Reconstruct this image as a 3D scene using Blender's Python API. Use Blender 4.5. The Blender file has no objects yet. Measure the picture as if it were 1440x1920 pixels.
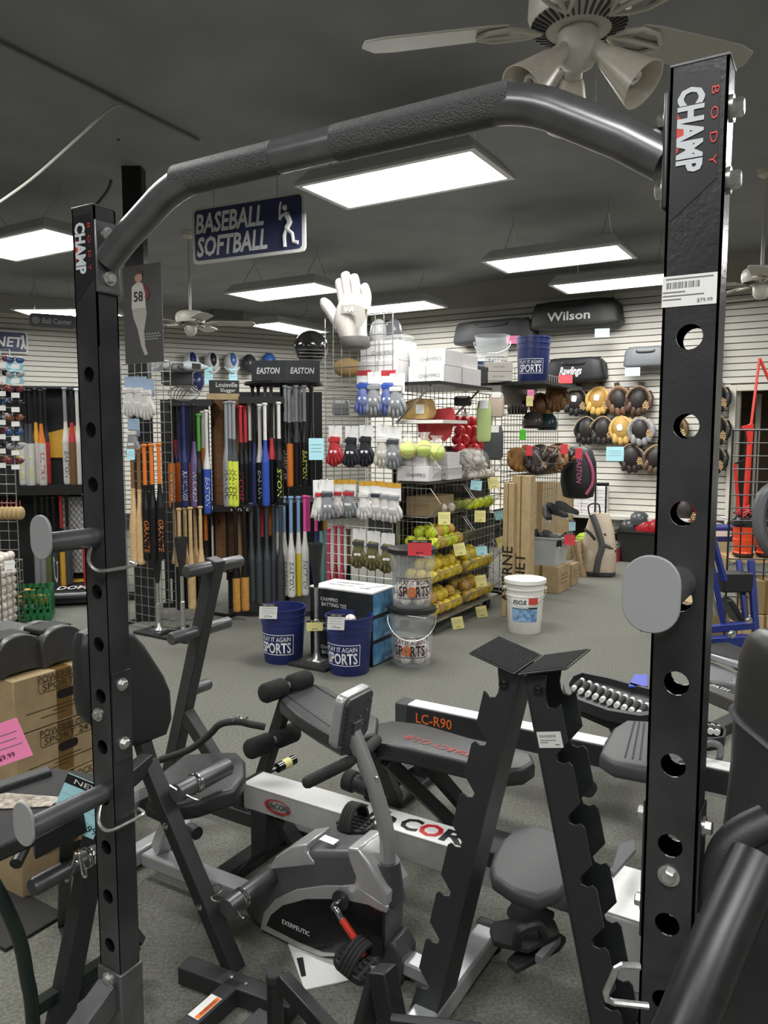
import bpy, bmesh, math, random
from mathutils import Vector, Matrix, Euler
R = math.radians
random.seed(7)
sc = bpy.context.scene
col = sc.collection
# ---------------------------------------------------------------- camera
FPX, PIT, EYE = 1442.0, math.atan(141/1442), 1.5
cam = bpy.data.objects.new('camera', bpy.data.cameras.new('camera'))
cam.data.sensor_fit = 'AUTO'; cam.data.sensor_width = 36
cam.data.lens = FPX/1920*36
cam.data.clip_start = .02; cam.data.clip_end = 60
cam.location = (0, 0, EYE); cam.rotation_euler = (math.pi/2-PIT, 0, R(31.3))      # the room's walls run along the world axes
col.objects.link(cam); sc.camera = cam
# ---------------------------------------------------------------- world and exposure
w = bpy.data.worlds.new('world'); sc.world = w; w.use_nodes = True
w.node_tree.nodes['Background'].inputs[0].default_value = (.9, .95, 1, 1)
w.node_tree.nodes['Background'].inputs[1].default_value = .05
vs = sc.view_settings
vs.view_transform = 'Standard'; vs.look = 'None'; vs.gamma = 1; vs.use_curve_mapping = False
vs.exposure = 0.6
sc.cycles.adaptive_threshold = .03; sc.cycles.max_bounces = 6; sc.cycles.diffuse_bounces = 3; sc.cycles.glossy_bounces = 3; sc.cycles.transparent_max_bounces = 10; sc.cycles.transmission_bounces = 3
LAMP = 20.0           # radiance of the fluorescent diffusers
# ---------------------------------------------------------------- photograph geometry
sp, cp = math.sin(PIT), math.cos(PIT)
def ray(x, y):
    a = (x-720)/FPX; b = (960-y)/FPX
    return Vector((a, cp+b*sp, -sp+b*cp))
def at(x, y, Y):
    r = ray(x, y); return Vector((0, 0, EYE))+r*(Y/r.y)
def fl(x, y, z=0.):
    r = ray(x, y); return Vector((0, 0, EYE))+r*((z-EYE)/r.z)
AZ = R(31.3); U = Vector((math.cos(AZ), -math.sin(AZ), 0)); V = Vector((math.sin(AZ), math.cos(AZ), 0)); Z = Vector((0, 0, 1))
RZ = -AZ
CW = 9.75
def pl(x, y, n, c):
    r = ray(x, y); return Vector((0, 0, EYE))+r*((c-n.z*EYE)/r.dot(n))
def rw(x, y, off=0.): return pl(x, y, V, CW-off)
LA = R(62.0); LD = Vector((math.sin(LA), math.cos(LA), 0)); LN = Vector((-math.cos(LA), math.sin(LA), 0)); LC = LN.dot(Vector((-5.72, 11.5, 0)))
def lw(x, y, off=0.): return pl(x, y, LN, LC-off)
# ---------------------------------------------------------------- materials
MATS = {}
def mat(name, c, rough=.5, metal=0., noise=0., scale=40., bump=0., bscale=None, emit=0., trans=0., alpha=1., coat=0., c2=None):
    if name in MATS: return MATS[name]
    m = bpy.data.materials.new(name); m.use_nodes = True; nt = m.node_tree
    b = nt.nodes['Principled BSDF']; c = tuple(c)+(1,)
    b.inputs['Base Color'].default_value = c; b.inputs['Roughness'].default_value = rough; b.inputs['Metallic'].default_value = metal
    if emit: b.inputs['Emission Color'].default_value = c; b.inputs['Emission Strength'].default_value = emit
    if trans: b.inputs['Transmission Weight'].default_value = trans
    if alpha < 1: b.inputs['Alpha'].default_value = alpha
    if coat: b.inputs['Coat Weight'].default_value = coat
    if noise or bump or c2:
        tc = nt.nodes.new('ShaderNodeTexCoord'); nz = nt.nodes.new('ShaderNodeTexNoise')
        nz.inputs['Scale'].default_value = scale; nz.inputs['Detail'].default_value = 4
        nt.links.new(tc.outputs['Object'], nz.inputs['Vector'])
        if noise or c2:
            rp = nt.nodes.new('ShaderNodeValToRGB'); e = rp.color_ramp.elements
            e[0].position = .3; e[1].position = .7
            d = c2+(1,) if c2 else tuple(min(1, k*(1+noise)) for k in c[:3])+(1,)
            e[0].color = c if c2 else tuple(k*(1-noise) for k in c[:3])+(1,); e[1].color = d
            nt.links.new(nz.outputs['Fac'], rp.inputs['Fac']); nt.links.new(rp.outputs['Color'], b.inputs['Base Color'])
        if bump:
            n2 = nz
            if bscale:
                n2 = nt.nodes.new('ShaderNodeTexNoise'); n2.inputs['Scale'].default_value = bscale; nt.links.new(tc.outputs['Object'], n2.inputs['Vector'])
            bp = nt.nodes.new('ShaderNodeBump'); bp.inputs['Strength'].default_value = bump; bp.inputs['Distance'].default_value = .01
            nt.links.new(n2.outputs['Fac'], bp.inputs['Height']); nt.links.new(bp.outputs['Normal'], b.inputs['Normal'])
    MATS[name] = m; return m
def hexc(h):
    f = lambda v: (v/12.92 if v <= .04045 else ((v+.055)/1.055)**2.4)
    return tuple(f(int(h[i:i+2], 16)/255) for i in (0, 2, 4))
def cm(h, rough=.5, **k):                      # material from an sRGB hex colour
    key = 'c_'+h+'_'+str(int(rough*100))+''.join(sorted(str(a)+str(b) for a, b in k.items()))
    return mat(key, hexc(h), rough, **k)
BLACK = mat('black_paint', (.012, .012, .013), .38, noise=.25, scale=60)
BLK2 = mat('black_satin', (.02, .021, .022), .5, bump=.08, scale=300)
GLOSS = mat('black_gloss', (.01, .01, .011), .18)
RUB = mat('black_rubber', (.018, .018, .018), .75, bump=.25, scale=260)
FOAM = mat('black_foam', (.012, .012, .012), .9, bump=.4, scale=350)
PAD = mat('black_vinyl', (.022, .023, .024), .42, bump=.12, scale=180)
GUN = mat('gunmetal', (.12, .12, .125), .38, metal=.6, noise=.15, scale=25)
GREY = mat('grey_plastic', (.16, .165, .17), .4, noise=.08, scale=30)
DGREY = mat('dark_grey_plastic', (.05, .052, .055), .42, noise=.1, scale=40)
SILV = mat('silver_paint', (.42, .43, .44), .32, metal=.35, noise=.06, scale=20)
CHR = mat('chrome', (.75, .75, .74), .16, metal=1.)
ZINC = mat('zinc', (.6, .6, .58), .3, metal=.9, noise=.2, scale=90)
WIRE = mat('grid_wire', (.42, .42, .40), .32, metal=.85)
WIREB = mat('black_wire', (.015, .015, .015), .4)
WHITE = mat('white_plastic', (.78, .77, .73), .4, noise=.03, scale=30)
WPAPER = mat('white_paper', (.82, .82, .8), .65)
WBOX = mat('white_card', (.72, .70, .70), .6, noise=.05, scale=20)
CARD = mat('cardboard', hexc('b09a74'), .8, noise=.12, scale=14, bump=.05, bscale=120)
CARD2 = mat('cardboard_dark', hexc('8d7a58'), .8, noise=.14, scale=14)
TAPE = mat('packing_tape', hexc('7a5f33'), .3)
WOOD = mat('ash_wood', hexc('d6b98c'), .45, c2=hexc('c3a06c'), scale=26)
WOODD = mat('maple_wood', hexc('b07a35'), .4, c2=hexc('c9974e'), scale=22)
PEG = mat('pegboard', hexc('7a5636'), .75, noise=.1, scale=30)
GL = mat('clear_poly', (.80, .84, .84), .22, alpha=.13)
GLD = mat('clear_film', (.85, .88, .88), .12, alpha=.22)
CYAN = mat('cyan_card', hexc('b2e6f0'), .6); YEL = mat('yellow_card', hexc('efe69a'), .6); PINK = mat('pink_card', hexc('ff8fc0'), .6); REDC = mat('red_card', hexc('f0454f'), .6)
INK = mat('black_ink', (.012, .012, .012), .6); INKW = mat('white_ink', (.85, .85, .85), .5); INKG = mat('grey_ink', (.18, .18, .18), .6)
# ---------------------------------------------------------------- mesh building
class MB:
    def __init__(s): s.v = []; s.f = []; s.m = []
    def add(s, vs, fs, m=0, M=None):
        o = len(s.v)
        s.v += [tuple(M @ Vector(p)) if M is not None else tuple(p) for p in vs]
        s.f += [tuple(i+o for i in q) for q in fs]; s.m += [m]*len(fs); return s
    def box(s, c, d, m=0, M=None):
        x, y, z = c; a, b, h = d[0]/2, d[1]/2, d[2]/2
        return s.add([(x+i*a, y+j*b, z+k*h) for i in (-1, 1) for j in (-1, 1) for k in (-1, 1)],
                     [(0, 1, 3, 2), (4, 6, 7, 5), (0, 4, 5, 1), (2, 3, 7, 6), (0, 2, 6, 4), (1, 5, 7, 3)], m, M)
    def bb(s, x0, x1, y0, y1, z0, z1, m=0, M=None):
        return s.box(((x0+x1)/2, (y0+y1)/2, (z0+z1)/2), (abs(x1-x0), abs(y1-y0), abs(z1-z0)), m, M)
    def bar(s, p0, p1, w, h, up=Z, m=0):               # a rectangular bar between two points, w across, h along up
        p0 = Vector(p0); p1 = Vector(p1); d = p1-p0; l = d.length; d = d/l
        x = d.cross(Vector(up)); x = x.normalized() if x.length > 1e-5 else Vector((1, 0, 0)); y = x.cross(d)
        M = Matrix((( x.x, d.x, y.x, 0), (x.y, d.y, y.y, 0), (x.z, d.z, y.z, 0), (0, 0, 0, 1))); M.translation = p0
        return s.box((0, l/2, 0), (w, l, h), m, M)
    def tube(s, pts, r, n=10, m=0, cap=True, closed=False):
        pts = [Vector(p) for p in pts]; k = len(pts); rr = r if isinstance(r, (list, tuple)) else [r]*k
        o = len(s.v); T = []
        for i in range(k):
            if closed: t = pts[(i+1) % k]-pts[i-1]
            else: t = pts[min(i+1, k-1)]-pts[max(i-1, 0)]
            T.append(t.normalized())
        nn = T[0].orthogonal().normalized()
        for i in range(k):
            nn = nn-T[i]*nn.dot(T[i])
            nn = nn.normalized() if nn.length > 1e-6 else T[i].orthogonal().normalized()
            b = T[i].cross(nn)
            for j in range(n):
                a = 2*math.pi*j/n; s.v.append(tuple(pts[i]+(nn*math.cos(a)+b*math.sin(a))*rr[i]))
        for i in range(k if closed else k-1):
            i2 = (i+1) % k
            for j in range(n):
                s.f.append((o+i*n+j, o+i*n+(j+1) % n, o+i2*n+(j+1) % n, o+i2*n+j)); s.m.append(m)
        if cap and not closed:
            s.f.append(tuple(o+j for j in range(n))[::-1]); s.m.append(m); s.f.append(tuple(o+(k-1)*n+j for j in range(n))); s.m.append(m)
        return s
    def cyl(s, p0, p1, r0, r1=None, n=14, m=0): return s.tube([p0, p1], [r0, r0 if r1 is None else r1], n, m)
    def lathe(s, prof, n=16, m=0, M=None):             # profile of (radius, z[, mat])
        vs = []; fs = []; ms = []; rows = []
        for q in prof:
            r, z = q[0], q[1]
            if r < 1e-5: rows.append([len(vs)]); vs.append((0, 0, z))
            else: rows.append(list(range(len(vs), len(vs)+n))); vs += [(r*math.cos(2*math.pi*j/n), r*math.sin(2*math.pi*j/n), z) for j in range(n)]
        for i in range(len(rows)-1):
            a, b = rows[i], rows[i+1]; mm = prof[i+1][2] if len(prof[i+1]) > 2 else m
            for j in range(n):
                j2 = (j+1) % n
                if len(a) == 1 and len(b) == 1: continue
                fs.append((a[0], b[j2], b[j]) if len(a) == 1 else (a[j], a[j2], b[0]) if len(b) == 1 else (a[j], a[j2], b[j2], b[j])); ms.append(mm)
        o = len(s.m); s.add(vs, fs, m, M); s.m[o:] = ms; return s
    def prism(s, out, t, m=0, M=None, t0=0.):          # polygon in local XY extruded along Z
        k = len(out); vs = [(x, y, t0) for x, y in out]+[(x, y, t0+t) for x, y in out]
        return s.add(vs, [tuple(range(k))[::-1], tuple(range(k, 2*k))]+[(i, (i+1) % k, k+(i+1) % k, k+i) for i in range(k)], m, M)
    def ball(s, c, r, n=10, m=0, sc=(1, 1, 1), M=None):
        h = n//2+1
        pr = [(math.sin(math.pi*i/h), -math.cos(math.pi*i/h)) for i in range(h+1)]
        M2 = Matrix.Translation(Vector(c)) @ Matrix.Diagonal((r*sc[0], r*sc[1], r*sc[2], 1))
        return s.lathe(pr, n, m, M @ M2 if M is not None else M2)
    def loft(s, rings, m=0, cap=True):
        o = len(s.v); n = len(rings[0])
        for q in rings: s.v += [tuple(p) for p in q]
        for i in range(len(rings)-1):
            for j in range(n): s.f.append((o+i*n+j, o+i*n+(j+1) % n, o+(i+1)*n+(j+1) % n, o+(i+1)*n+j)); s.m.append(m)
        if cap:
            s.f.append(tuple(o+j for j in range(n))[::-1]); s.f.append(tuple(o+(len(rings)-1)*n+j for j in range(n))); s.m += [m, m]
        return s
    def mesh(s, name, mats, smooth=35):
        me = bpy.data.meshes.new(name); me.from_pydata(s.v, [], s.f)
        for x in (mats if isinstance(mats, (list, tuple)) else [mats]): me.materials.append(x)
        me.polygons.foreach_set('material_index', s.m); me.update()
        bm = bmesh.new(); bm.from_mesh(me); bmesh.ops.recalc_face_normals(bm, faces=bm.faces); bm.to_mesh(me); bm.free()
        if smooth:
            me.shade_smooth(); me.set_sharp_from_angle(angle=R(smooth))
        return me
    def build(s, name, mats, parent=None, bev=0., seg=2, sub=0, smooth=35, loc=None, M=None):
        return put(name, s.mesh(name, mats, smooth), parent, bev, seg, sub, loc, M)
def put(name, me, parent=None, bev=0., seg=2, sub=0, loc=None, M=None):
    o = bpy.data.objects.new(name, me); col.objects.link(o)
    if parent is not None: o.parent = parent
    if M is not None: o.matrix_local = M
    if loc is not None: o.location = loc
    if bev:
        b = o.modifiers.new('bevel', 'BEVEL'); b.width = bev; b.segments = seg; b.limit_method = 'ANGLE'; b.angle_limit = R(40)
    if sub:
        b = o.modifiers.new('sub', 'SUBSURF'); b.levels = sub; b.render_levels = sub
    return o
def tag(o, label, cat, group=None, kind=None):
    if label: o['label'] = label
    if cat: o['category'] = cat
    if group: o['group'] = group
    if kind: o['kind'] = kind
    return o
def thing(name, label, cat, loc=(0, 0, 0), rz=0., group=None):
    o = bpy.data.objects.new(name, None); col.objects.link(o); o.empty_display_size = .05
    o.location = loc; o.rotation_euler = (0, 0, rz)
    return tag(o, label, cat, group)
def struct(o): o['kind'] = 'structure'; return o
def mloc(o):
    M = o.matrix_basis.copy()
    while o.parent is not None: o = o.parent; M = o.matrix_basis @ M
    return M
def L(o, p): return mloc(o).inverted() @ Vector(p)
def dup(root, loc=None, rz=None, label=None, group=None, parent=None):
    c = root.copy(); col.objects.link(c); c.parent = parent
    if loc is not None: c.location = loc
    if rz is not None: c.rotation_euler = (0, 0, rz)
    if label: c['label'] = label
    if group: c['group'] = group
    for ch in list(root.children): dup(ch, parent=c)
    return c
def frame(o, x, y):                                  # matrix from origin and two axes
    x = Vector(x).normalized(); y = Vector(y); y = (y-x*y.dot(x)).normalized(); z = x.cross(y)
    M = Matrix(((x.x, y.x, z.x, 0), (x.y, y.y, z.y, 0), (x.z, y.z, z.z, 0), (0, 0, 0, 1))); M.translation = Vector(o); return M
TXT = {}
def textmesh(s, size=1., shear=0., bold=0., space=1., width=None, wrap=None, mt=None, ex=.0):
    key = (s, size, shear, bold, space, width, wrap, mt.name)
    if key in TXT: return TXT[key]
    c = bpy.data.curves.new('t', 'FONT'); c.body = s; c.size = size; c.shear = shear; c.offset = bold*size; c.space_character = space
    c.align_x = 'CENTER'; c.align_y = 'CENTER'; c.resolution_u = 2; c.extrude = ex
    o = bpy.data.objects.new('t', c); col.objects.link(o)
    me = bpy.data.meshes.new_from_object(o, depsgraph=None); bpy.data.objects.remove(o); bpy.data.curves.remove(c)
    xs = [v.co.x for v in me.vertices]; ys = [v.co.y for v in me.vertices]
    mx = (min(xs)+max(xs))/2; my = (min(ys)+max(ys))/2; k = width/(max(xs)-min(xs)) if width else 1
    for v in me.vertices:
        x, y = (v.co.x-mx)*k, v.co.y-my
        if wrap: a = (y if wrap > 0 else x)/abs(wrap); v.co = (x, abs(wrap)*math.sin(a), abs(wrap)*(math.cos(a)-1)) if wrap > 0 else (abs(wrap)*math.sin(a), y, abs(wrap)*(math.cos(a)-1))
        else: v.co = (x, y, v.co.z)
    me.materials.clear(); me.materials.append(mt); me.name = 'lettering'
    for p in me.polygons: p.material_index = 0
    TXT[key] = me; return me
def text(s, parent, o, x, y, mt=INK, size=.1, lift=.0015, name='lettering', **k):
    M = frame(o, x, y); M.translation += M.col[2].to_3d()*lift
    return put(name, textmesh(s, size, mt=mt, **k), parent, M=M)
def plate(name, parent, o, x, y, w, h, mt, t=.001, bev=0., lift=0.):      # thin rectangular card / sticker, its face towards x cross y
    b = MB(); b.box((0, 0, t/2+lift), (w, h, t)); return b.build(name, mt, parent, bev=bev, M=frame(o, x, y))
def rrect(w, h, r, n=5):
    return [(sx*(w/2-r)+r*math.cos(a0+math.pi/2*i/n), sy*(h/2-r)+r*math.sin(a0+math.pi/2*i/n)) for sx, sy, a0 in ((1, 1, 0), (-1, 1, math.pi/2), (-1, -1, math.pi), (1, -1, 3*math.pi/2)) for i in range(n+1)]
def ring2(w, h, r, t, n=5): return rrect(w, h, r, n), rrect(w-2*t, h-2*t, max(r-t, .001), n)
def outline(b, w, h, r, t, d=.001, m=0, M=None):    # a rounded rectangular border line
    a, c = ring2(w, h, r, t); k = len(a)
    b.add([(x, y, d) for x, y in a]+[(x, y, d) for x, y in c], [(i, (i+1) % k, k+(i+1) % k, k+i) for i in range(k)], m, M)
def bez(p0, p1, p2, n=8):
    p0, p1, p2 = Vector(p0), Vector(p1), Vector(p2)
    return [p0*(1-t)**2+p1*2*t*(1-t)+p2*t*t for t in (i/n for i in range(n+1))]
def smoothpath(pts, n=6):                            # Catmull-Rom through points
    pts = [Vector(p) for p in pts]; out = []
    for i in range(len(pts)-1):
        a, b, c, d = pts[max(i-1, 0)], pts[i], pts[i+1], pts[min(i+2, len(pts)-1)]
        for k in range(n):
            t = k/n; out.append(.5*((2*b)+(c-a)*t+(2*a-5*b+4*c-d)*t*t+(3*b-a-3*c+d)*t**3))
    return out+[pts[-1]]
def price_tag(name, p, x, y, w, h, mt, label, head='NEW SALE', lines=3, price='', group=None, lean=0.):
    t = thing(name, label, 'price tag', p, 0, group)
    x = Vector(x).normalized(); y = Vector(y).normalized(); n = x.cross(y)
    plate('card', t, (0, 0, 0), x, y, w, h, mt, .0012)
    if head:
        plate('header_band', t, y*(h*.41), x, y, w, h*.18, INK, .0006, lift=.0013)
        text(head, t, y*(h*.41), x, y, INKW, h*.13, lift=.0024, width=w*.62)
    b = MB(); M = frame((0, 0, 0), x, y)
    for i in range(lines): b.box((0, h*(.2-.16*i), .0016), (w*(.8-.12*(i % 2)), h*.02, .0004), 0, M)
    if lines: b.build('print_lines', INKG, t)
    if price: text(price, t, -y*(h*.33), x, y, INK, h*.18, lift=.0018, bold=.01)
    return t
# ================================================================ SETTING
CEIL = 3.58
CARPET = mat('carpet', hexc('85857b'), .95, c2=hexc('54554e'), scale=95, bump=.5, bscale=420)
def carpet_mat():
    nt = CARPET.node_tree
    for n in nt.nodes:
        if n.type == 'TEX_NOISE' and abs(n.inputs['Scale'].default_value-95) < 1: n.inputs['Detail'].default_value = 8; n.inputs['Roughness'].default_value = .85
        if n.type == 'VALTORGB': n.color_ramp.elements[0].position = .4; n.color_ramp.elements[1].position = .6
carpet_mat()
WALLM = mat('wall_paint', hexc('a8a69e'), .7, noise=.03, scale=3)
SLAT = mat('slat_wall', hexc('cfccc2'), .5, noise=.03, scale=8)
SLATB = mat('slat_groove', hexc('4c463c'), .8)
CEILM = mat('ceiling_paint', hexc('8e9092'), .9, noise=.1, scale=2)
TRIM = mat('door_trim', hexc('cfccbf'), .45)
BROWN = mat('brown_room', hexc('8a765c'), .8)
DARKP = mat('kick_board', hexc('2c2b28'), .7)
b = MB(); b.bb(-14, 14, -6, 22, -.1, 0); struct(b.build('floor', CARPET))
b = MB(); b.bb(-14, 14, -6, 22, CEIL, CEIL+.1); struct(b.build('ceiling', CEILM))
def wframe(o, x): return frame(o, x, Z)            # local x along wall, y up, z out of the wall
# right wall, along U
S0 = rw(690, 600).dot(U); S1 = 7.2
SD = rw(1366, 800).dot(U)                           # left edge of the door casing
wo = V*CW; wr = thing('wall_right', None, None, (0, 0, 0)); struct(wr)
zt = rw(880, 577).z; zb = rw(1120, 961).z; zd = rw(1375, 722).z
b = MB(); M = wframe(wo, U)
DW = 1.0
b.bb(S0, SD, 0, CEIL, -.15, -.012, 0, M); b.bb(SD, SD+DW+.14, zd, CEIL, -.15, -.012, 0, M); b.bb(SD+DW+.14, S1, 0, CEIL, -.15, -.012, 0, M)
b.build('wall_core', SLATB, wr)
b = MB(); b.bb(S0, S1, zt, CEIL, -.02, 0, 0, M); b.build('upper_band', WALLM, wr)
b = MB(); b.bb(S0, SD, 0, zb-.02, -.012, .005, 0, M); b.build('kick_panel', DARKP, wr)
pitch = .0765; z = zt; i = 0; sl1 = sl2 = None
while z > zb+.02:
    full = z-pitch > zd
    b = MB(); b.bb(0, 1, -pitch+.011, 0, -.012, 0); key = 'f' if full else 's'
    if sl1 is None: sl1 = b.mesh('slat', SLAT, 0)
    for (a0, a1) in ([(S0, S1)] if full else [(S0, SD), (SD+DW+.14, S1)]):
        o = put('slat', sl1, wr); o.matrix_local = wframe(wo+U*a0+Z*z, U) @ Matrix.Diagonal((a1-a0, 1, 1, 1))
    z -= pitch
b = MB(); b.bb(S0, rw(1300, 960).dot(U), zb-.05, zb, 0, .3, 0, M); led = struct(b.build('trim_1', SLAT, None, bev=.006))
# door
dr = thing('door_1', None, None); struct(dr)
b = MB(); b.bb(SD, SD+.07, 0, zd, -.1, .025, 0, M); b.build('casing', TRIM, dr, bev=.004)
b = MB(); b.bb(SD+.07+DW, SD+.14+DW, 0, zd, -.1, .025, 0, M); b.build('casing', TRIM, dr, bev=.004)
b = MB(); b.bb(SD+.07, SD+.07+DW, zd-.07, zd, -.1, .025, 0, M); b.build('head_casing', TRIM, dr, bev=.004)
b = MB(); b.bb(SD+.07, SD+.10, 0, zd-.07, -.22, -.1, 0, M); b.bb(SD+.2, SD+.26, 0, zd-.07, -.8, -.77, 0, M); b.build('jamb', TRIM, dr)
b = MB(); b.bb(SD-.6, SD+DW+.8, 0, CEIL, -2.1, -2.0, 0, M); struct(b.build('wall_back_room', BROWN))
# left wall, along LD
b0 = lw(-260, 600); lo = Vector((b0.x, b0.y, 0)); LLEN = (lw(760, 600)-b0).length
wl = thing('wall_left', None, None); struct(wl); ML = frame(lo, LD, Z)
b = MB(); b.bb(0, LLEN, 0, CEIL, -.15, -.012, 0, ML); b.build('wall_core', SLATB, wl)
ztl = lw(60, 590).z
b = MB(); b.bb(0, LLEN, ztl, CEIL, -.02, 0, 0, ML); b.build('upper_band', WALLM, wl)
z = ztl
while z > .3:
    o = put('slat', sl1, wl); o.matrix_local = ML @ Matrix.Translation((0, z, 0)) @ Matrix.Diagonal((LLEN, 1, 1, 1)); z -= pitch
b = MB(); b.bb(0, LLEN, 0, .24, -.012, .005, 0, ML); b.build('kick_panel', DARKP, wl)
# return wall joining the two, and the far left wall outside the frame
p = wo+U*S0; q = lw(735, 600)
b = MB(); b.bar((p.x, p.y, CEIL/2), (p.x+V.x*4, p.y+V.y*4, CEIL/2), .1, CEIL); struct(b.build('wall_return', WALLM))
b = MB(); b.bar((lo.x, lo.y, CEIL/2), (lo.x-3, -5, CEIL/2), .1, CEIL); struct(b.build('wall_side', WALLM))
b = MB(); q = wo+U*S1; b.bar((q.x, q.y, CEIL/2), (q.x-V.x*14, q.y-V.y*14, CEIL/2), .1, CEIL); struct(b.build('wall_front', WALLM))
b = MB(); b.bar((-10, -5.5, CEIL/2), (13, -5.5, CEIL/2), .1, CEIL); struct(b.build('wall_rear', WALLM))
# baseline clutter of the ceiling: conduit, cables
def cable(name, pts, r, mt, label):
    b = MB(); b.tube(smoothpath(pts), r, 6); return tag(b.build(name, mt), label, 'cable')
cable('ceiling_conduit', [fl(-40, 60, CEIL-.02), fl(200, 178, CEIL-.02), fl(300, 228, CEIL-.02), fl(372, 263, CEIL-.02)], .012, cm('6d7072'), 'thin grey conduit running along the dark ceiling at upper left')
cable('loose_wire', [at(-20, 392, 3.6), at(60, 335, 3.7), at(150, 255, 3.9), at(205, 205, 4.1), fl(230, 198, CEIL-.01)], .006, cm('c9c8bf'), 'loose white wire drooping from the ceiling above the left lamp')
cable('power_cord', [fl(222, 260, CEIL), at(214, 300, 6.4), at(205, 350, 6.5), at(180, 385, 6.6)], .012, cm('4a4c4d'), 'dark cord dropping from the ceiling behind the left upright')
b = MB(); p0 = at(256, 500, 6.22); b.bb(-.075, .075, -.06, .06, 0, CEIL); tag(struct(b.build('column_1', BLACK, loc=(p0.x, p0.y, 0))), None, None)
# ================================================================ LIGHTS
DIFF = mat('lamp_diffuser', (1., .995, .975), .5, emit=LAMP)
FIX = mat('lamp_housing', hexc('d5d6d6'), .4)
def lamp(x, y, rz, label, z=3.12, chain=True):
    t = thing('ceiling_lamp', label, 'lamp', (x, y, z), rz, 'suspended fluorescent lamps')
    b = MB(); b.add([(-.61, -.28, .01), (-.61, .28, .01), (.61, .28, .01), (.61, -.28, .01)], [(0, 1, 2, 3)]); b.build('diffuser', DIFF, t, smooth=0)
    a = [(-.64, -.31), (.64, -.31), (.64, .31), (-.64, .31)]; c = [(-.6, -.27), (.6, -.27), (.6, .27), (-.6, .27)]; d = [(-.57, -.24), (.57, -.24), (.57, .24), (-.57, .24)]
    b = MB(); q = [(0, 1, 2, 3)]
    vs_ = [(x_, y_, 0) for x_, y_ in a]+[(x_, y_, 0) for x_, y_ in c]+[(x_, y_, .02) for x_, y_ in a]+[(x_*1.0, y_*1.0, .11) for x_, y_ in d]
    f_ = []
    for i in range(4):
        j = (i+1) % 4; f_ += [(i, j, 4+j, 4+i), (i, j, 8+j, 8+i), (8+i, 8+j, 12+j, 12+i)]
    f_ += [(12, 13, 14, 15)]
    b.add(vs_, f_); b.build('housing', FIX, t, smooth=0)
    if chain:
        for s in (-1, 1):
            b = MB(); h = CEIL-z
            b.cyl((s*.45, -.2, .11), (s*.45, 0, .11+.26), .004, n=5); b.cyl((s*.45, .2, .11), (s*.45, 0, .11+.26), .004, n=5); b.cyl((s*.45, 0, .36), (s*.45, 0, h), .004, n=5)
            b.build('hanger_chain', ZINC, t)
            for k in (-1, 1):
                b = MB(); b.ball((s*.54, k*.285, .05), .008, 6); b.build('screw', CHR, t)
    return t
def lp(px, py): return fl(px, py, 3.12)
for (px, py, rz, lab) in [(756, 343, RZ, 'large fluorescent lamp nearest the camera, hanging above the baseball sign'),
        (55, 462, RZ, 'fluorescent lamp at the left edge behind the rack upright'),
        (535, 549, RZ, 'fluorescent lamp hanging left of the giant batting glove'),
        (543, 617, RZ+math.pi/2, 'small distant fluorescent lamp turned across the others, above the bat sign boxes'),
        (735, 579, RZ, 'distant fluorescent lamp seen right behind the giant glove'),
        (1047, 488, RZ, 'fluorescent lamp in front of the back wall, left of the right upright'),
        (1155, 533, RZ, 'fluorescent lamp above the black equipment bag on the back wall'),
        (130, 587, RZ+.5, 'small distant fluorescent lamp above the hanging section sign')]:
    q = lp(px, py); lamp(q.x, q.y, rz, lab)
for (x, y, wh) in [(-1.75, 2.55, 'just above the top left corner'), (2.9, 3.6, 'right of the near ceiling fan'), (-3.6, 4.2, 'beyond the left edge'), (-.25, -.7, 'added just behind the camera to light the rack'), (3.4, .4, 'far to the right of the rack'), (-2.6, -.9, 'added behind the camera at left'), (1.6, -2.3, 'added behind the camera at right'), (4.9, 5.6, 'beyond the right edge')]:  # unseen lamps; those behind the camera are added to light the rack and foreground
    lamp(x, y, RZ, 'fluorescent lamp outside the picture, '+wh)
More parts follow.
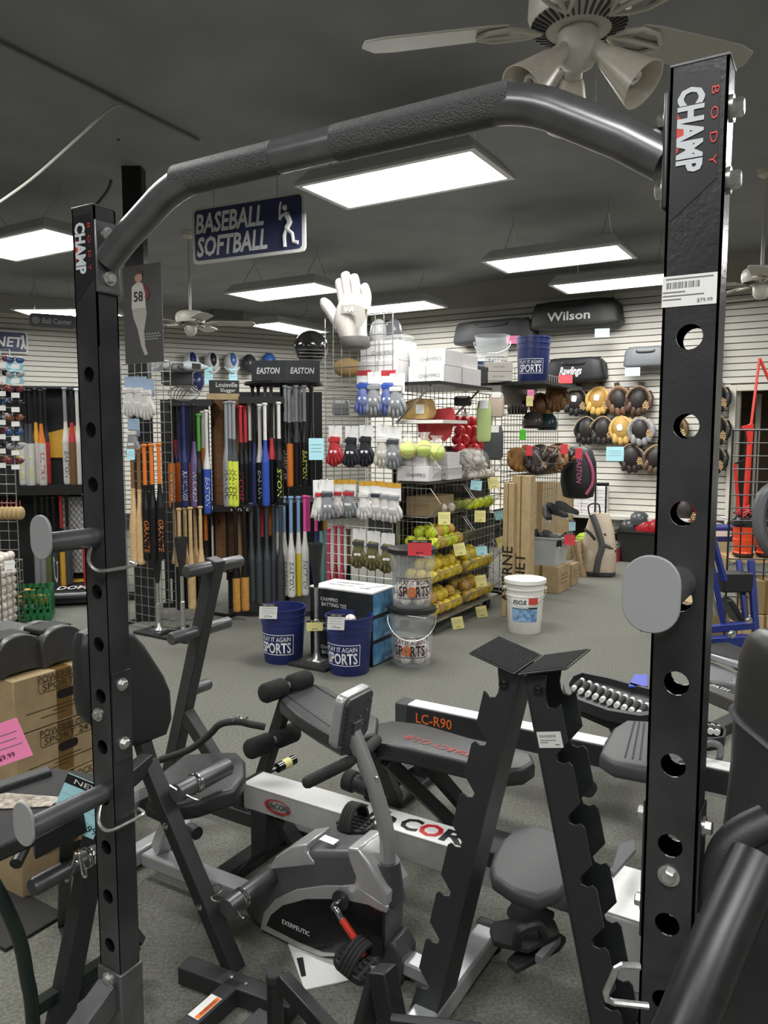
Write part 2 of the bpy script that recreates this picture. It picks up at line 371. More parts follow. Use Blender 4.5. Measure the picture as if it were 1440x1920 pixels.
# ================================================================ CEILING FANS
FANW = mat('fan_white', hexc('c9c6bb'), .4); BLADE = mat('fan_blade', hexc('bcb9b0'), .45, noise=.05, scale=10); GLASS = mat('frosted_glass', hexc('cfc8ba'), .35, noise=.06, scale=60)
def fan(loc, a0, label, shades=False, nb=5, rod=.7):
    t = thing('ceiling_fan', label, 'ceiling fan', loc, a0, 'ceiling fans')
    b = MB(); b.lathe([(0, .085), (.11, .085), (.135, .07), (.148, .045), (.15, .0), (.14, -.03), (.09, -.05), (0, -.05)], 28); b.build('motor_housing', FANW, t)
    b = MB()
    for k in range(40):
        a = 2*math.pi*k/40; b.bar((.095*math.cos(a), .095*math.sin(a), -.047), (.14*math.cos(a), .14*math.sin(a), -.033), .006, .012)
    v_ = b.build('vent_fins', DGREY, t)
    b = MB(); b.cyl((0, 0, .08), (0, 0, CEIL-loc[2]), .014, n=10); b.lathe([(.0, CEIL-loc[2]), (.07, CEIL-loc[2]), (.06, CEIL-loc[2]-.04), (.014, CEIL-loc[2]-.07)], 14); b.build('down_rod', FANW, t)
    b = MB(); b.lathe([(.055, -.05), (.062, -.06), (.062, -.12), (.045, -.15), (.015, -.165), (0, -.17)], 20); b.build('switch_cup', FANW, t)
    for k in range(nb):
        a = 2*math.pi*k/nb; M = Matrix.Rotation(a, 4, 'Z') @ Matrix.Translation((0, 0, -.03)) @ Matrix.Rotation(R(-11), 4, 'X')
        b = MB(); out = [(.2, -.055), (.26, -.065), (.58, -.075), (.64, -.06), (.665, 0), (.64, .06), (.58, .075), (.26, .065), (.2, .055)]
        b.prism(out, .007, 0, M); bl = b.build('blade', BLADE, t, bev=.002)
        b = MB()
        for s in (-1, 1): b.tube([M @ Vector(p) for p in [(.1, 0, -.012), (.15, s*.03, -.012), (.2, s*.05, -.008), (.26, s*.045, -.008), (.3, s*.01, -.008)]], .008, 6)
        b.tube([M @ Vector(p) for p in [(.1, 0, -.012), (.3, 0, -.008)]], .009, 6)
        b.build('blade_iron', FANW, t)
    if shades:
        for k in range(3):
            a = R(85)+2*math.pi*k/3-a0; d = Vector((math.cos(a)*.72, math.sin(a)*.72, -.69)).normalized()
            p_ = Vector((0, 0, -.11))+Vector((math.cos(a), math.sin(a), 0))*.05
            M = frame(p_+d*.05, d.orthogonal(), d.cross(d.orthogonal()));
            b = MB(); b.cyl(p_, p_+d*.07, .024, .03, n=14); b.build('lamp_socket', FANW, t)
            b = MB(); b.lathe([(.03, 0), (.038, .02), (.05, .07), (.064, .125), (.072, .155), (.069, .155), (.06, .124), (.046, .07), (.034, .022)], 30, 0, M)
            g = b.build('glass_shade', GLASS, t)
            b = MB(); b.cyl(p_+d*.1, p_+d*.13, .02, n=10); b.tube([p_+d*(.13+.045*i/24)+(M.col[0].to_3d()*math.cos(i*.8)+M.col[1].to_3d()*math.sin(i*.8))*.017 for i in range(25)], .006, 6); b.build('spiral_bulb', WPAPER, g)
        b = MB(); b.cyl((.03, -.05, -.15), (.03, -.05, -.26), .0015, n=4); b.ball((.03, -.05, -.265), .006, 6); b.build('pull_chain', ZINC, t)
    return t
q = fl(1085, 45, 2.72); fan((q.x, q.y, 2.75), R(23), 'white ceiling fan with three frosted glass lamp shades, nearest the camera', True)
q = fl(357, 600, 2.7); fan((q.x, q.y, 2.7), R(10), 'distant white ceiling fan hanging on a rod left of the bat sign boxes')
q = fl(1428, 522, 2.75); fan((q.x, q.y, 2.75), R(170), 'cream ceiling fan cut off by the right edge of the picture')
# ================================================================ HANGING SIGNS
NAVY = mat('sign_navy', hexc('343a5e'), .45)
def sign(name, c, x, w, h, label, t=.02):
    s = thing(name, label, 'sign', c, 0); x = Vector(x).normalized()
    b = MB(); b.prism(rrect(w, h, .04), t, 0, frame((0, 0, 0), x, Z) @ Matrix.Translation((0, 0, -t))); b.build('frame_board', cm('d9d9d4'), s)
    b = MB(); b.prism(rrect(w-.05, h-.05, .03), .003, 0, frame((0, 0, 0), x, Z)); b.build('panel', NAVY, s)
    return s
tl, tr, bl = at(360, 396, 6.15), at(571, 363, 5.75), at(365, 494, 6.15)
c = (at(360, 396, 6.2)+at(572, 465, 5.75))/2; x = (at(571, 363, 5.75)-at(360, 396, 6.2)); x.z = 0
sg = sign('hanging_sign', c, x, x.length, .43, 'navy hanging sign reading BASEBALL SOFTBALL with a batter figure'); x.normalize(); ww = .94
text('BASEBALL', sg, -x*.16+Z*.085, x, Z, INKW, .2, lift=.004, width=.64, shear=.16, bold=.03)
text('SOFTBALL', sg, -x*.14-Z*.09, x, Z, INKW, .2, lift=.004, width=.66, shear=.16, bold=.03)
b = MB(); F_ = frame(x*.36, x, Z); 
def limb(pts, r): b.tube([F_ @ Vector((p[0], p[1], .006)) for p in pts], r, 6)
b.ball(F_ @ Vector((-.01, .11, .006)), .022, 10, 0, (1, .3, 1)); limb([(0, .07), (.03, .0), (.0, -.04)], .022); limb([(0, -.04), (-.02, -.09), (-.015, -.17)], .014); limb([(.0, -.04), (.05, -.08), (.06, -.14), (.1, -.15)], .014); limb([(0, .07), (-.05, .05), (-.06, .03)], .012); limb([(-.06, .03), (-.055, .12), (-.045, .155)], .009)
b.build('batter_pictogram', INKW, sg)
for s in (-.3, .28):
    b = MB(); b.cyl(x*s+Z*.2, x*s+Z*(CEIL-c.z), .003, n=5); b.build('hanger_wire', ZINC, sg)
c = at(99, 602, 9.6); x = LD; sg = sign('section_sign', c, x, .52, .165, 'small grey hanging sign reading Ball Center'); sg.children[1].data.materials[0] = cm('55565a'); sg.children[0].data.materials[0] = cm('55565a')
text('Ball Center', sg, x*.05, x, Z, cm('b9b9b9'), .09, lift=.004, width=.33, bold=.01)
b = MB(); b.lathe([(0, .004), (.045, .004), (.045, 0)], 14, 0, frame(-x*.19, x, Z)); b.build('round_logo', cm('8d8d8d'), sg)
b = MB(); b.cyl(x*.2+Z*.08, x*.2+Z*(CEIL-c.z), .003, n=5); b.build('hanger_wire', ZINC, sg); b = MB(); b.cyl(-x*.2+Z*.08, -x*.2+Z*(CEIL-c.z), .003, n=5); b.build('hanger_wire', ZINC, sg)
c = lw(0, 640, .05); sg = sign('wall_sign', c, LD, .75, .33, 'navy wall sign with white border ending in E T at the left edge')
text('NET', sg, LD*.12, LD, Z, INKW, .2, lift=.004, bold=.02, shear=.15); b = MB(); F_ = frame(LD*.3, LD, Z); limb([(0, .1), (.01, .0), (-.02, -.1)], .02); limb([(.01, 0), (.04, -.1)], .015); b.build('player_pictogram', INKW, sg)
# poster of a young player
tl, br = at(231, 506, 5.9), at(308, 672, 5.75); PX = U*.93+V*-.0; c = (at(269, 589, 5.8)); PX = (at(304, 590, 5.75)-at(233, 590, 5.95)); PX.z = 0; pw = PX.length; PX.normalize(); phh = .71
po = thing('player_poster', 'dark poster of a young ballplayer in jersey 58 standing with legs crossed', 'poster', c, 0)
plate('sheet', po, (0, 0, 0), PX, Z, pw, phh, cm('4b4a4a', .4), .006)
F_ = frame((0, 0, 0), PX, Z) @ Matrix.Translation((-.03, -.02, .0075)) @ Matrix.Diagonal((1.35, 1.06, 1, 1))
def blob(name, pts, mt, z=0.): bb_ = MB(); bb_.prism(pts, .001, 0, F_ @ Matrix.Translation((0, 0, z))); return bb_.build(name, mt, po, smooth=0)
blob('printed_trousers', [(-.06, .06), (.05, .06), (.055, .02), (.03, -.1), (.035, -.2), (.055, -.26), (.03, -.265), (.005, -.2), (-.02, -.08), (-.05, .0)], cm('aeaaa4'))
blob('printed_shirt', [(-.055, .21), (-.02, .235), (.02, .235), (.045, .2), (.05, .06), (-.06, .06)], cm('cfcac2'), .0012)
blob('printed_sleeve', [(.03, .23), (.06, .2), (.085, .15), (.06, .11), (.045, .13), (.052, .155), (.04, .18)], cm('7a2b38'), .0024)
blob('printed_face', [(.03*math.cos(i*.63)-.0, .27+.037*math.sin(i*.63)) for i in range(10)], cm('c49a84'), .0024)
blob('printed_hair', [(-.03, .27), (-.032, .3), (-.01, .318), (.015, .316), (.032, .3), (.03, .27), (.022, .292), (-.02, .292)], cm('5a3a28'), .0036)
text('58', po, F_ @ Vector((-.005, .14, .0)), PX, Z, INK, .1, lift=.004, bold=.02)
b = MB()
for i, (x0, wd) in enumerate(((.09, .12), (.095, .13), (.085, .1))):
    for k in range(6): b.box((x0-wd/2+wd*k/5.5, -.12-.018*i, .001), (wd*.12, .009, .0006), 0, F_)
b.build('printed_caption', cm('9a9a9a'), po, smooth=0)
b = MB(); b.bb(-.25, .25, -.1, .1, -.1, .1); q = lw(425, 590, .12); tag(b.build('duct_box', cm('77787a'), None, bev=.01, loc=q), 'grey duct box high on the left wall behind the distant fan', 'duct').rotation_euler = (0, 0, .48)
# ================================================================ TRACING HELPERS
def hz(z): return lambda x, y: fl(x, y, z)
def vp(n, c): return lambda x, y: pl(x, y, n, c)
def dp(Y): return lambda x, y: at(x, y, Y)
def loc_vec(o, v): return mloc(o).to_3x3().inverted() @ Vector(v)
def trace(name, px, fn, ext, mats, parent, bev=0., seg=2, smooth=35):
    pts = [L(parent, fn(x, y)) for x, y in px]; e = loc_vec(parent, ext)
    b = MB(); b.loft([pts, [p+e for p in pts]]); return b.build(name, mats, parent, bev=bev, seg=seg, smooth=smooth)
def rpad(name, px, fn, ext, mats, parent, r=.02, n=4):   # cushion: traced outline with rounded rim on both faces
    pts = [L(parent, fn(x, y)) for x, y in px]; e = loc_vec(parent, ext); c = sum(pts, Vector())/len(pts); t = e.length; d = e/t
    rings = []
    for i in range(n+1):
        a = math.pi/2*i/n; rings.append((r*(1-math.sin(a)), r*(1-math.cos(a))))
    rings += [(b_, t-a_) for b_, a_ in rings[::-1]]
    def ins(p, k):
        v = c-p; return p+v*min(.6, k/max(v.length, 1e-4))
    b = MB(); b.loft([[ins(p, k)+d*h for p in pts] for k, h in rings]); return b.build(name, mats, parent, smooth=50)
def bolt(b, p, n, r=.011, h=.008, m=0):
    n = Vector(n); M = frame(p, n.orthogonal(), n.cross(n.orthogonal()))
    b.lathe([(r*1.45, 0), (r*1.45, h*.3), (0, h*.3)], 14, m, M); b.lathe([(r, h*.3), (r, h), (r*.8, h*1.15), (0, h*1.15)], 6, m, M)
# ================================================================ SQUAT RACK
rk = thing('squat_rack', 'black steel squat rack framing the view with a bent pull-up bar', 'squat rack', (-.0845, 1.165, 0), RZ)
RKM = mat('rack_steel', (.016, .016, .0175), .28, c2=(.042, .042, .045), scale=9, bump=.05, bscale=160)
HS, PW, PD, TOP = .514, .060, .046, 1.905
HZ = [1.612-.1*k for k in range(0, 14)]
def upright(xc):
    t = .003; b = MB(); hr = .0145; N = 16
    for yf in (-PD/2, PD/2-t):
        zs = sorted(HZ); edges = [0.0]+[zs[0]-.05]+[z+.05 for z in zs]
        def quad(z0, z1): b.bb(xc-PW/2, xc+PW/2, yf, yf+t, z0, z1)
        quad(0, zs[0]-.05); quad(zs[-1]+.05, TOP)
        for z in zs:
            per = []
            for j in range(N):
                a = 2*math.pi*j/N; c_, s_ = math.cos(a), math.sin(a); k = 1/max(abs(c_)/(PW/2), abs(s_)/.05)
                per.append((c_*k, s_*k))
            for qx in (-1, 1):
                for qz in (-1, 1):
                    j = min(range(N), key=lambda i: (math.cos(2*math.pi*i/N)*.06-qx*.03)**2+(math.sin(2*math.pi*i/N)*.06-qz*.05)**2); per[j] = (qx*PW/2, qz*.05)
            v = []; f = []
            for y in (yf, yf+t):
                v += [(xc+hr*math.cos(2*math.pi*j/N), y, z+hr*math.sin(2*math.pi*j/N)) for j in range(N)]
                v += [(xc+p[0], y, z+p[1]) for p in per]
            for j in range(N):
                k = (j+1) % N
                f += [(j, k, N+k, N+j), (2*N+j, 3*N+j, 3*N+k, 2*N+k), (j, 2*N+j, 2*N+k, k)]
            b.add(v, f)
    b.bb(xc-PW/2, xc-PW/2+t, -PD/2, PD/2, 0, TOP); b.bb(xc+PW/2-t, xc+PW/2, -PD/2, PD/2, 0, TOP)
    o = b.build('upright', RKM, rk, smooth=0)
    b = MB(); b.bb(xc-PW/2-.001, xc+PW/2+.001, -PD/2-.001, PD/2+.001, TOP, TOP+.004); b.build('end_cap', GUN, o, bev=.001)
    return o
FX = (Vector((1, 0, 0)), Vector((0, 1, 0)), Z)
DEC = mat('rack_decal', (.02, .02, .022), .3)
for s in (-1, 1):
    xc = s*HS; up = upright(xc); yf = -PD/2
    # decal
    b = MB(); b.prism([(xc-.025, TOP-.012), (xc+.022, TOP-.012), (xc+.022, TOP-.125), (xc-.025, TOP-.165)], .0008, 0, Matrix(((1, 0, 0, 0), (0, 0, 1, yf-.0009), (0, 1, 0, 0), (0, 0, 0, 1)))); b.build('decal', DEC, up, smooth=0)
    text('CHAMP', up, (xc-.007, yf-.001, TOP-.07), -Z, (1, 0, 0), cm('c9cdd2'), .036, width=.09, bold=.045, lift=.0012)
    text('BODY', up, (xc+.0175, yf-.001, TOP-.07), -Z, (1, 0, 0), cm('d23c34'), .011, width=.082, space=2.2, lift=.0012)
    b = MB(); b.prism([(-.022, -.017), (.022, -.017), (0, -.006)], .0006, 0, frame((xc-.004, yf-.0012, TOP-.072), -Z, (1, 0, 0))); b.build('red_triangle', cm('d23c34'), up, smooth=0)
    # pull-up plate on the inner face
    xi = xc-s*PW/2; b = MB(); b.bb(xi, xi-s*.006, -.026, .026, 1.755, 1.882); pt = b.build('mount_plate', GUN, rk, bev=.003)
    for z in (1.782, 1.858):
        b = MB(); bolt(b, (xi-s*.006, 0, z), (-s, 0, 0), .009, .010); b.build('bolt', ZINC, pt)
        b = MB(); bolt(b, (xc+s*PW/2, 0, z), (s, 0, 0), .010, .012); b.build('bolt', ZINC, pt)
    # sleeve joint with bolts
    b = MB(); b.bb(xc+PW/2, xc+PW/2+.003, -.021, .021, .885, 1.06); b.bb(xc-PW/2-.003, xc-PW/2, -.021, .021, .885, 1.06); sv = b.build('joint_plate', RKM, rk, bev=.001);
    for z in (.92, 1.035):
        for k in (-1, 1):
            b = MB(); bolt(b, (xc+k*(PW/2+.003), 0, z), (k, 0, 0), .0085, .009); b.build('bolt', ZINC, sv)
    b = MB(); bolt(b, (xc-.008 if s < 0 else xc, yf, .975), (0, -1, 0), .009, .008); b.build('bolt', ZINC, sv)
    # base brace with weld
    b = MB(); b.bar((xc, -.02, .42), (xc-.0, -.32, .25), .045, .055); b.bb(xc-.034, xc+.034, -.028, .028, .0, .462); br = b.build('lower_sleeve', GUN, rk, bev=.004)
    b = MB(); bolt(b, (xc+.0, -.028, .442), (0, -1, 0), .011, .009); b.build('bolt', ZINC, br)
    b = MB(); b.bb(xc-.035, xc+.035, -.5, .45, 0, .05); b.build('foot', RKM, rk, bev=.004)
    # J hooks
    for z, JL in (((1.315, .108), (.822, .165)) if s < 0 else ((1.333, .15), (.765, .16))):
        h = MB(); h.cyl((xc, yf, z), (xc, yf-JL, z), .0185, n=20); o = h.build('bar_hook', GUN, rk)
        b = MB(); b.prism(rrect(.056, .078, .0275, 7), .005, 0, frame((xc, yf-JL+.001, z+.012), (1, 0, 0), Z)); b.build('end_plate', cm('8c8e8f', .45), o, bev=.0012)
        sx = 1 if s < 0 else -1
        b = MB(); b.tube(smoothpath([(xc+sx*.004, yf-.012, z-.017), (xc+sx*.018, yf-.028, z-.04), (xc+sx*.036, yf-.022, z-.056), (xc+sx*.04, 0, z-.058), (xc+sx*.04, .035, z-.056), (xc+sx*.02, .04, z-.054)], 5), .0035, 8); b.build('lock_wire', ZINC, o)
        b = MB(); b.ball((xc+s*-0.0, PD/2+.004, z), .013, 10); b.build('hook_knob', BLK2, o)
b = MB(); b.tube([L(rk, at(x, y, .86)) for x, y in ((1200, 1812), (1166, 1810), (1156, 1816), (1136, 1862), (1139, 1874), (1150, 1879), (1215, 1886))], .0042, 8); b.build('lock_bail', ZINC, rk)
# bent pull-up bar
e = HS-PW/2-.006
path = [(-e, 0, 1.815), (-.43, 0, 1.848)]+bez((-.36, 0, 1.888), (-.31, 0, 1.920), (-.25, 0, 1.922), 6)+bez((.25, 0, 1.922), (.31, 0, 1.920), (.36, 0, 1.888), 6)+[(.43, 0, 1.848), (e, 0, 1.815)]
b = MB(); b.tube(path, .0245, 24); pb = b.build('pull_up_bar', mat('bar_steel', (.16, .16, .165), .28, metal=.6, noise=.2, scale=14), rk)
KN = mat('knurled_grip', (.11, .11, .112), .55, bump=.9, scale=420)
for a, c_ in ((-.30, -.09), (.02, .29)):
    b = MB(); b.tube([(a, 0, 1.9215), (c_, 0, 1.9215)], .0252, 24); b.build('knurled_grip', KN, pb)
# store label on the right upright
lb = plate('store_label', rk, (HS-.002, -PD/2-.0005, 1.663), (1, 0, 0), Z, .058, .034, WPAPER, .0006, bev=0)
b = MB(); x = -.024
random.seed(3)
while x < .012:
    k = random.choice((.0006, .001, .0016)); b.box((x, .0065, .0008), (k, .007, .0002)); x += k+.0009
for i, (x0, wd) in enumerate(((-.016, .024), (-.006, .044), (-.018, .02))): b.box((x0, -.001-.004*i, .0008), (wd, .0014, .0002))
b.box((.0, .0135, .0008), (.05, .0014, .0002))
b.build('barcode', INKG, lb, smooth=0)
text('$79.99', lb, (.017, -.012, 0), (1, 0, 0), (0, 1, 0), INKG, .006)
# ================================================================ MACHINE AT THE RIGHT EDGE
mc = thing('exercise_machine', 'black exercise machine housing cut off by the right edge in front of the rack upright', 'exercise machine', (.62, .85, 0), 0)
b = MB(); rings = []
for (y, lx, rx, dy) in [(1203, 1468, 1530, .05), (1212, 1436, 1560, .09), (1235, 1414, 1600, .12), (1280, 1398, 1640, .14), (1400, 1385, 1660, .15), (1500, 1378, 1680, .15), (1580, 1368, 1690, .15), (1700, 1352, 1700, .15), (1900, 1350, 1720, .15), (2300, 1350, 1720, .15)]:
    a = L(mc, at(lx-4, y, .9+dy*.55)); c_ = L(mc, at(rx, y, .9)); a.y = c_.y; a.z = c_.z; cx = (a.x+c_.x)/2; hw = (c_.x-a.x)/2
    rings.append([Vector((cx+hw*math.copysign(abs(math.cos(t))**.55, math.cos(t)), a.y+dy*math.copysign(abs(math.sin(t))**.55, math.sin(t)), a.z)) for t in (2*math.pi*i/28 for i in range(28))])
b.loft(rings); b.build('shroud', mat('machine_black', (.02, .021, .022), .36, noise=.12, scale=8), mc, smooth=60)
b = MB(); b.tube([r_ for r_ in [Vector((sum(p.x for p in rings[4])/28+(p.x-sum(q.x for q in rings[4])/28)*1.015, p.y*1.015, p.z)) for p in rings[4]]], .004, 6, closed=True); b.build('seam', DGREY, mc)
b = MB(); b.tube([L(mc, at(1420, 1610, .74)), L(mc, at(1352, 1760, .70)), L(mc, at(1270, 1960, .66)), L(mc, at(1180, 2250, .62))], .026, 20); b.build('frame_tube', BLACK, mc)
b = MB(); b.tube(smoothpath([L(mc, at(1440, 1540, .86)), L(mc, at(1385, 1570, .86)), L(mc, at(1352, 1620, .86)), L(mc, at(1345, 1720, .86)), L(mc, at(1350, 1800, .86))]), .02, 14); b.build('pad_bracket', BLK2, mc)
b = MB(); p = L(mc, at(1430, 1000, .95)); b.tube(smoothpath([L(mc, at(1470, 905, 1.0)), L(mc, at(1432, 930, 1.0)), L(mc, at(1424, 985, 1.0)), L(mc, at(1445, 1030, 1.0)), L(mc, at(1490, 1040, 1.0))]), .009, 10); b.build('grip_handle', cm('6d7072', .4), mc)
b = MB(); b.bar(L(mc, at(1475, 820, 1.0)), L(mc, at(1475, 1250, .95)), .03, .03); b.build('mast', BLACK, mc)
# ================================================================ A-FRAME DUMBBELL RACK
q = fl(978, 1262, .975)
dr_ = thing('dumbbell_rack', 'black A-frame dumbbell rack with hooked notches and a ribbed top', 'dumbbell rack', (q.x, q.y, 0), RZ)
DRM = mat('dumbbell_rack_paint', (.024, .026, .028), .45, bump=.06, scale=350)
TH = .97; LEAN = math.tan(R(12.6)); ww_ = .074; pt_ = .136; n_t = 6
def flange(s, y):
    # outline in (offset, distance down the leg): inner straight edge, outer notched edge
    out = [(0, 0), (ww_*.75, 0), (ww_*.62, .03)]
    T0 = .055; out += [(ww_*.55, T0-.012), (ww_-.034, T0+.006), (ww_-.03, T0+.018), (ww_-.017, T0+.023), (ww_-.006, T0+.016)]
    for i in range(n_t):
        T = T0+.014+i*pt_
        out += [(ww_, T), (ww_, T+.6*pt_), (ww_-.036, T+.84*pt_), (ww_-.033, T+.92*pt_), (ww_-.02, T+.96*pt_), (ww_-.007, T+.93*pt_)]
    Lg = TH/math.cos(R(12.6)); out += [(ww_, Lg-.03), (ww_, Lg), (0, Lg)]
    ax = Vector((s, 0, -0.0)); dn = Vector((s*LEAN, 0, -1)).normalized(); ac = Vector((s*dn.z*-1, 0, 0)); ac = Vector((s*math.cos(R(12.6)), 0, math.sin(R(12.6))))
    M = Matrix(((ac.x, dn.x, 0, s*.004), (ac.y, dn.y, 1, y), (ac.z, dn.z, 0, TH), (0, 0, 0, 1)))
    b = MB(); b.prism(out, .004, 0, M); o = b.build('notched_flange', DRM, dr_, smooth=0, bev=.0008, seg=1)
    return M, Lg
for s in (-1, 1):
    M, Lg = flange(s, 0); flange(s, .105)
    b = MB(); b.box((.002, Lg/2, .052), (.004, Lg, .107), 0, M); b.build('web', DRM, dr_)
    b = MB(); bolt(b, M @ Vector((.03, .035, -.0005)), (0, -1, 0), .009, .007); b.build('bolt', GLOSS, dr_)
    # ribbed top plate
    M2 = Matrix.Translation((s*.004, 0, TH+.008)) @ Matrix.Rotation(-s*R(16), 4, 'Y')
    b = MB(); b.bb(0, s*.115, -.035, .14, 0, .005, 0, M2); tp = b.build('top_plate', DRM, dr_, bev=.002)
    b = MB()
    for i in range(18): b.bb(s*.004, s*.112, -.03+i*.0092, -.026+i*.0092, .005, .0068, 0, M2)
    b.build('rubber_ribs', RUB, tp)
    b = MB(); b.bb(s*(TH*LEAN-.004), s*(TH*LEAN+.085), -.004, .112, 0, .012); b.build('foot_plate', DRM, dr_)
Mr = Matrix(((math.cos(R(12.6)), LEAN*math.cos(R(12.6)), 0, .004), (0, 0, 1, 0), (math.sin(R(12.6)), -math.cos(R(12.6)), 0, TH), (0, 0, 0, 1)))
st = plate('price_sticker', dr_, Mr @ Vector((.034, .145, -.001)), Mr.col[0].to_3d(), -Mr.col[1].to_3d(), .056, .036, WPAPER, .0006)
b = MB(); random.seed(5); x = -.022
while x < .014:
    k = random.choice((.0008, .0014)); b.box((x, .008, .001), (k, .006, .0002)); x += k+.0012
b.box((-.004, -.001, .001), (.038, .0016, .0002)); b.box((-.014, -.006, .001), (.018, .0016, .0002)); b.box((.016, -.011, .001), (.01, .0022, .0002))
b.build('barcode', INKG, st, smooth=0)
# ================================================================ RECUMBENT BIKE
bk = thing('recumbent_bike', 'silver and black recumbent exercise bike with low pedals and padded seat', 'exercise bike', (.18, 1.92, 0), RZ)
cV = V.dot(Vector((.18, 1.92, 0)))
np_ = vp(V, cV-.058)
SHELL = mat('bike_grey', (.075, .077, .08), .38, noise=.06, scale=12); BSIL = mat('bike_silver', (.46, .46, .46), .3, metal=.5, noise=.05, scale=10)
sh = trace('shell', [(455, 1712), (462, 1690), (478, 1662), (503, 1628), (540, 1603), (572, 1595), (652, 1595), (672, 1606), (700, 1648), (722, 1694), (719, 1797), (680, 1804), (625, 1800), (580, 1784), (535, 1768), (491, 1746)], np_, V*.116, SHELL, bk, bev=.02, seg=4)
trace('silver_hump', [(503, 1630), (516, 1607), (545, 1588), (574, 1583), (574, 1598), (590, 1618), (588, 1623), (560, 1626), (510, 1632)], vp(V, cV-.061), V*.122, BSIL, sh, bev=.006)
trace('silver_fork', [(650, 1590), (672, 1592), (690, 1618), (724, 1680), (724, 1703), (716, 1704), (690, 1694), (650, 1680), (640, 1660), (664, 1658), (666, 1645), (654, 1615)], vp(V, cV-.061), V*.122, BSIL, sh, bev=.006)
trace('rim_band', [(488, 1742), (494, 1712), (516, 1686), (556, 1668), (610, 1661), (668, 1662), (726, 1702), (724, 1712), (690, 1697), (640, 1686), (575, 1686), (530, 1698), (508, 1717), (500, 1736), (560, 1766), (605, 1785), (640, 1787), (640, 1794), (600, 1793), (555, 1775)], vp(V, cV-.0615), V*.012, BSIL, sh, bev=.001, seg=1)
pn = trace('side_panel', [(498, 1736), (507, 1715), (530, 1697), (575, 1685), (640, 1685), (690, 1696), (719, 1710), (718, 1795), (650, 1790), (605, 1786), (560, 1768)], vp(V, cV-.0622), V*.012, GLOSS, sh, bev=.003)
p = L(bk, vp(V, cV-.0635)(556, 1738)); text('EXERPEUTIC', pn, p, (1, 0, -.05), Z, INKW, .02, width=.1, lift=.004)
trace('nose_cover', [(722, 1770), (735, 1765), (752, 1800), (748, 1850), (712, 1862), (702, 1830), (705, 1800)], vp(V, cV-.045), V*.09, DGREY, sh, bev=.008)
sk = plate('store_sticker', sh, L(bk, vp(V, cV-.03)(617, 1577)), (1, 0, -.04), (0, 1, 0), .05, .03, WPAPER, .001, lift=.0035)
mp = [L(bk, vp(V, cV)(x, y)) for x, y in [(728, 1660), (727, 1613), (726, 1570), (717, 1528), (699, 1469), (680, 1419), (662, 1372)]]
b = MB(); b.tube(smoothpath(mp), .0225, 18); b.build('mast', mat('mast_grey', (.3, .3, .305), .35, metal=.3), bk)
d_ = (mp[1]-mp[0]).normalized(); b = MB(); b.tube([mp[0]-d_*.035, mp[0]+d_*.01, mp[1]], [.045, .041, .034], 20); b.build('collar', DGREY, bk)
b = MB(); bolt(b, L(bk, vp(V, cV-.021)(706, 1459)), (0, -1, 0), .005, .004); b.build('bolt', CHR, bk)
# console, handle grips, tension knob
cc = L(bk, vp(V, cV)(668, 1346)); up = Vector((.17, 0, .98)).normalized(); MC = frame(cc, (0, 1, 0), up)
b = MB(); b.prism(rrect(.15, .155, .025), .03, 0, MC @ Matrix.Translation((0, 0, -.035))); cs = b.build('console', BSIL, bk, bev=.006)
b = MB(); b.prism(rrect(.135, .14, .02), .012, 0, MC @ Matrix.Translation((0, 0, -.006))); b.build('console_back', DGREY, cs, bev=.003)
b = MB(); b.box((0, -.035, .008), (.04, .06, .008), 0, MC); b.build('bracket_plate', GUN, cs, bev=.002)
for k in range(8):
    b = MB(); b.box((-.062, -.055+.015*k, .007), (.012, .007, .008), 0, MC); b.build('vent_rib', BLK2, cs)
for x_, y_ in ((.03, .02), (-.03, .0), (.0, .01), (.045, .05), (-.012, -.055), (.012, -.015)):
    b = MB(); b.lathe([(.004, .006), (.004, .014), (0, .015)], 8, 0, MC @ Matrix.Translation((x_, y_, 0))); b.build('screw', CHR, cs)
h0 = L(bk, vp(V, cV-.02)(664, 1424)); h1 = L(bk, vp(V, cV-.2)(570, 1470)); h2 = L(bk, vp(V, cV+.2)(708, 1386))
for nm, a, c_ in (('handle_grip', h0, h1), ('handle_grip', h0+Vector((0, .04, 0)), h2)):
    b = MB(); dd = (c_-a).normalized(); b.tube([a, a+dd*.02, c_-dd*.012, c_-dd*.004, c_], [.012, .0165, .0165, .0135, .006], 14); b.build(nm, RUB, bk)
k0 = L(bk, vp(V, cV)(694, 1478)); kd = Vector((-1, 0, .1)).normalized()
b = MB(); b.tube([k0, k0+kd*.05], .025, 14); kb = b.build('tension_knob', BLK2, bk)
b = MB(); b.tube([k0+kd*.048, k0+kd*.052, k0+kd*.08, k0+kd*.084], [.027, .031, .031, .024], 12); b.build('knob_cap', RUB, kb)
# cranks and pedals
def pedal(cn, tilt, near, scl=1.):
    b = MB(); M = frame(cn, (1, 0, tilt), (0, 1, 0))
    b.prism([(x*scl, y*scl) for x, y in rrect(.115, .088, .035)], .022, 0, M @ Matrix.Translation((0, 0, -.011))); o = b.build('pedal', BLK2, bk, bev=.004)
    for i in range(5):
        for j in range(4):
            b = MB(); b.box((-.042+.021*i, -.03+.02*j, .013), (.012, .011, .006), 0, M); b.build('tread_block', RUB, o)
    ar = [M @ Vector((-.005, (.052)*math.cos(a), .005+.06*math.sin(a))) for a in (math.pi*i/10 for i in range(11))]
    b = MB()
    for r_ in (-.016, -.005, .006, .016):
        b.tube([p+M.col[0].to_3d()*r_ for p in ar], .0062, 8)
    b.build('toe_strap', RUB, o)
ax = L(bk, vp(V, cV-.075)(637, 1690)); pe = L(bk, vp(V, cV-.15)(666, 1808))
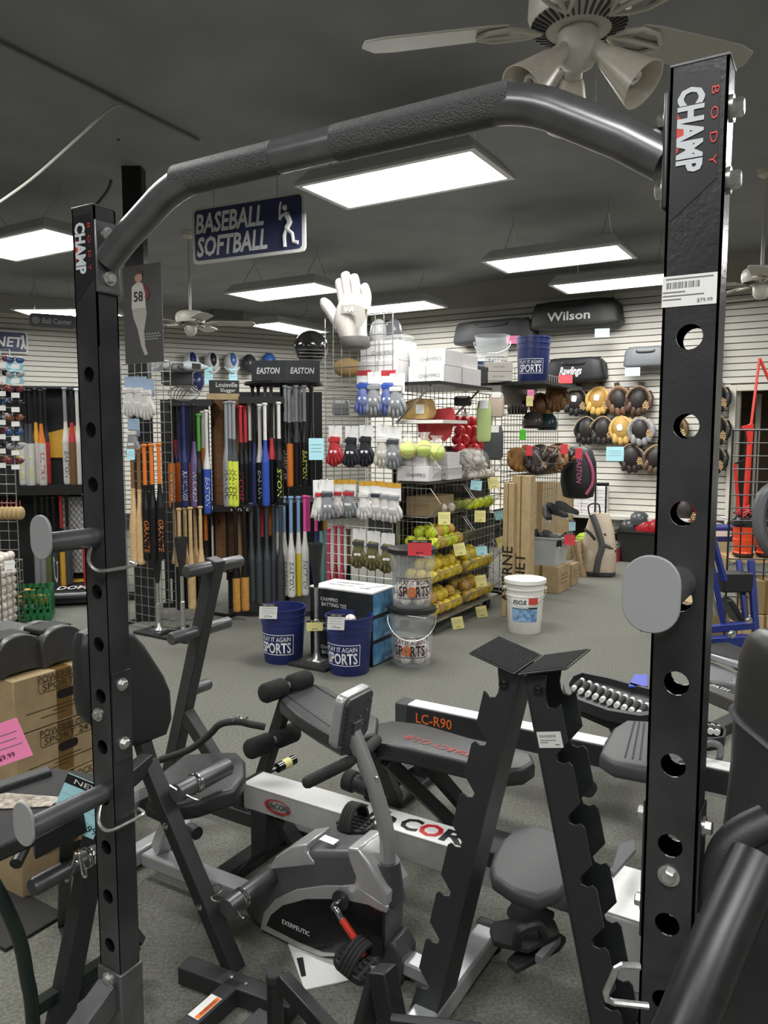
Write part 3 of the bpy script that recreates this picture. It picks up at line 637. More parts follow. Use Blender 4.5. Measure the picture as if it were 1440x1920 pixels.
b = MB(); b.lathe([(.028, 0), (.028, .006), (0, .006)], 18, 0, frame(ax+Vector((0, .008, 0)), (1, 0, 0), Z)); b.build('crank_boss', BLK2, bk)
cp_ = [ax, ax+Vector((0, -.03, 0)), L(bk, vp(V, cV-.12)(631, 1706)), L(bk, vp(V, cV-.12)(641, 1724)), L(bk, vp(V, cV-.12)(667, 1762)), L(bk, vp(V, cV-.12)(682, 1792))]
b = MB(); b.tube(smoothpath(cp_, 4), .0085, 12); ck = b.build('crank_arm', CHR, bk)
b = MB(); b.tube([cp_[3], cp_[4], cp_[5]], .0098, 12); b.build('red_sleeve', cm('d8402c', .35), ck)
pedal(pe, -.35, True)
pf = L(bk, vp(V, cV+.15)(667, 1548)); pedal(pf, .05, False)
b = MB(); b.tube([pf, L(bk, vp(V, cV+.11)(662, 1600))], .009, 10); b.build('crank_arm', CHR, bk)
# frame rails and stabilisers
ra = L(bk, fl(278, 1604, .07)); b = MB(); b.bar((ra.x, ra.y*.6, .07), (-.3, .01, .065), .07, .045); b.bar((-.3, .01, .06), (0, 0, .05), .06, .04); b.build('frame_rail', SILV, bk, bev=.006)
b = MB(); b.bb(-.035, .035, -.24, .24, .015, .075); b.build('stabiliser', SILV, bk, bev=.008)
b = MB(); b.bb(-.038, .038, -.27, -.235, .0, .08); b.build('end_cap', BLK2, bk, bev=.008)
b = MB(); b.bb(-.038, .038, .235, .27, .0, .08); b.build('end_cap', BLK2, bk, bev=.008)
pr = L(bk, fl(285, 1606)); b = MB(); b.bb(pr.x-.03, pr.x+.03, -.2, .25, .012, .07); b.build('stabiliser', SILV, bk, bev=.008)
b = MB(); b.bar(L(bk, fl(300, 1590, .1)), L(bk, fl(345, 1480, .38)), .05, .05); sp_ = b.build('seat_post', SILV, bk, bev=.005)
b = MB(); kk = L(bk, at(362, 1552, 2.5)); b.tube([kk, kk+Vector((.0, -.01, 0)), kk+Vector((.04, -.02, .0))], [.016, .022, .022], 12); b.build('adjust_knob', BLK2, sp_)
rpad('seat', [(272, 1500), (300, 1445), (345, 1412), (400, 1408), (445, 1408), (460, 1422), (461, 1452), (440, 1480), (370, 1502), (300, 1512)], hz(.43), Z*-.06, PAD, bk, .022)
cb = U.dot(fl(270, 1440, .47))
rpad('backrest', [(158, 1215), (165, 1190), (185, 1180), (222, 1178), (253, 1183), (277, 1210), (313, 1267), (325, 1298), (327, 1350), (317, 1380), (262, 1402), (225, 1398), (190, 1367), (166, 1346), (160, 1318)], vp(U, cb), U*-.07, PAD, bk, .025)
b = MB(); b.bar(L(bk, fl(300, 1500, .36)), L(bk, vp(U, cb-.08)(240, 1300)), .05, .03); b.build('back_strut', BLK2, bk)
b = MB(); hp = [L(bk, at(x, y, 2.62)) for x, y in [(300, 1425), (356, 1405), (392, 1378), (413, 1358), (445, 1353), (470, 1358), (497, 1363)]]; b.tube(smoothpath(hp), .0125, 12); hb = b.build('seat_handlebar', RUB, bk)
b = MB(); b.tube(smoothpath([L(bk, at(x, y, 2.6)) for x, y in [(436, 1352), (446, 1343), (456, 1350), (465, 1345)]]), .003, 6); b.build('spring_clip', CHR, hb)
# manual lying under the bike
mn = thing('instruction_manual', 'white printed manual lying on the carpet under the bike', 'booklet', fl(620, 1815), RZ)
pts = [L(mn, fl(x, y)) for x, y in ((540, 1772), (571, 1858), (742, 1822), (700, 1760))]
b = MB(); b.prism([(p.x, p.y) for p in pts], .004, 0, None, .001); b.build('cover', WPAPER, mn)
b = MB(); b.prism([tuple(L(mn, fl(x, y)))[:2] for x, y in ((556, 1800), (565, 1835), (574, 1833), (568, 1798))], .0006, 0, None, .0052); b.build('title_bar', INK, mn)
# ================================================================ PLATE TREE (near)
pt = thing('plate_tree', 'black A-frame plate tree with spring clips behind the left upright', 'plate tree', (-.41, 1.99, 0), RZ)
cT = V.dot(Vector((-.41, 1.99, 0))); pT = vp(V, cT)
a0 = L(pt, pT(276, 1428)); a1 = Vector((0, 0, .03))
b = MB(); b.bar(a0, a1, .038, .05, (0, 1, 0)); b.build('leg', BLK2, pt, bev=.003)
l0 = L(pt, at(196, 1580, 1.95)); l1 = L(pt, at(118, 1900, 1.8)); dl = (l1-l0); l1 = l0+dl*(l0.z/(l0.z-l1.z))
b = MB(); b.bar(l0+Vector((.0, 0, .12)), l1, .045, .055, (0, 1, 0)); b.build('leg', BLK2, pt, bev=.003)
b = MB(); b.bar(a0, l0+Vector((0, 0, .12)), .04, .05); b.build('top_bar', BLK2, pt, bev=.003)
b = MB(); b.bar(L(pt, fl(345, 1818, .03)), L(pt, fl(552, 1893, .03)), .055, .05); b.build('base_bar', BLK2, pt, bev=.004)
bb0 = L(pt, fl(445, 1852, .03)); b = MB(); b.bar(bb0, bb0+Vector((0, -.6, 0)), .05, .05); bs = b.build('base_rail', BLK2, pt, bev=.004)
wl_ = plate('warning_label', bs, bb0+Vector((0, -.12, .0262)), (0, 1, 0), (-1, 0, 0), .085, .036, WPAPER, .0006); b = MB(); b.box((.0, -.01, .0009), (.08, .014, .0003)); b.build('orange_band', cm('e8762c'), wl_)
text('WARNING', wl_, (0, -.01, .0012), (1, 0, 0), (0, 1, 0), INK, .012)
b = MB(); b.bar(L(pt, at(120, 1880, 1.85)), L(pt, at(255, 1765, 1.95)), .035, .035); b.build('cross_brace', BLK2, pt)
b = MB(); b.bar(L(pt, at(200, 1690, 2.0)), L(pt, at(262, 1770, 2.0)), .03, .03); b.build('cross_brace', BLK2, pt)
for x_, y_ in ((0.03, .03), (-.02, .03)):
    b = MB(); bolt(b, bb0+Vector((x_, .0, .025)), (0, 0, 1), .006, .006); b.build('bolt', CHR, pt)
for q in (.3, .68):
    b = MB(); bolt(b, a0.lerp(a1, q)+Vector((0, -.026, 0)), (0, -1, 0), .007, .006); b.build('bolt', CHR, pt)
def clip(parent, c, d, r=.027):
    d = Vector(d).normalized(); x = d.orthogonal().normalized(); y = d.cross(x); b = MB()
    b.tube([c+(x*math.cos(i*.5)+y*math.sin(i*.5))*r+d*(i*.0006) for i in range(30)], .0024, 6); b.build('spring_clip', CHR, parent)
def clip_ends(parent, pts): b = MB(); b.tube(smoothpath(pts, 4), .0026, 6); b.build('clip_handle', CHR, parent)
def peg(tree, px0, px1, Y0, r=.027, clipat=None):
    a = L(tree, at(*px0, Y0)); dV = Vector((0, 1, 0)); r2 = ray(*px1)
    # end point on the ray nearest to the line along V
    e = Vector((0, 0, EYE)); o_ = at(*px0, Y0); bestt = None; bs_ = 1e9
    for i in range(-60, 61):
        t = i*.008; p = o_+V*t; q = at(px1[0], px1[1], p.y); dd = (p-q).length
        if dd < bs_: bs_ = dd; bestt = t
    c_ = a+dV*bestt; s_ = math.copysign(1, bestt)
    b = MB(); b.tube([a, c_-dV*s_*.006, c_], [r, r, r*.85], 20); o = b.build('weight_peg', GUN, tree)
    if clipat is not None: clip(o, a+dV*bestt*clipat, dV, r+.002)
    return a, c_, o
a, c_, o = peg(pt, (330, 1488), (412, 1402), 2.1, .027, .3); clip_ends(o, [L(pt, at(x, y, 2.1)) for x, y in ((318, 1472), (345, 1488), (372, 1500), (376, 1490), (368, 1487))])
a, c_, o = peg(pt, (425, 1705), (500, 1628), 2.0, .027, .25); clip_ends(o, [L(pt, at(x, y, 2.0)) for x, y in ((440, 1700), (452, 1718), (456, 1722))])
clip_ends(o, [L(pt, at(x, y, 2.02)) for x, y in ((398, 1662), (410, 1658), (416, 1668), (396, 1682), (404, 1690), (424, 1690))])
a, c_, o = peg(pt, (205, 1585), (22, 1604), 1.92, .0225, .35); clip_ends(o, [L(pt, at(x, y, 1.8)) for x, y in ((142, 1600), (128, 1640), (124, 1652), (130, 1648), (144, 1615))]); clip_ends(o, [L(pt, at(x, y, 1.8)) for x, y in ((148, 1600), (155, 1640), (162, 1645), (160, 1632), (150, 1608))])
# ================================================================ PLATE TREE (far)
p0 = at(405, 1048, 2.95); cF = V.dot(p0)
pf_ = thing('plate_tree', 'grey-black plate tree with leaning square post left of the blue buckets', 'plate tree', (p0.x, p0.y, 0), RZ)
tp = L(pf_, p0); lo_ = L(pf_, pl(322, 1440, V, cF)); dd = lo_-tp; ft = tp+dd*(tp.z/(tp.z-lo_.z))
b = MB(); b.bar(tp, ft, .055, .055, (0, 1, 0)); b.build('post', mat('tree_grey', (.03, .032, .034), .42), pf_, bev=.004)
b = MB(); b.bb(ft.x-.04, ft.x+.04, -.3, .3, 0, .055); b.build('base_bar', BLK2, pf_, bev=.004)
b = MB(); b.bb(ft.x, ft.x+.8, -.03, .03, 0, .055); b.bar((ft.x+.45, 0, .04), tp.lerp(ft, .62), .05, .05, (0, 1, 0)); b.build('brace', BLK2, pf_, bev=.004)
for z, ln in ((1.0, .15), (.735, .16), (.47, .12)):
    q = tp+(ft-tp)*((tp.z-z)/tp.z)
    for s in (-1, 1):
        if z < .5 and s < 0: continue
        b = MB(); b.tube([q+Vector((0, s*.02, 0)), q+Vector((0, s*ln-.006*s, 0)), q+Vector((0, s*ln, 0))], [.0245, .0245, .021], 20); b.build('weight_peg', GUN, pf_)
# ================================================================ WHITE ROWER
r1 = fl(456, 1469, .27); ro = thing('rowing_machine', 'rowing machine with a white-topped beam lettered in black and red', 'rowing machine', (r1.x, r1.y, 0), RZ)
RW_ = (fl(495, 1447, .27)-r1).length*.97; RH = .088
ALU = mat('brushed_aluminium', (.55, .55, .54), .36, metal=.45, noise=.04, scale=30); BEAMW = mat('beam_white', (.80, .80, .78), .35)
b = MB(); b.bb(0, 1.9, 0, RW_, .27-RH, .269); be = b.build('beam', ALU, ro, bev=.002)
b = MB(); b.bb(-.001, 1.9, -.001, RW_+.001, .268, .271); b.build('top_strip', BEAMW, be)
b = MB(); b.bb(-.02, 0, -.004, RW_+.004, .27-RH-.004, .272); b.build('end_cap', BLK2, be, bev=.004)
MB_ = frame((.155, -.0015, .27-RH*.55), (1, 0, 0), Z)
b = MB(); n = 30; out = [(.058*math.cos(2*math.pi*i/n), .026*math.sin(2*math.pi*i/n)) for i in range(n)]
b.add([(x, y, 0) for x, y in out]+[(x*.8+.006, y*.72+.003, 0) for x, y in out], [(i, (i+1) % n, n+(i+1) % n, n+i) for i in range(n)], 0, MB_); b.build('oval_logo', cm('b23a3f'), be, smooth=0)
text('LifeCORE', be, (.16, -.0015, .27-RH*.52), (1, 0, 0), Z, INK, .03, width=.098, bold=.015); text('Fitness', be, (.165, -.0015, .27-RH*.8), (1, 0, 0), Z, INK, .014)
text('Life', be, (.53, RW_*.5, .2715), (1, 0, 0), (0, 1, 0), INK, .1, bold=.03, lift=.0005, width=.15); text('C', be, (.655, RW_*.5, .2715), (1, 0, 0), (0, 1, 0), INK, .1, bold=.03, lift=.0005)
text('O', be, (.728, RW_*.5, .2715), (1, 0, 0), (0, 1, 0), cm('c8262c'), .1, bold=.03, lift=.0005); text('RE', be, (.84, RW_*.5, .2715), (1, 0, 0), (0, 1, 0), INK, .1, bold=.03, lift=.0005, width=.14)
b = MB(); b.bb(.03, .1, .0, RW_, .03, .27-RH); b.build('stand_post', BLK2, ro, bev=.004)
b = MB(); b.bar((.11, .05, .26-RH), (.24, .05, .04), .06, .02); b.build('stand_brace', BLK2, ro)
b = MB(); b.bb(.02, .1, -.2, .32, .0, .05); b.build('stand_foot', GLOSS, ro, bev=.015)
rpad('sliding_seat', [(918, 1622), (926, 1595), (942, 1570), (967, 1550), (1010, 1545), (1050, 1560), (1075, 1600), (1075, 1640), (1050, 1668), (1010, 1682), (960, 1668), (923, 1643)], hz(.345), Z*-.045, mat('seat_grey', (.05, .051, .053), .5, bump=.05, scale=200), ro, .018)
b = MB(); b.bb(.86, 1.0, -.012, RW_+.012, .25, .30); b.build('seat_carriage', BLK2, ro, bev=.004)
fb = L(ro, fl(1118, 1690, .3)); b = MB(); b.bb(fb.x, fb.x+.4, fb.y-.05, fb.y+.18, .12, .31); b.build('flywheel_box', ALU, ro, bev=.01)
b = MB(); b.bb(fb.x-.001, fb.x+.4, fb.y-.051, fb.y+.181, .312, .315); b.build('flywheel_top', BEAMW, ro)
for k in range(3):
    trace('foot_plate', [[(918, 1752), (925, 1738), (1000, 1725), (1040, 1735), (1050, 1760), (990, 1790), (925, 1775)], [(950, 1810), (965, 1795), (1050, 1760), (1062, 1768), (1050, 1785), (968, 1828)], [(950, 1715), (960, 1700), (1010, 1705), (1040, 1720), (1030, 1745), (960, 1735)]][k], hz([.16, .11, .15][k]), Z*.018, RUB, ro, bev=.004)
b = MB(); b.tube(smoothpath([L(ro, fl(x, y, z)) for x, y, z in [(968, 1775, .17), (975, 1745, .24), (1010, 1735, .24), (1020, 1760, .17)]]), .012, 8); b.build('foot_strap', BLK2, ro)
b = MB(); b.bar(L(ro, fl(1010, 1800, .15)), L(ro, fl(1045, 1760, .15)), .02, .02); b.build('strap_buckle', GREY, ro)
trace('heel_rest', [(1145, 1640), (1160, 1590), (1190, 1580), (1192, 1600), (1150, 1648)], hz(.36), Z*.012, cm('4a4c4e'), ro, bev=.002)
# ================================================================ WEIGHT BENCH
q = fl(760, 1500); wb = thing('weight_bench', 'black padded weight bench with foam leg rollers and red lettering on the pad', 'weight bench', (q.x, q.y, 0), RZ)
rpad('back_pad', [(681, 1382), (690, 1366), (710, 1354), (735, 1350), (790, 1356), (885, 1383), (970, 1402), (998, 1414), (1003, 1428), (985, 1440), (945, 1444), (870, 1428), (760, 1402), (700, 1392)], hz(.455), Z*-.06, PAD, wb, .016)
p = L(wb, fl(820, 1398, .456)); text('MARCY CLUB', wb, p, (-1, .1, 0), (-.1, -1, 0), cm('b8322e'), .05, width=.26, lift=.001, shear=.2)
rpad('seat', [(524, 1312), (540, 1294), (586, 1280), (612, 1287), (660, 1316), (710, 1345), (705, 1375), (640, 1390), (600, 1368), (555, 1340)], hz(.52), Z*-.055, PAD, wb, .016)
b = MB(); b.tube([L(wb, fl(x, y, .521)) for x, y in [(538, 1304), (640, 1377)]], .0018, 6); b.build('seam', BLACK, wb)
b = MB(); b.tube([L(wb, fl(x, y, .521)) for x, y in [(588, 1284), (690, 1345)]], .0018, 6); b.build('seam', BLACK, wb)
pa = L(wb, at(538, 1310, 2.9)); pb_ = L(wb, at(497, 1440, 2.9)); d = pb_-pa; pb_ = pa+d*((pa.z-.02)/(pa.z-pb_.z))
b = MB(); b.bar(pa, pb_, .045, .045, (0, 1, 0)); b.build('leg_developer', BLK2, wb, bev=.003)
for (xa, ya, xb, yb, Y) in ((492, 1302, 580, 1271, 2.8), (464, 1407, 556, 1371, 2.75)):
    a = L(wb, at(xa, ya, Y)); m_ = (L(wb, at(xb, yb, Y+.2))-a); ln = .3; dv = Vector((0, 1, 0)); 
    b = MB(); c_ = a+m_; mid = (a+c_)/2
    for (s0, s1) in ((0, .46), (.54, 1)):
        e0, e1 = a.lerp(c_, s0), a.lerp(c_, s1); dr2 = (e1-e0).normalized()
        b2 = MB(); b2.tube([e0, e0+dr2*.006, e0+dr2*.016, e1-dr2*.016, e1-dr2*.006, e1], [.024, .033, .038, .038, .033, .024], 18); b2.build('foam_roller', FOAM, wb)
    b.tube([a+m_*.44, a+m_*.56], .014, 10); b.build('roller_axle', SILV, wb)
b = MB(); kk = L(wb, at(508, 1446, 2.95)); k2 = L(wb, at(552, 1424, 3.05)); b.tube([kk, kk.lerp(k2, .25), kk.lerp(k2, .26), k2], [.008, .008, .02, .02], 12); hn = b.build('spring_pin', GLOSS, wb)
b = MB(); b.tube([kk.lerp(k2, .5), kk.lerp(k2, .78)], .0205, 12); b.build('pin_label', YEL, hn)
for (xa, ya, za, xb, yb, zb_) in ((725, 1425, .39, 850, 1545, .05), (800, 1430, .39, 900, 1545, .05), (700, 1400, .40, 745, 1500, .03), (640, 1395, .46, 700, 1420, .4)):
    b = MB(); b.bar(L(wb, fl(xa, ya, za)), L(wb, fl(xb, yb, zb_)), .045, .045); b.build('frame_tube', BLACK, wb, bev=.003)
b = MB(); b.bar(L(wb, fl(690, 1490, .03)), L(wb, fl(790, 1430, .03)), .05, .05); b.build('floor_foot', BLACK, wb, bev=.004)
b = MB(); b.bar(L(wb, fl(820, 1560, .03)), L(wb, fl(905, 1505, .03)), .05, .05); b.build('floor_foot', BLACK, wb, bev=.004)
# ================================================================ BLACK ROWER
r2 = fl(752, 1320, .35); rb = thing('rowing_machine', 'rowing machine with a black beam bearing orange model lettering', 'rowing machine', (r2.x, r2.y, 0), RZ)
b = MB(); b.bb(0, 1.75, 0, .075, .26, .349); be = b.build('beam', BLK2, rb, bev=.004)
b = MB(); b.bb(.03, 1.75, .004, .079, .349, .353); b.build('top_strip', BEAMW, be)
b = MB(); b.bb(.02, 1.75, -.004, 0, .252, .264); b.build('lower_strip', ALU, be)
b = MB(); b.bb(-.03, .03, -.004, .079, .262, .354); b.build('end_cap', DGREY, be, bev=.006)
text('LC-R90', be, (.16, -.001, .305), (1, 0, 0), Z, cm('e0682a'), .06, width=.17, bold=.01)
b = MB(); b.bb(.06, .12, .01, .06, .03, .26); b.build('stand_post', BLK2, rb)
b = MB(); b.bb(.05, .13, -.22, .28, 0, .04); b.build('stand_foot', BLK2, rb, bev=.01)
b = MB(); b.bb(1.5, 1.58, -.22, .28, 0, .04); b.build('stand_foot', BLK2, rb, bev=.01)
b = MB(); b.bb(1.52, 1.56, .01, .06, .03, .26); b.build('stand_post', BLK2, rb)
RIB = mat('ribbed_seat', (.055, .056, .058), .5)
rpad('sliding_seat', [(1124, 1412), (1134, 1385), (1150, 1362), (1175, 1348), (1240, 1352), (1290, 1372), (1300, 1410), (1260, 1438), (1215, 1440), (1150, 1428)], hz(.43), Z*-.06, RIB, rb, .02)
for k in range(5):
    b = MB(); b.tube([L(rb, fl(1190+k*9, 1352+k*2, .431)), L(rb, fl(1172+k*14, 1420+k*2, .431))], .003, 6); b.build('seat_rib', DGREY, rb)
b = MB(); b.lathe([(.03, 0), (.03, .03), (0, .03)], 14, 0, frame(L(rb, fl(1105, 1475, .2)), (1, 0, 0), Z)); b.build('roller_wheel', BLK2, rb)
# ================================================================ ELLIPTICAL with roller pedals
q = fl(1210, 1420); el = thing('elliptical_trainer', 'black elliptical trainer with roller-bar foot trays behind the right upright', 'elliptical trainer', (q.x, q.y, 0), RZ)
def tray(pxs, z, rol, nm):
    pts = [L(el, fl(x, y, z)) for x, y in pxs]; c = sum(pts, Vector())/len(pts); b = MB()
    ins = [p+(c-p)*.13 for p in pts]
    b.loft([[p-Z*.045 for p in pts], pts, ins, [p-Z*.028 for p in ins]]); o = b.build('foot_tray', BLK2, el, smooth=30)
    for (x0, y0, x1, y1) in rol:
        a_, c_ = L(el, fl(x0, y0, z-.012)), L(el, fl(x1, y1, z-.012)); b = MB(); b.tube([a_, c_], .0115, 10)
        r_ = b.build('roller', WHITE, o)
        b = MB(); b.tube([a_.lerp(c_, .2), a_.lerp(c_, .8)], .013, 10); b.build('roller_sleeve', RUB, r_)
tray([(1056, 1280), (1066, 1264), (1085, 1257), (1140, 1268), (1205, 1286), (1260, 1300), (1262, 1335), (1200, 1342), (1140, 1332), (1085, 1312), (1060, 1298)], .40, [(1092+13.5*k, 1275+5.2*k, 1074+13.5*k, 1292+5.2*k) for k in range(10)], 1)
tray([(1290, 1352), (1320, 1350), (1352, 1356), (1362, 1368), (1358, 1382), (1330, 1386), (1290, 1382)], .40, [(1312+12*k, 1358+2*k, 1308+12*k, 1368+2*k) for k in range(4)], 2)
def slab(nm, pxs, z, t, mt, bev=.004): return trace(nm, pxs, hz(z), Z*-t, mt, el, bev=bev)
pd = slab('foot_pad', [(1290, 1186), (1320, 1192), (1370, 1205), (1402, 1218), (1408, 1230), (1390, 1238), (1350, 1228), (1290, 1212)], .52, .04, RUB, .008)
b = MB(); b.bar(L(el, fl(1285, 1213, .5)), L(el, fl(1405, 1252, .5)), .05, .03); b.build('side_rail', SILV, el, bev=.006)
slab('rear_cover', [(1300, 1232), (1340, 1242), (1385, 1262), (1380, 1282), (1340, 1276), (1300, 1262)], .47, .09, GREY, .012)
b = MB(); b.bar(L(el, fl(1305, 1290, .42)), L(el, fl(1400, 1330, .42)), .06, .06); b.build('pedal_arm', cm('4f4d48'), el, bev=.008)
b = MB(); b.bar(L(el, fl(1080, 1322, .33)), L(el, fl(1230, 1385, .30)), .06, .06); b.build('tray_arm', BLK2, el, bev=.008)
b = MB(); b.bar(L(el, fl(1150, 1350, .3)), L(el, fl(1180, 1420, .02)), .05, .05); b.build('support_leg', BLK2, el, bev=.006)
b = MB(); b.bar(L(el, fl(1200, 1440, .03)), L(el, fl(1420, 1330, .03)), .08, .06); b.build('base_frame', BLK2, el, bev=.01)
b = MB(); b.tube(smoothpath([L(el, fl(x, y, z)) for x, y, z in [(1310, 1420, .3), (1325, 1395, .4), (1350, 1400, .4), (1345, 1430, .33), (1320, 1450, .25)]]), .012, 8); b.build('foot_strap', GREY, el)
slab('white_panel', [(1312, 1412), (1350, 1420), (1345, 1436), (1312, 1430)], .3, .01, WHITE, .002)
text('PATH', el, L(el, fl(1350, 1290, .475)), (.9, -.5, 0), (.5, .9, 0), INKW, .035)
slab('blue_badge', [(1178, 1286), (1190, 1264), (1215, 1264), (1215, 1286)], .40, .01, cm('3f4fb8'), .002)
# ================================================================ FRAME IN THE LOWER MIDDLE
q = fl(640, 1920); ff = thing('bench_frame', 'black steel bench frame with a capped round post at the bottom of the picture', 'bench frame', (q.x, q.y-.25, 0), RZ)
pc = L(ff, at(515, 1822, 1.62)); b = MB(); b.tube([(pc.x, pc.y, 0), (pc.x, pc.y, pc.z-.012)], .019, 16); po_ = b.build('round_post', BLACK, ff)
b = MB(); b.tube([(pc.x, pc.y, pc.z-.018), (pc.x, pc.y, pc.z-.003), (pc.x, pc.y, pc.z)], [.0205, .0205, .018], 16); b.build('post_cap', RUB, po_)
b = MB(); b.bar(L(ff, at(530, 1838, 1.6)), L(ff, at(640, 1960, 1.45)), .028, .04); b.build('cross_tube', BLACK, ff, bev=.003)
b = MB(); b.bar(L(ff, at(716, 1815, 1.55)), L(ff, at(752, 2000, 1.5)), .045, .05, (0, 1, 0)); b.build('side_bracket', BLACK, ff, bev=.003)
b = MB(); b.bar(L(ff, at(712, 1818, 1.57)), L(ff, at(662, 2000, 1.55)), .03, .04); b.build('side_bracket', BLACK, ff, bev=.003)
b = MB(); b.tube([L(ff, at(735, 1912, 1.47)), L(ff, at(900, 1930, 1.42))], .012, 10); b.build('axle_tube', BLACK, ff)
# ================================================================ LEFT: BOX STACK, DUMBBELL BLOCKS, DECK
bx0 = Vector((-1.17, 2.36, 0)); BL, BWd, BH = .36, .42, .183
boxes = []
for k in range(4):
    t = thing('dumbbell_box', ['bottom cardboard dumbbell box of the stack at left', 'second cardboard dumbbell box from the floor at left', 'cardboard dumbbell box just under the top box of the stack at left', 'topmost cardboard dumbbell box carrying black adjustable dumbbells'][k], 'box', (bx0.x, bx0.y, k*BH), RZ+random.uniform(-.015, .015), 'stacked dumbbell boxes')
    b = MB(); b.bb(-BWd, 0, 0, BL, .002, BH-.002); b.build('carton', CARD, t, bev=.003)
    b = MB(); b.bb(-BWd, .0008, BL*.42, BL*.58, BH*.05, BH*.0+BH-.0015); b.build('tape_strip', TAPE, t)
    MM = frame((.001, BL/2, BH/2), (0, 1, 0), Z)
    b = MB(); b.prism(rrect(.075, .03, .013), .0012, 0, MM @ Matrix.Translation((.01, .004, 0))); b.build('hand_hole', mat('hole_dark', (.01, .008, .006), .9), t)
    IK = cm('4a3b24')
    text('POWERBLOCK', t, MM @ Vector((.005, .072, .0005)), (0, 1, 0), Z, IK, .034, width=.2); text('SPORT 24', t, MM @ Vector((.005, .043, .0005)), (0, 1, 0), Z, IK, .034, width=.17)
    b = MB(); outline(b, .2, .036, .01, .0018, .0015, 0, MM @ Matrix.Translation((.005, .043, 0)))
    for i in range(3): b.box((-.04+.07*(i % 2), -.03-.013*i, .001), (.2-.05*i, .0025, .0004), 0, MM)
    b.build('print', IK, t, smooth=0)
    boxes.append(t)
PB = mat('block_grey', (.045, .044, .043), .42, noise=.1, scale=20)
def pblock(px, py, Y, lab, rz=RZ, s=1.):
    q = fl(px, py, 4*BH); t = thing('dumbbell_block', lab, 'dumbbell', q, rz, 'adjustable dumbbell blocks')
    for yy in (-.06, .06):
        b = MB(); n = 12; out = [(-.075, 0), (-.04, .008), (.04, .008), (.075, 0), (.08, .06)]+[(.08*math.cos(a), .075+.055*math.sin(a)) for a in (math.pi*i/n for i in range(1, n))]+[(-.08, .06)]
        b.prism([(x*s, z*s) for x, z in out], .035*s, 0, frame((0, yy+.0175, 0), (1, 0, 0), Z)); b.build('end_plate', PB, t, bev=.004)
    for k in range(5):
        b = MB(); b.bb(-.07*s, .07*s, -.045, .045, .012+k*.02, .024+k*.02); b.build('weight_rail', BLK2, t)
    b = MB(); b.bb(-.06*s, .06*s, -.05, .05, .105, .125); b.build('top_strap', RUB, t, bev=.006)
pblock(12, 1258, 0, 'adjustable black dumbbell block nearer the front edge of the top box', RZ+1.62)
pblock(92, 1238, 0, 'adjustable black dumbbell block on the far end of the top box', RZ+1.6)
t = thing('dumbbell_case', 'flat black dumbbell stand tray behind the blocks on the top box', 'tray', fl(10, 1205, 4*BH), RZ); b = MB(); b.bb(-.12, .12, -.08, .1, 0, .05); b.build('case_body', PB, t, bev=.01); b = MB(); b.bb(-.1, .1, -.06, .08, .05, .058); b.build('case_lid', BLK2, t, bev=.004)
# treadmill-like folding deck in the left foreground
q = Vector((-1.0, 1.85, 0)); dk = thing('folding_deck', 'black folding exercise deck with printed strip at the left edge', 'exercise deck', q, RZ)
trace('deck_board', [(-120, 1505), (0, 1470), (95, 1438), (200, 1452), (215, 1470), (160, 1512), (60, 1560), (-120, 1640)], hz(.66), Z*-.035, RUB, dk, bev=.006)
trace('side_rail', [(-120, 1490), (0, 1462), (92, 1434), (97, 1444), (0, 1476), (-120, 1508)], hz(.675), Z*-.02, BLK2, dk, bev=.004)
mg = trace('printed_strip', [(-60, 1502), (12, 1488), (118, 1496), (95, 1512), (-60, 1520)], hz(.662), Z*.002, mat('print_mix', hexc('cfc6b4'), .5, c2=hexc('6b5f50'), scale=60), dk)
trace('front_edge', [(60, 1560), (160, 1512), (166, 1520), (64, 1572)], hz(.655), Z*-.05, BLACK, dk, bev=.004)
GRN = mat('green_black_tube', (.01, .017, .014), .35)
b = MB(); b.tube(smoothpath([L(dk, at(x, y, 1.72)) for x, y in [(-60, 1585), (-10, 1660), (22, 1725), (40, 1775), (50, 1830), (62, 1920), (75, 2250)]]), .0165, 14); b.build('frame_leg', GRN, dk)
b = MB(); b.tube([L(dk, at(60, 1560, 1.9)), L(dk, at(30, 1620, 1.8))], .016, 12); b.build('frame_leg', GRN, dk)
b = MB(); b.bar(L(dk, at(66, 1890, 1.75)), L(dk, at(250, 1770, 2.0)), .03, .03); b.build('floor_bar', GRN, dk)
b = MB(); b.bar(L(dk, fl(118, 1730, .0)), L(dk, fl(125, 1560, .58)), .03, .03); b.build('frame_leg', BLK2, dk)
price_tag('price_tag', at(152, 1512, 1.66), (.90, .05, -.42), (.40, -.12, .88), .108, .135, CYAN, 'light blue price tag hanging on the near plate tree peg', 'NEW', 0, '')
o_ = at(152, 1512, 1.66); x_ = Vector((.90, .05, -.42)).normalized(); y_ = Vector((.40, -.12, .88)).normalized(); tg = [o for o in bpy.data.objects if o.name.startswith('price_tag')][-1]
text('Impex', tg, x_*.02+y_*.03, x_, y_, INK, .018); text('$99.99', tg, x_*.02-y_*.048, x_, y_, INK, .026, bold=.01)
b = MB(); Mx = frame((0, 0, 0), x_, y_)
for k in range(3): b.box((0, .018-.026*k, .0014), (.1, .0006, .0002), 0, Mx)
b.build('ruled_lines', INKG, tg)
price_tag('price_tag', at(2, 1396, 1.75), (.93, .1, .30), (-.32, -.1, .92), .115, .10, PINK, 'pink price tag at the left edge in front of the boxes', None, 3, '$9.99')
b = MB(); q = fl(20, 1725); b.bb(-.3, .13, -.1, .1, 0, .012); tag(b.build('rubber_mat', RUB, None, bev=.003, loc=q), 'thin black rubber mat on the carpet by the box stack', 'mat').rotation_euler = (0, 0, RZ)
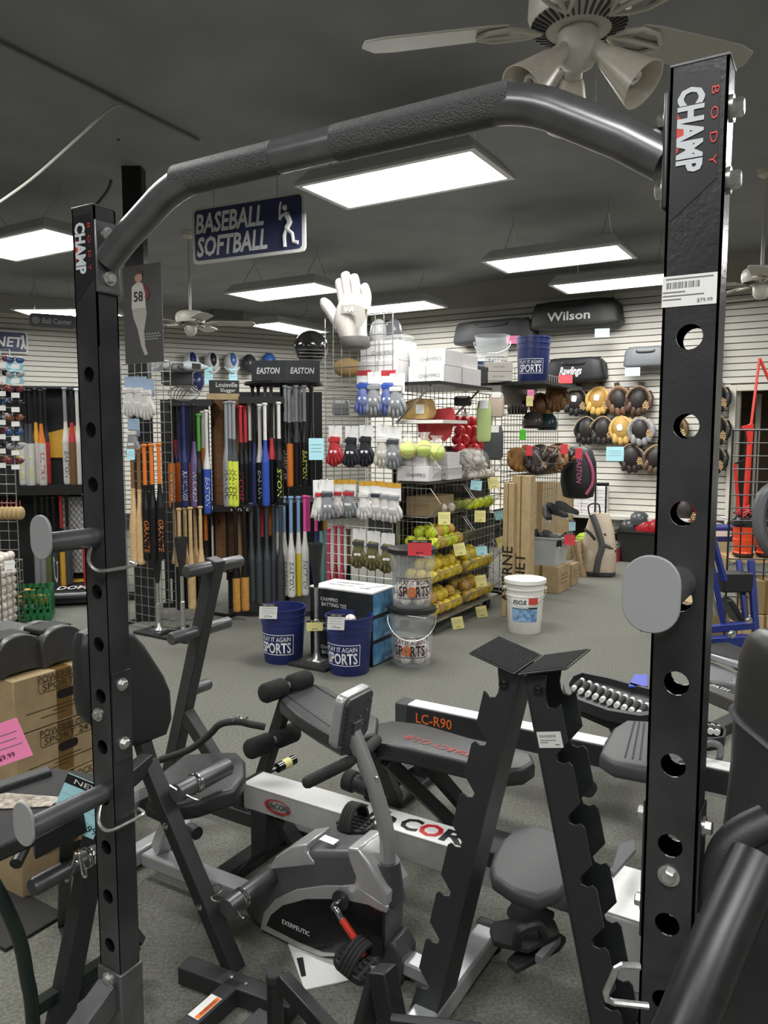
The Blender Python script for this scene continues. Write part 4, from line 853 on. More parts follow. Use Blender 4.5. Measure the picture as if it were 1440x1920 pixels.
# ================================================================ STORE FIXTURES
def grid(b, o, x, y, w, h, sp=.0762, r=.0032, m=0, n=5):   # gridwall of crossed wires, x and y unit vectors
    o, x, y = Vector(o), Vector(x), Vector(y); k = max(1, round(w/sp)); l = max(1, round(h/sp)); nn = x.cross(y)*r*1.6
    for i in range(k+1): b.tube([o+x*(w*i/k), o+x*(w*i/k)+y*h], r if 0 < i < k else r*1.5, n, m)
    for i in range(l+1): b.tube([o+y*(h*i/l)+nn, o+y*(h*i/l)+x*w+nn], r if 0 < i < l else r*1.5, n, m)
def gridpanel(name, o, rz, w, h, label, mt=WIRE, sp=.0762, r=.0032, legs=True):
    t = thing(name, label, 'grid panel', o, rz); b = MB(); grid(b, (0, 0, .03 if legs else 0), (1, 0, 0), Z, w, h-.03, sp, r); g = b.build('wire_mesh', mt, t)
    if legs:
        for xx in (.05, w-.05):
            b = MB(); b.bb(xx-.02, xx+.02, -.16, .16, 0, .03); b.build('foot', BLACK, t)
    return t
CG = 5.0
def g1(x, y, off=0.): return pl(x, y, V, CG-off)
gp = g1(613, 1100); gO = Vector((gp.x, gp.y, 0)); GW = .616
gondola = gridpanel('gridwall_panel', gO, RZ, GW, 2.42, 'tall chrome gridwall end panel hung with batting gloves')
O1 = gO+U*GW                                     # near end of the ball gondola, +U side carries the baskets
def G(x, y, z=0.): return O1+U*x+V*y+Z*z
sd = gridpanel('gridwall_panel', G(-.02, .04), RZ+math.pi/2, 1.95, 1.9, 'chrome gridwall spine behind the ball baskets')
# ---- wire baskets
def basket_mesh(d=.36, w=.56, h=.22):
    b = MB(); pr = [(0, h), (0, 0), (d*.68, 0), (d, h*.5), (d*.76, h)]
    for y in (0, w):
        for i in range(4):
            a, c = Vector((pr[i][0], y, pr[i][1])), Vector((pr[i+1][0], y, pr[i+1][1])); b.tube([a, c], .0032, 5)
        b.tube([(0, y, h), (d*.76, y, h)], .0032, 5); b.tube([(0, y, h*.5), (d, y, h*.5)], .002, 4)
        k = 7
        for i in range(1, k): x = d*.76*i/k; b.tube([(x, y, 0), (x, y, h)], .0017, 4)
    for x, z in pr[1:4]: b.tube([(x, 0, z), (x, w, z)], .0032, 5)
    b.tube([(0, 0, h), (0, w, h)], .0032, 5)
    k = 14
    for i in range(1, k):
        y = w*i/k; b.tube([(0, y, 0), (d*.68, y, 0), (d, y, h*.5)], .0017, 4)
    return b.mesh('wire', WIRE)
BM = basket_mesh()
def basket(p, label, rz=RZ, group='wire ball baskets'):
    t = thing('wire_basket', label, 'basket', p, rz, group); put('wire', BM, t); return t
tiers = [.13, .385, .64, .895, 1.15]
names = ['bottom', 'second', 'middle', 'fourth', 'top']
for c_, (y0, nm) in enumerate(((.06, 'near'), (.66, 'far'))):
    for k, z in enumerate(tiers):
        basket(G(.02, y0, z), f'chrome wire ball basket, {names[k]} tier of the {nm} column')
ct = thing('basket_cart', 'chrome rolling cart frame carrying the ball baskets on black casters', 'cart', G(0, 0), RZ)
b = MB(); b.bb(.0, .34, .04, 1.26, .10, .118); b.build('deck', WIRE, ct)
for x in (.02,):
    for y in (.05, .63, 1.25): b = MB(); b.bb(x-.012, x+.012, y-.012, y+.012, .1, 1.4); b.build('upright', WIRE, ct)
for x in (.05, .28):
    for y in (.1, 1.15):
        b = MB(); b.tube([(x-.016, y, .048), (x+.016, y, .048)], .048, 16); b.build('caster_wheel', RUB, ct)
        b = MB(); b.bb(x-.02, x+.02, y-.025, y+.025, .08, .102); b.build('caster_fork', ZINC, ct)
b = MB(); b.bb(-.035, -.028, .05, 1.9, .12, 1.42); b.build('dark_backdrop', cm('2a2825', .8), ct)  # added sheet that darkens the background of the baskets, standing in for dark clutter
# top shelf with boxes
SHZ = 1.905
sf = thing('top_shelf', 'black wire shelf on top of the ball gondola carrying white boxes', 'shelf', G(0, 0), RZ)
b = MB(); b.bb(-.3, .38, .02, .98, SHZ-.025, SHZ); b.build('shelf_board', BLACK, sf)
for y in (.06, .9): b = MB(); b.bar((.0, y, SHZ-.3), (.3, y, SHZ-.02), .012, .012); b.build('bracket', WIRE, sf)
# ---- bat builder
BATM = {}
def bat(px, ytop, Y, cols, label, group, txt=None, tcol=INKW, ln=.84, rb=.033, band=None, cap=None, lean=0., z=None, tlen=.24):
    p = at(px, ytop, Y); rz = math.atan2(-p.x, p.y)
    t = thing('baseball_bat', label, 'bat', p, rz, group); t.rotation_euler = (0, lean, rz)
    grip, taper, barrel = cols
    def part(nm, prof, mt):
        key = (nm, tuple(prof), mt.name)
        if key not in BATM: b = MB(); b.lathe(prof, 12); BATM[key] = b.mesh(nm, mt, 40)
        return put(nm, BATM[key], t)
    part('knob', [(0, 0), (.019, -.002), (.0235, -.009), (.0235, -.016), (.015, -.026)], grip)
    part('grip', [(.015, -.024), (.0145, -.1), (.0145, -.26), (.0155, -.30)], grip)
    q0 = .58 if barrel is WOOD or barrel is WOODD else .48
    part('taper', [(.0145, -.295), (.0165, -.295-(q0-.3)*.3), (.021, -.295-(q0-.3)*.55), (rb*.86, -.295-(q0-.3)*.8), (rb, -q0)], taper)
    o = part('barrel', [(rb, -q0+.005), (rb, -ln+.045), (rb*.98, -ln+.02)], barrel)
    part('end_cap', [(rb*.985, -ln+.021), (rb*.9, -ln+.008), (rb*.5, -ln), (0, -ln)], cap or barrel)
    if band: part('colour_band', [(rb+.0006, -.6), (rb+.0006, -.66)], band)
    if txt: text(txt, t, (0, -rb, -ln+.06+tlen/2), -Z, (1, 0, 0), tcol, .052, width=tlen, wrap=rb, shear=.2, lift=.0012)
    return t
K = {n: cm(h, r) for n, h, r in (('bk', '17181a', .3), ('dg', '3d4145', .45), ('gy', '8d9093', .4), ('wh', 'd9d8d3', .35), ('or', 'd9782d', .4), ('nv', '2a3163', .35), ('bl', '3350a8', .35), ('pu', '6a5a86', .35), ('gn', '4f9a3c', .4), ('rd', 'b8323a', .4), ('ye', 'cfdc4a', .4), ('pk', 'd94f98', .4), ('lb', '7d9fc4', .4), ('tl', '7fb3ad', .4), ('yw', 'd8c93a', .4), ('br', '7a5a36', .45), ('gd', 'd9a83a', .45), ('ol', '5d6a3c', .45), ('hp', 'f0517f', .45))}
K['wd'] = WOOD; K['mp'] = WOODD
KW = K['wh']
# gridwall panel with the orange-handled bats
CP = V.dot(fl(332, 1188)); pa = pl(332, 1188, V, CP); pO = Vector((pa.x, pa.y, 0))-U*.61
sp2 = gridpanel('gridwall_panel', pO, RZ, .61, 2.06, 'chrome gridwall panel under the player poster hung with orange bats')
def bats(lst, Y, group, base, ytop=None, **k):
    for i, q in enumerate(lst):
        px, yt, cols, tx, tc, ds = q[:6]
        bat(px, yt, Y+(q[6] if len(q) > 6 else 0), tuple(K[c] for c in cols), ds+' '+base, group, tx, K.get(tc, INKW), **k)
bats([(247, 838, ('br', 'wd', 'wd'), None, 'wh', 'wide pale wooden bat at left, brown handle,'), (259, 840, ('br', 'wd', 'wd'), None, 'wh', 'pale wooden bat with brown handle beside the orange grips,'),
      (270, 832, ('or', 'bk', 'bk'), 'GRANITE', 'or', 'black bat with orange grip, leftmost of three'), (283, 831, ('or', 'bk', 'bk'), None, 'or', 'black bat with orange grip, middle of three'), (297, 830, ('or', 'bk', 'bk'), 'GRANITE', 'or', 'black bat with orange grip lettered GRANITE, rightmost of three')],
     5.62, 'bats hung on the poster panel', 'on the poster panel', ln=.86)
# pegboard tower
q = at(415, 900, 6.45); tw = thing('pegboard_tower', 'brown pegboard display tower with black edges holding bats', 'display tower', (q.x, q.y, 0), RZ)
b = MB(); b.bb(-.07, .07, -.02, .24, .36, 1.82); b.build('board', PEG, tw)
for x, y in ((-.07, -.02), (.07, -.02), (.07, .24)):
    b = MB(); b.bb(x-.008, x+.008, y-.008, y+.008, .3, 1.84); b.build('edge_strip', BLACK, tw)
b = MB()
for i in range(24):
    for j in range(5): b.box((.0705, .02+.045*j, .42+.056*i), (.001, .007, .007))
    for j in range(2): b.box((-.03+.06*j, -.0205, .42+.056*i), (.007, .001, .007))
o = b.build('peg_holes', BLACK, tw); o['kind'] = 'stuff'
b = MB(); b.cyl((0, .1, 0), (0, .1, .36), .03, n=12); b.bb(-.16, .16, -.1, .25, 0, .03); b.build('pole_base', BLACK, tw)
hd = thing('sign_board', 'black bat-maker header sign with white serif lettering on the pegboard tower', 'sign', at(425, 726, 6.3), math.atan2(1.3, 6.3)); b = MB(); b.bb(-.14, .1, 0, .02, -.05, .055); b.build('panel', BLK2, hd); text('Louisville', hd, (-.0, -.001, .02), (1, 0, 0), Z, INKW, .055, width=.17); text('Slugger', hd, (.01, -.001, -.028), (1, 0, 0), Z, INKW, .04, width=.12)
b = MB(); b.bb(-.16, .1, -.01, .03, -.1, -.052); b.build('wood_strip', CARD, hd)
bats([(423, 752, ('gy', 'gy', 'gy'), 'HAVOC', 'bk', 'grey bat'), (430, 751, ('gy', 'dg', 'ye'), 'HAVOC', 'bk', 'yellow-barrelled bat'), (437, 752, ('gy', 'dg', 'ye'), 'HAVOC', 'bk', 'yellow HAVOC bat with grey grip')], 6.12, 'bats on the pegboard tower', 'on the pegboard tower')
# upper left bat shelf
def batshelf(name, px0, px1, y, Y, label, dep=.3, n=8):
    a, c_ = at(px0, y, Y), at(px1, y, Y); t = thing(name, label, 'bat rack', ((a.x+c_.x)/2, Y+dep/2, a.z), math.atan2(-(a.x+c_.x)/2, Y)*.5); w = (c_.x-a.x)
    b = MB(); b.bb(-w/2, w/2, -dep/2, dep/2, -.02, .0); b.build('shelf_plate', BLACK, t)
    b = MB(); b.bb(-w/2, w/2, -dep/2-.012, -dep/2, -.04, .015); b.build('front_lip', BLACK, t)
    for s in (-1, 1): b = MB(); b.bar((s*w*.46, dep*.45, -.22), (s*w*.46, -dep*.4, -.02), .012, .02); b.build('bracket', BLACK, t)
    return t
batshelf('bat_rack', 312, 392, 752, 6.2, 'black upper bat rack between the poster panel and the pegboard')
bats([(320, 758, ('bk', 'bk', 'or'), 'NIEGAN', 'wh', 'orange barrelled bat, leftmost', .05), (327, 756, ('bk', 'rd', 'bk'), None, 'wh', 'black and red bat', .2), (335, 757, ('nv', 'nv', 'or'), None, 'wh', 'orange bat with navy grip', .1), (343, 756, ('nv', 'nv', 'nv'), 'RAWLINGS', 'wh', 'royal blue bat with tall white lettering'), (351, 757, ('nv', 'nv', 'or'), 'SAVAGE', 'br', 'orange and navy bat', .05), (362, 757, ('bk', 'pu', 'pu'), 'WICKED', 'wh', 'purple and white bat'), (371, 775, ('gn', 'bk', 'bk'), None, 'wh', 'black bat with green grip'), (379, 770, ('wh', 'or', 'or'), None, 'bk', 'orange and white bat', .05), (386, 768, ('wh', 'wh', 'bl'), 'EASTON', 'wh', 'blue bat with white grip')], 6.2, 'bats in the upper left rack', 'in the upper left rack')
# lower wooden bats
batshelf('bat_rack', 318, 392, 944, 6.2, 'black lower bat rack holding natural wooden bats')
bats([(327, 948, ('wd', 'wd', 'bk'), None, 'wh', 'natural and black wooden bat, leftmost', .05), (335, 952, ('wd', 'wd', 'bk'), None, 'wh', 'natural wooden bat dipped in black', -.05), (346, 950, ('wd', 'wd', 'bk'), None, 'wh', 'natural wooden bat with black lower half', .0), (356, 950, ('wd', 'wd', 'wd'), None, 'wh', 'all-natural wooden bat in front', -.06), (365, 948, ('wd', 'wd', 'bk'), None, 'wh', 'slim natural bat with black tip', .05), (375, 948, ('wd', 'wd', 'bk'), None, 'wh', 'natural bat with black end beside the orange one', -.02), (385, 945, ('or', 'bk', 'bk'), None, 'wh', 'black bat with orange grip', .1)], 6.2, 'wooden bats in the lower left rack', 'in the lower left rack')
lo2 = batshelf('bat_rack', 398, 470, 950, 6.25, 'black lower bat rack with white lettering at the pegboard corner'); text('warstic', lo2, (.05, -.165, -.02), (1, 0, 0), Z, INKW, .05)
bats([(441, 952, ('bk', 'bk', 'mp'), None, 'wh', 'maple bat with black handle, left one'), (457, 950, ('bk', 'bk', 'mp'), None, 'wh', 'maple bat with black handle, right one'), (448, 948, ('br', 'br', 'br'), None, 'wh', 'brown bat standing behind the maple pair', .15)], 6.2, 'maple bats', 'below the pegboard corner', ln=.86)
# right racks
er = thing('bat_tower', 'black round bat tower topped with two lettered sign boxes', 'bat rack', at(532, 718, 6.75)*1, 0); er.location.z = 0
zt_ = at(532, 718, 6.75).z
b = MB(); b.cyl((0, 0, 0), (0, 0, zt_), .035, n=12); b.build('pole', BLACK, er)
b = MB(); b.cyl((0, 0, zt_-.02), (0, 0, zt_), .34, n=28); b.build('upper_disc', BLACK, er)
zl = at(532, 935, 6.75).z
b = MB(); b.cyl((0, 0, zl-.02), (0, 0, zl), .42, n=28); b.build('lower_disc', BLACK, er)
b = MB(); b.bb(-.42, .42, -.4, .3, 0, .04); b.build('base_plate', BLK2, er)
for s, px in ((-1, 503), (1, 567)):
    p = at(px, 695, 6.5); t = thing('sign_box', ['black sign box lettered EASTON, left of the pair', 'black sign box lettered EASTON, right of the pair'][s > 0], 'sign', p, s*.12); b = MB(); b.bb(-.145, .145, 0, .28, -.095, .085); b.build('box', cm('34383a'), t); text('EASTON', t, (0, -.001, 0), (1, 0, 0), Z, INKW, .07, width=.2, shear=.2, bold=.02)
batshelf('bat_rack', 445, 530, 747, 6.3, 'black upper bat rack right of the pegboard tower')
bats([(450, 760, ('rd', 'bk', 'bk'), 'VICOSE', 'rd', 'black bat with red grip'), (459, 760, ('rd', 'bk', 'bk'), None, 'wh', 'black and crimson bat', .05), (468, 757, ('wh', 'bk', 'bk'), None, 'wh', 'black bat with red and white grip', .06), (476, 760, ('bk', 'nv', 'nv'), None, 'wh', 'navy bat with green end', .03), (486, 757, ('wh', 'wh', 'bk'), 'EASTON', 'wh', 'black bat with long white grip and white lettering'), (496, 755, ('wh', 'bl', 'bl'), None, 'wh', 'glossy blue bat with white grip', -.05), (508, 752, ('bk', 'rd', 'bk'), None, 'wh', 'dark red bat', .04), (511, 753, ('wh', 'bk', 'or'), None, 'wh', 'orange tipped bat with white grip', .08), (522, 753, ('wh', 'bk', 'bk'), 'STON', 'ye', 'black bat with white grip and yellow lettering')], 6.3, 'bats in the upper right rack', 'in the upper right rack')
bats([(534, 722, ('gy', 'bk', 'bk'), 'DISRUPTER', 'gy', 'black bat with grey grip'), (541, 724, ('gy', 'bk', 'or'), None, 'wh', 'orange barrelled bat'), (548, 724, ('wh', 'bk', 'ye'), None, 'wh', 'black and yellow bat', .1), (555, 722, ('gy', 'dg', 'bk'), None, 'wh', 'dark grey bat', .02), (562, 724, ('gy', 'bk', 'ye'), None, 'wh', 'yellow striped bat', .08), (570, 722, ('gy', 'bk', 'bk'), 'EASTON', 'ye', 'black bat with yellow EASTON lettering'), (583, 724, ('bk', 'bk', 'bk'), None, 'wh', 'all-black bat at the right edge', .05), (473, 722, ('bk', 'bk', 'bk'), None, 'wh', 'black bat behind the rack, left one', .25), (484, 722, ('bk', 'bk', 'bk'), None, 'wh', 'black bat behind the rack, middle one', .25), (497, 722, ('gy', 'bk', 'bk'), None, 'wh', 'grey-gripped bat behind the rack', .25), (508, 722, ('gy', 'gy', 'bk'), None, 'wh', 'silver-gripped bat behind the rack', .25)], 6.45, 'bats hanging from the bat tower', 'under the sign boxes')
bats([(470, 942, ('dg', 'dg', 'dg'), None, 'wh', 'charcoal bat, leftmost of the grey row'), (484, 944, ('dg', 'dg', 'dg'), None, 'wh', 'charcoal bat, second of the grey row'), (499, 942, ('dg', 'dg', 'dg'), None, 'wh', 'charcoal bat, third of the grey row'), (512, 944, ('dg', 'dg', 'dg'), None, 'wh', 'charcoal bat, fourth of the grey row', .04), (525, 946, ('dg', 'dg', 'dg'), None, 'wh', 'charcoal bat, fifth of the grey row'), (491, 940, ('rd', 'bk', 'bk'), None, 'wh', 'black and red bat between the grey bats', .15), (506, 938, ('or', 'bk', 'bk'), None, 'wh', 'orange-gripped bat behind the grey row', .2),
      (519, 930, ('lb', 'wh', 'wh'), None, 'wh', 'white bat with light blue grip, leftmost', .1), (532, 930, ('lb', 'wh', 'wh'), 'EASTON', 'bk', 'white bat with light blue grip, second', .05), (545, 930, ('lb', 'wh', 'wh'), 'EASTON', 'bk', 'white bat with bold black EASTON lettering', -.05), (559, 930, ('lb', 'wh', 'yw'), None, 'bk', 'white bat with yellow end', .02), (571, 928, ('pk', 'wh', 'wh'), 'FASTPITCH', 'bk', 'white bat with pink grip', .0), (578, 929, ('pk', 'bk', 'nv'), None, 'wh', 'navy bat with pink grip', .1), (592, 928, ('pk', 'nv', 'nv'), None, 'wh', 'dark navy bat with magenta grip', .05), (601, 928, ('bk', 'tl', 'tl'), None, 'wh', 'pale teal bat', .1), (608, 926, ('gd', 'tl', 'tl'), None, 'wh', 'teal bat with gold grip', .15)], 6.3, 'bats in the lower right rack', 'in the lower right rack', ln=.84)
bats([(616, 990, ('hp', 'hp', 'hp'), None, 'wh', 'short hot pink bat, left one'), (629, 985, ('hp', 'rd', 'rd'), None, 'wh', 'short crimson and pink bat'), (641, 985, ('hp', 'hp', 'bk'), None, 'wh', 'short pink and black bat'), (653, 990, ('br', 'bk', 'bk'), None, 'wh', 'short brown and black bat')], 6.35, 'short bats behind the gridwall', 'behind the glove gridwall', ln=.62, rb=.028)
# far-left bat display
ld = thing('bat_display', 'black bat display wall with shelves at the far left', 'display', at(105, 910, 7.15)*1, .18); ld.location.z = 0
zs_ = at(105, 912, 6.9).z; zt2 = at(105, 722, 6.9).z
b = MB(); b.bb(-.55, .55, .05, .09, .05, zt2); b.build('back_board', cm('1c1d1e', .7), ld)
b = MB(); b.bb(-.55, .55, -.35, .05, zs_-.03, zs_); b.build('shelf_board', BLACK, ld)
b = MB(); b.bb(-.55, .55, -.12, .05, zt2-.02, zt2); b.build('top_rail', BLACK, ld)
b = MB(); b.bb(-.55, .55, -.36, -.345, zs_-.07, zs_+.015); b.build('shelf_lip', BLACK, ld)
b = MB(); b.bb(-.6, .75, -.3, .1, 0, .08); b.build('base', BLACK, ld)
b = MB(); b.prism([(-.35, 0), (-.35, .1), (-.1, .22), (.2, .3), (.36, .28), (.36, 0)], .004, 0, frame((0, .045, zs_+.25), (1, 0, 0), Z)); b.build('yellow_artwork', cm('d9a73a'), ld)
bats([(36, 728, ('bk', 'dg', 'wh'), 'NUVO', 'ye', 'white bat with yellow print, leftmost'), (46, 730, ('bk', 'dg', 'wh'), None, 'ye', 'white bat, second from left', .03), (53, 730, ('bk', 'dg', 'wh'), 'VK', 'ye', 'white bat with lime end print'), (64, 728, ('bk', 'gd', 'wh'), None, 'ye', 'white and gold bat', .05), (74, 730, ('bk', 'or', 'wh'), 'ULTRA', 'rd', 'white bat with red print'), (82, 728, ('bk', 'bk', 'rd'), None, 'wh', 'dark red bat', .08), (120, 726, ('gy', 'wh', 'wh'), 'EASTON', 'bk', 'white EASTON bat beside the dark one'), (132, 728, ('bk', 'rd', 'br'), None, 'gd', 'black and rust patterned bat'), (143, 728, ('wh', 'wh', 'wh'), None, 'bl', 'white bat with blue emblem', .03), (154, 726, ('gy', 'wh', 'wh'), 'EASTON', 'bk', 'white EASTON bat at the right end'), (163, 728, ('bk', 'yw', 'bk'), None, 'wh', 'black and yellow bat by the upright', .06)], 6.85, 'bats on the far-left display', 'on the far-left shelf', ln=.86)
bats([(66, 925, ('bk', 'dg', 'gy'), None, 'wh', 'grey bat, leftmost'), (78, 930, ('bk', 'rd', 'gy'), None, 'wh', 'silver and red bat'), (88, 928, ('bk', 'gd', 'ol'), None, 'wh', 'olive and gold bat'), (99, 930, ('bk', 'bk', 'dg'), 'D', 'wh', 'charcoal bat with diamond mark'), (113, 928, ('rd', 'bk', 'gd'), None, 'wh', 'black and gold bat with red knob', .05), (124, 925, ('bk', 'dg', 'dg'), None, 'wh', 'dark grey bat beside the mesh', .06), (158, 925, ('gy', 'rd', 'rd'), None, 'wh', 'red and white striped bat'), (170, 925, ('bk', 'gy', 'gy'), None, 'wh', 'steel grey bat near the upright', .05)], 6.85, 'bats under the far-left shelf', 'under the far-left shelf', ln=.84)
cf = thing('chain_link_panel', 'chain-link mesh panel with white backing under the far-left display', 'mesh panel', at(143, 1075, 7.05), .18)
h0 = at(143, 932, 7.05).z-at(143, 1075, 7.05).z; b = MB(); b.bb(-.11, .11, .03, .05, 0, h0); b.build('white_backing', WPAPER, cf)
b = MB()
for i in range(-14, 8):
    for s in (-1, 1):
        x0, x1 = i*.045, i*.045+h0*.75; pts = []
        for t_ in (0, 1): pass
        def clipx(sx): return [Vector((sx*(x0+(x1-x0)*k/20), 0, h0*k/20)) for k in range(21) if abs(x0+(x1-x0)*k/20) <= .115]
        pp = clipx(s)
        if len(pp) > 1: b.tube([pp[0], pp[-1]], .0022, 4)
b.build('wire_mesh', BLACK, cf)
# bat bag / padded ramp with lettering
rp = thing('padded_ramp', 'black padded ramp with white lettering and yellow emblem under the far-left bats', 'ramp', fl(138, 1128), .25)
b = MB(); b.prism([(-.2, .02), (.25, .02), (.25, .2), (-.2, .12)], .56, 0, Matrix(((0, 0, 1, -.28), (1, 0, 0, 0), (0, 1, 0, 0), (0, 0, 0, 1)))); b.build('ramp_body', BLK2, rp, bev=.01)
b = MB(); b.tube([(-.31, -.22, .1), (.3, -.22, .1)], .03, 14); b.build('front_roll', GUN, rp)
b = MB(); b.bb(-.2, .2, -.1, .1, 0, .03); b.build('base_pad', GREY, rp)
text('DOMU', rp, (.05, -.1, .146), (1, 0, 0), (0, .98, .17), INKW, .12, width=.34, lift=.004, shear=.2, bold=.02); b = MB(); b.prism([(.12*math.cos(i*.5), .05*math.sin(i*.5)) for i in range(13)], .002, 0, frame((.0, .09, .178), (1, 0, 0), (0, .98, .17))); b.build('yellow_emblem', K['gd'], rp)
# left gridwall with sunglasses and gloves
lg = gridpanel('gridwall_panel', at(43, 1180, 6.3)-Vector((.7, -.03, 0)), -.05, .70, 2.2, 'chrome gridwall at the left edge hung with eyewear'); lg.location.z = 0
random.seed(11)
def shades(px, py, i):
    p = at(px, py, 6.2); t = thing('sunglasses', f'pair of {["dark red", "blue", "black", "silver", "rust"][i % 5]} tinted sunglasses on the left gridwall, {["first", "second", "third", "fourth", "fifth", "sixth", "seventh", "eighth"][i//2 % 8]} row {["left", "right"][i % 2]}', 'sunglasses', p, .3, 'eyewear on the left gridwall')
    mt = [cm('6b2f36', .15), cm('34517a', .15), cm('1b1c20', .15), cm('8d8f94', .15), cm('7a4a34', .15)][i % 5]
    for s in (-1, 1):
        b = MB(); b.ball((s*.035, 0, 0), .032, 12, 0, (1, .35, .8)); b.build('lens', mt, t)
        b = MB(); b.tube([(s*.066, 0, .005), (s*.07, .05, .008)], .003, 5); b.build('temple_arm', BLACK, t)
    b = MB(); b.tube([(-.03, -.012, .012), (0, -.016, .018), (.03, -.012, .012)], .004, 6); b.build('bridge', BLACK, t)
    b = MB(); b.bb(-.03, .03, .01, .012, -.07, -.03); b.build('tag_card', WPAPER, t)
    return t
for i in range(16): shades(2+26*(i % 2), 672+27*(i//2)+(3 if i % 2 else 0), i)
for i in range(6):
    p = at(-4+8.5*i, 962, 6.15); t = thing('leather_ball', f'tan leather ball hanging under the eyewear, {["first", "second", "third", "fourth", "fifth", "sixth"][i]} from the left edge', 'ball', p, 0, 'tan leather balls on the left gridwall'); b = MB(); b.ball((0, 0, 0), .055, 12, 0, (.55, 1, 1)); b.build('ball_body', cm('b39a6a', .6), t); b = MB(); b.tube([(0, 0, .05), (0, .0, .1)], .004, 5); b.build('hang_loop', K['rd'], t)
# ================================================================ BATTING GLOVE PACKS
def glove_mesh():
    b = MB(); n = 10
    def ell(c, a, t): return [Vector((c[0]+a*math.cos(2*math.pi*i/12), c[1]+t*math.sin(2*math.pi*i/12), c[2])) for i in range(12)]
    b.loft([ell((0, 0, .0), .03, .011), ell((0, 0, -.03), .029, .012), ell((0, 0, -.055), .034, .014), ell((0, 0, -.09), .04, .016), ell((0, 0, -.115), .041, .015), ell((0, 0, -.122), .036, .01)])
    for i, (x, l, tx) in enumerate(((-.03, .05, -.006), (-.0105, .062, -.002), (.0105, .06, .002), (.03, .046, .006))):
        b.tube([(x, 0, -.105), (x+tx*.5, -.004, -.105-l*.5), (x+tx, 0, -.105-l*.85), (x+tx, .002, -.105-l)], [.0108, .0105, .0098, .004], 8)
    b.tube([(.03, 0, -.07), (.046, -.004, -.095), (.052, -.004, -.125), (.052, 0, -.135)], [.012, .012, .0105, .004], 8)
    return b
GLM = glove_mesh()
GMC = {}
def glove_pack(p, rz, main, strap, label, group, card=WPAPER, k=1.25, head=None, logo=INKW):
    t = thing('batting_glove_pack', label, 'batting gloves', p, rz, group)
    b = MB(); b.bb(-.042*k, .042*k, .006, .008, -.1*k, 0); b.build('hang_card', card, t)
    if head: b = MB(); b.bb(-.042*k, .042*k, .005, .006, -.025*k, .004); b.build('card_header', head, t)
    b = MB(); b.tube([(0, .05, .0), (0, -.01, -.004), (0, -.03, .006)], .003, 6); b.build('peg_hook', ZINC, t)
    if main.name not in GMC: b2 = MB(); b2.v = list(GLM.v); b2.f = list(GLM.f); b2.m = list(GLM.m); GMC[main.name] = b2.mesh('glove', main, 50)
    M = Matrix.Translation((0, -.012, -.062*k)) @ Matrix.Scale(k, 4); put('glove', GMC[main.name], t, M=M)
    M2 = Matrix.Translation((.004, .004, -.062*k)) @ Matrix.Rotation(.12, 4, 'Y') @ Matrix.Scale(k, 4); put('glove', GMC[main.name], t, M=M2)
    b = MB(); b.bb(-.033*k, .033*k, -.031, -.006, -.092*k, -.07*k); b.build('wrist_strap', strap, t, bev=.003)
    b = MB(); b.prism(rrect(.042*k, .014*k, .005*k), .003, 0, frame((0, -.03, -.145*k), (1, 0, 0), Z)); b.build('logo_patch', logo, t)
    return t
GB = mat('glove_blue', hexc('7c86ac'), .5, c2=hexc('2d4596'), scale=24)
CAMO = mat('glove_camo', hexc('3c4028'), .6, c2=hexc('8a8350'), scale=30)
def gpacks(lst, group, off=.02, **kw):
    for (px, py, main, strap, ds, head) in lst:
        glove_pack(g1(px, py, off), RZ*.8, main, strap, ds, group, head=head, **kw)
gpacks([(682, 695, GB, K['bl'], 'blue and grey batting glove pack, left of the upper pair', K['rd']), (728, 695, GB, K['bl'], 'blue and grey batting glove pack, right of the upper pair', K['rd']), (702, 697, K['gy'], K['gy'], 'grey glove pack behind the left blue pack', None), (744, 700, K['gy'], K['wh'], 'grey glove pack at the panel edge beside the blue pair', None)], 'gloves in the upper row', k=1.45)
gpacks([(628, 798, K['rd'], K['rd'], 'red batting glove pack in the middle row', None), (659, 799, cm('23262f', .5), INK, 'navy batting glove pack, left of the dark pair', None), (686, 797, cm('1e2029', .5), INK, 'black batting glove pack, right of the dark pair', None), (718, 797, cm('c9c5b8', .5), K['wh'], 'cream batting glove pack in the middle row', None), (738, 800, K['gy'], K['dg'], 'grey batting glove pack at the right of the middle row', None)], 'gloves in the middle row', k=1.4)
HG = cm('d8a53a')
gpacks([(632, 900, cm('d2c9c9', .5), K['rd'], 'white batting glove pack with red fingers in the lower row', HG), (655, 900, K['gy'], K['rd'], 'grey and red batting glove pack in the lower row', HG), (684, 903, cm('dedcd8', .5), K['wh'], 'white batting glove pack, leftmost of the white ones', HG), (707, 903, cm('d6d4d0', .5), cm('2b3142'), 'white batting glove pack with navy cuff', HG), (724, 905, cm('d2d1ce', .5), K['gy'], 'white batting glove pack, third of the lower white ones', HG), (739, 907, cm('cfcdc9', .5), K['gy'], 'white batting glove pack at the right of the lower row', HG)], 'gloves in the lower row', k=1.3)
gpacks([(673, 992, CAMO, K['dg'], 'camouflage batting glove pack, leftmost of three', None), (700, 996, CAMO, K['dg'], 'camouflage batting glove pack, middle of three', None), (727, 1000, CAMO, K['dg'], 'camouflage batting glove pack behind the clear bucket', None)], 'camouflage gloves', k=1.35)
for i, (px, py, c1, c2, ds) in enumerate(((601, 900, 'wh', 'rd', 'cream and red batting glove pair hanging left of the gridwall'), (612, 900, 'gy', 'dg', 'worn grey batting glove hanging at the gridwall corner'))):
    glove_pack(at(px, py, 6.0), .3, K[c1], K[c2], ds, 'loose gloves', k=1.4)
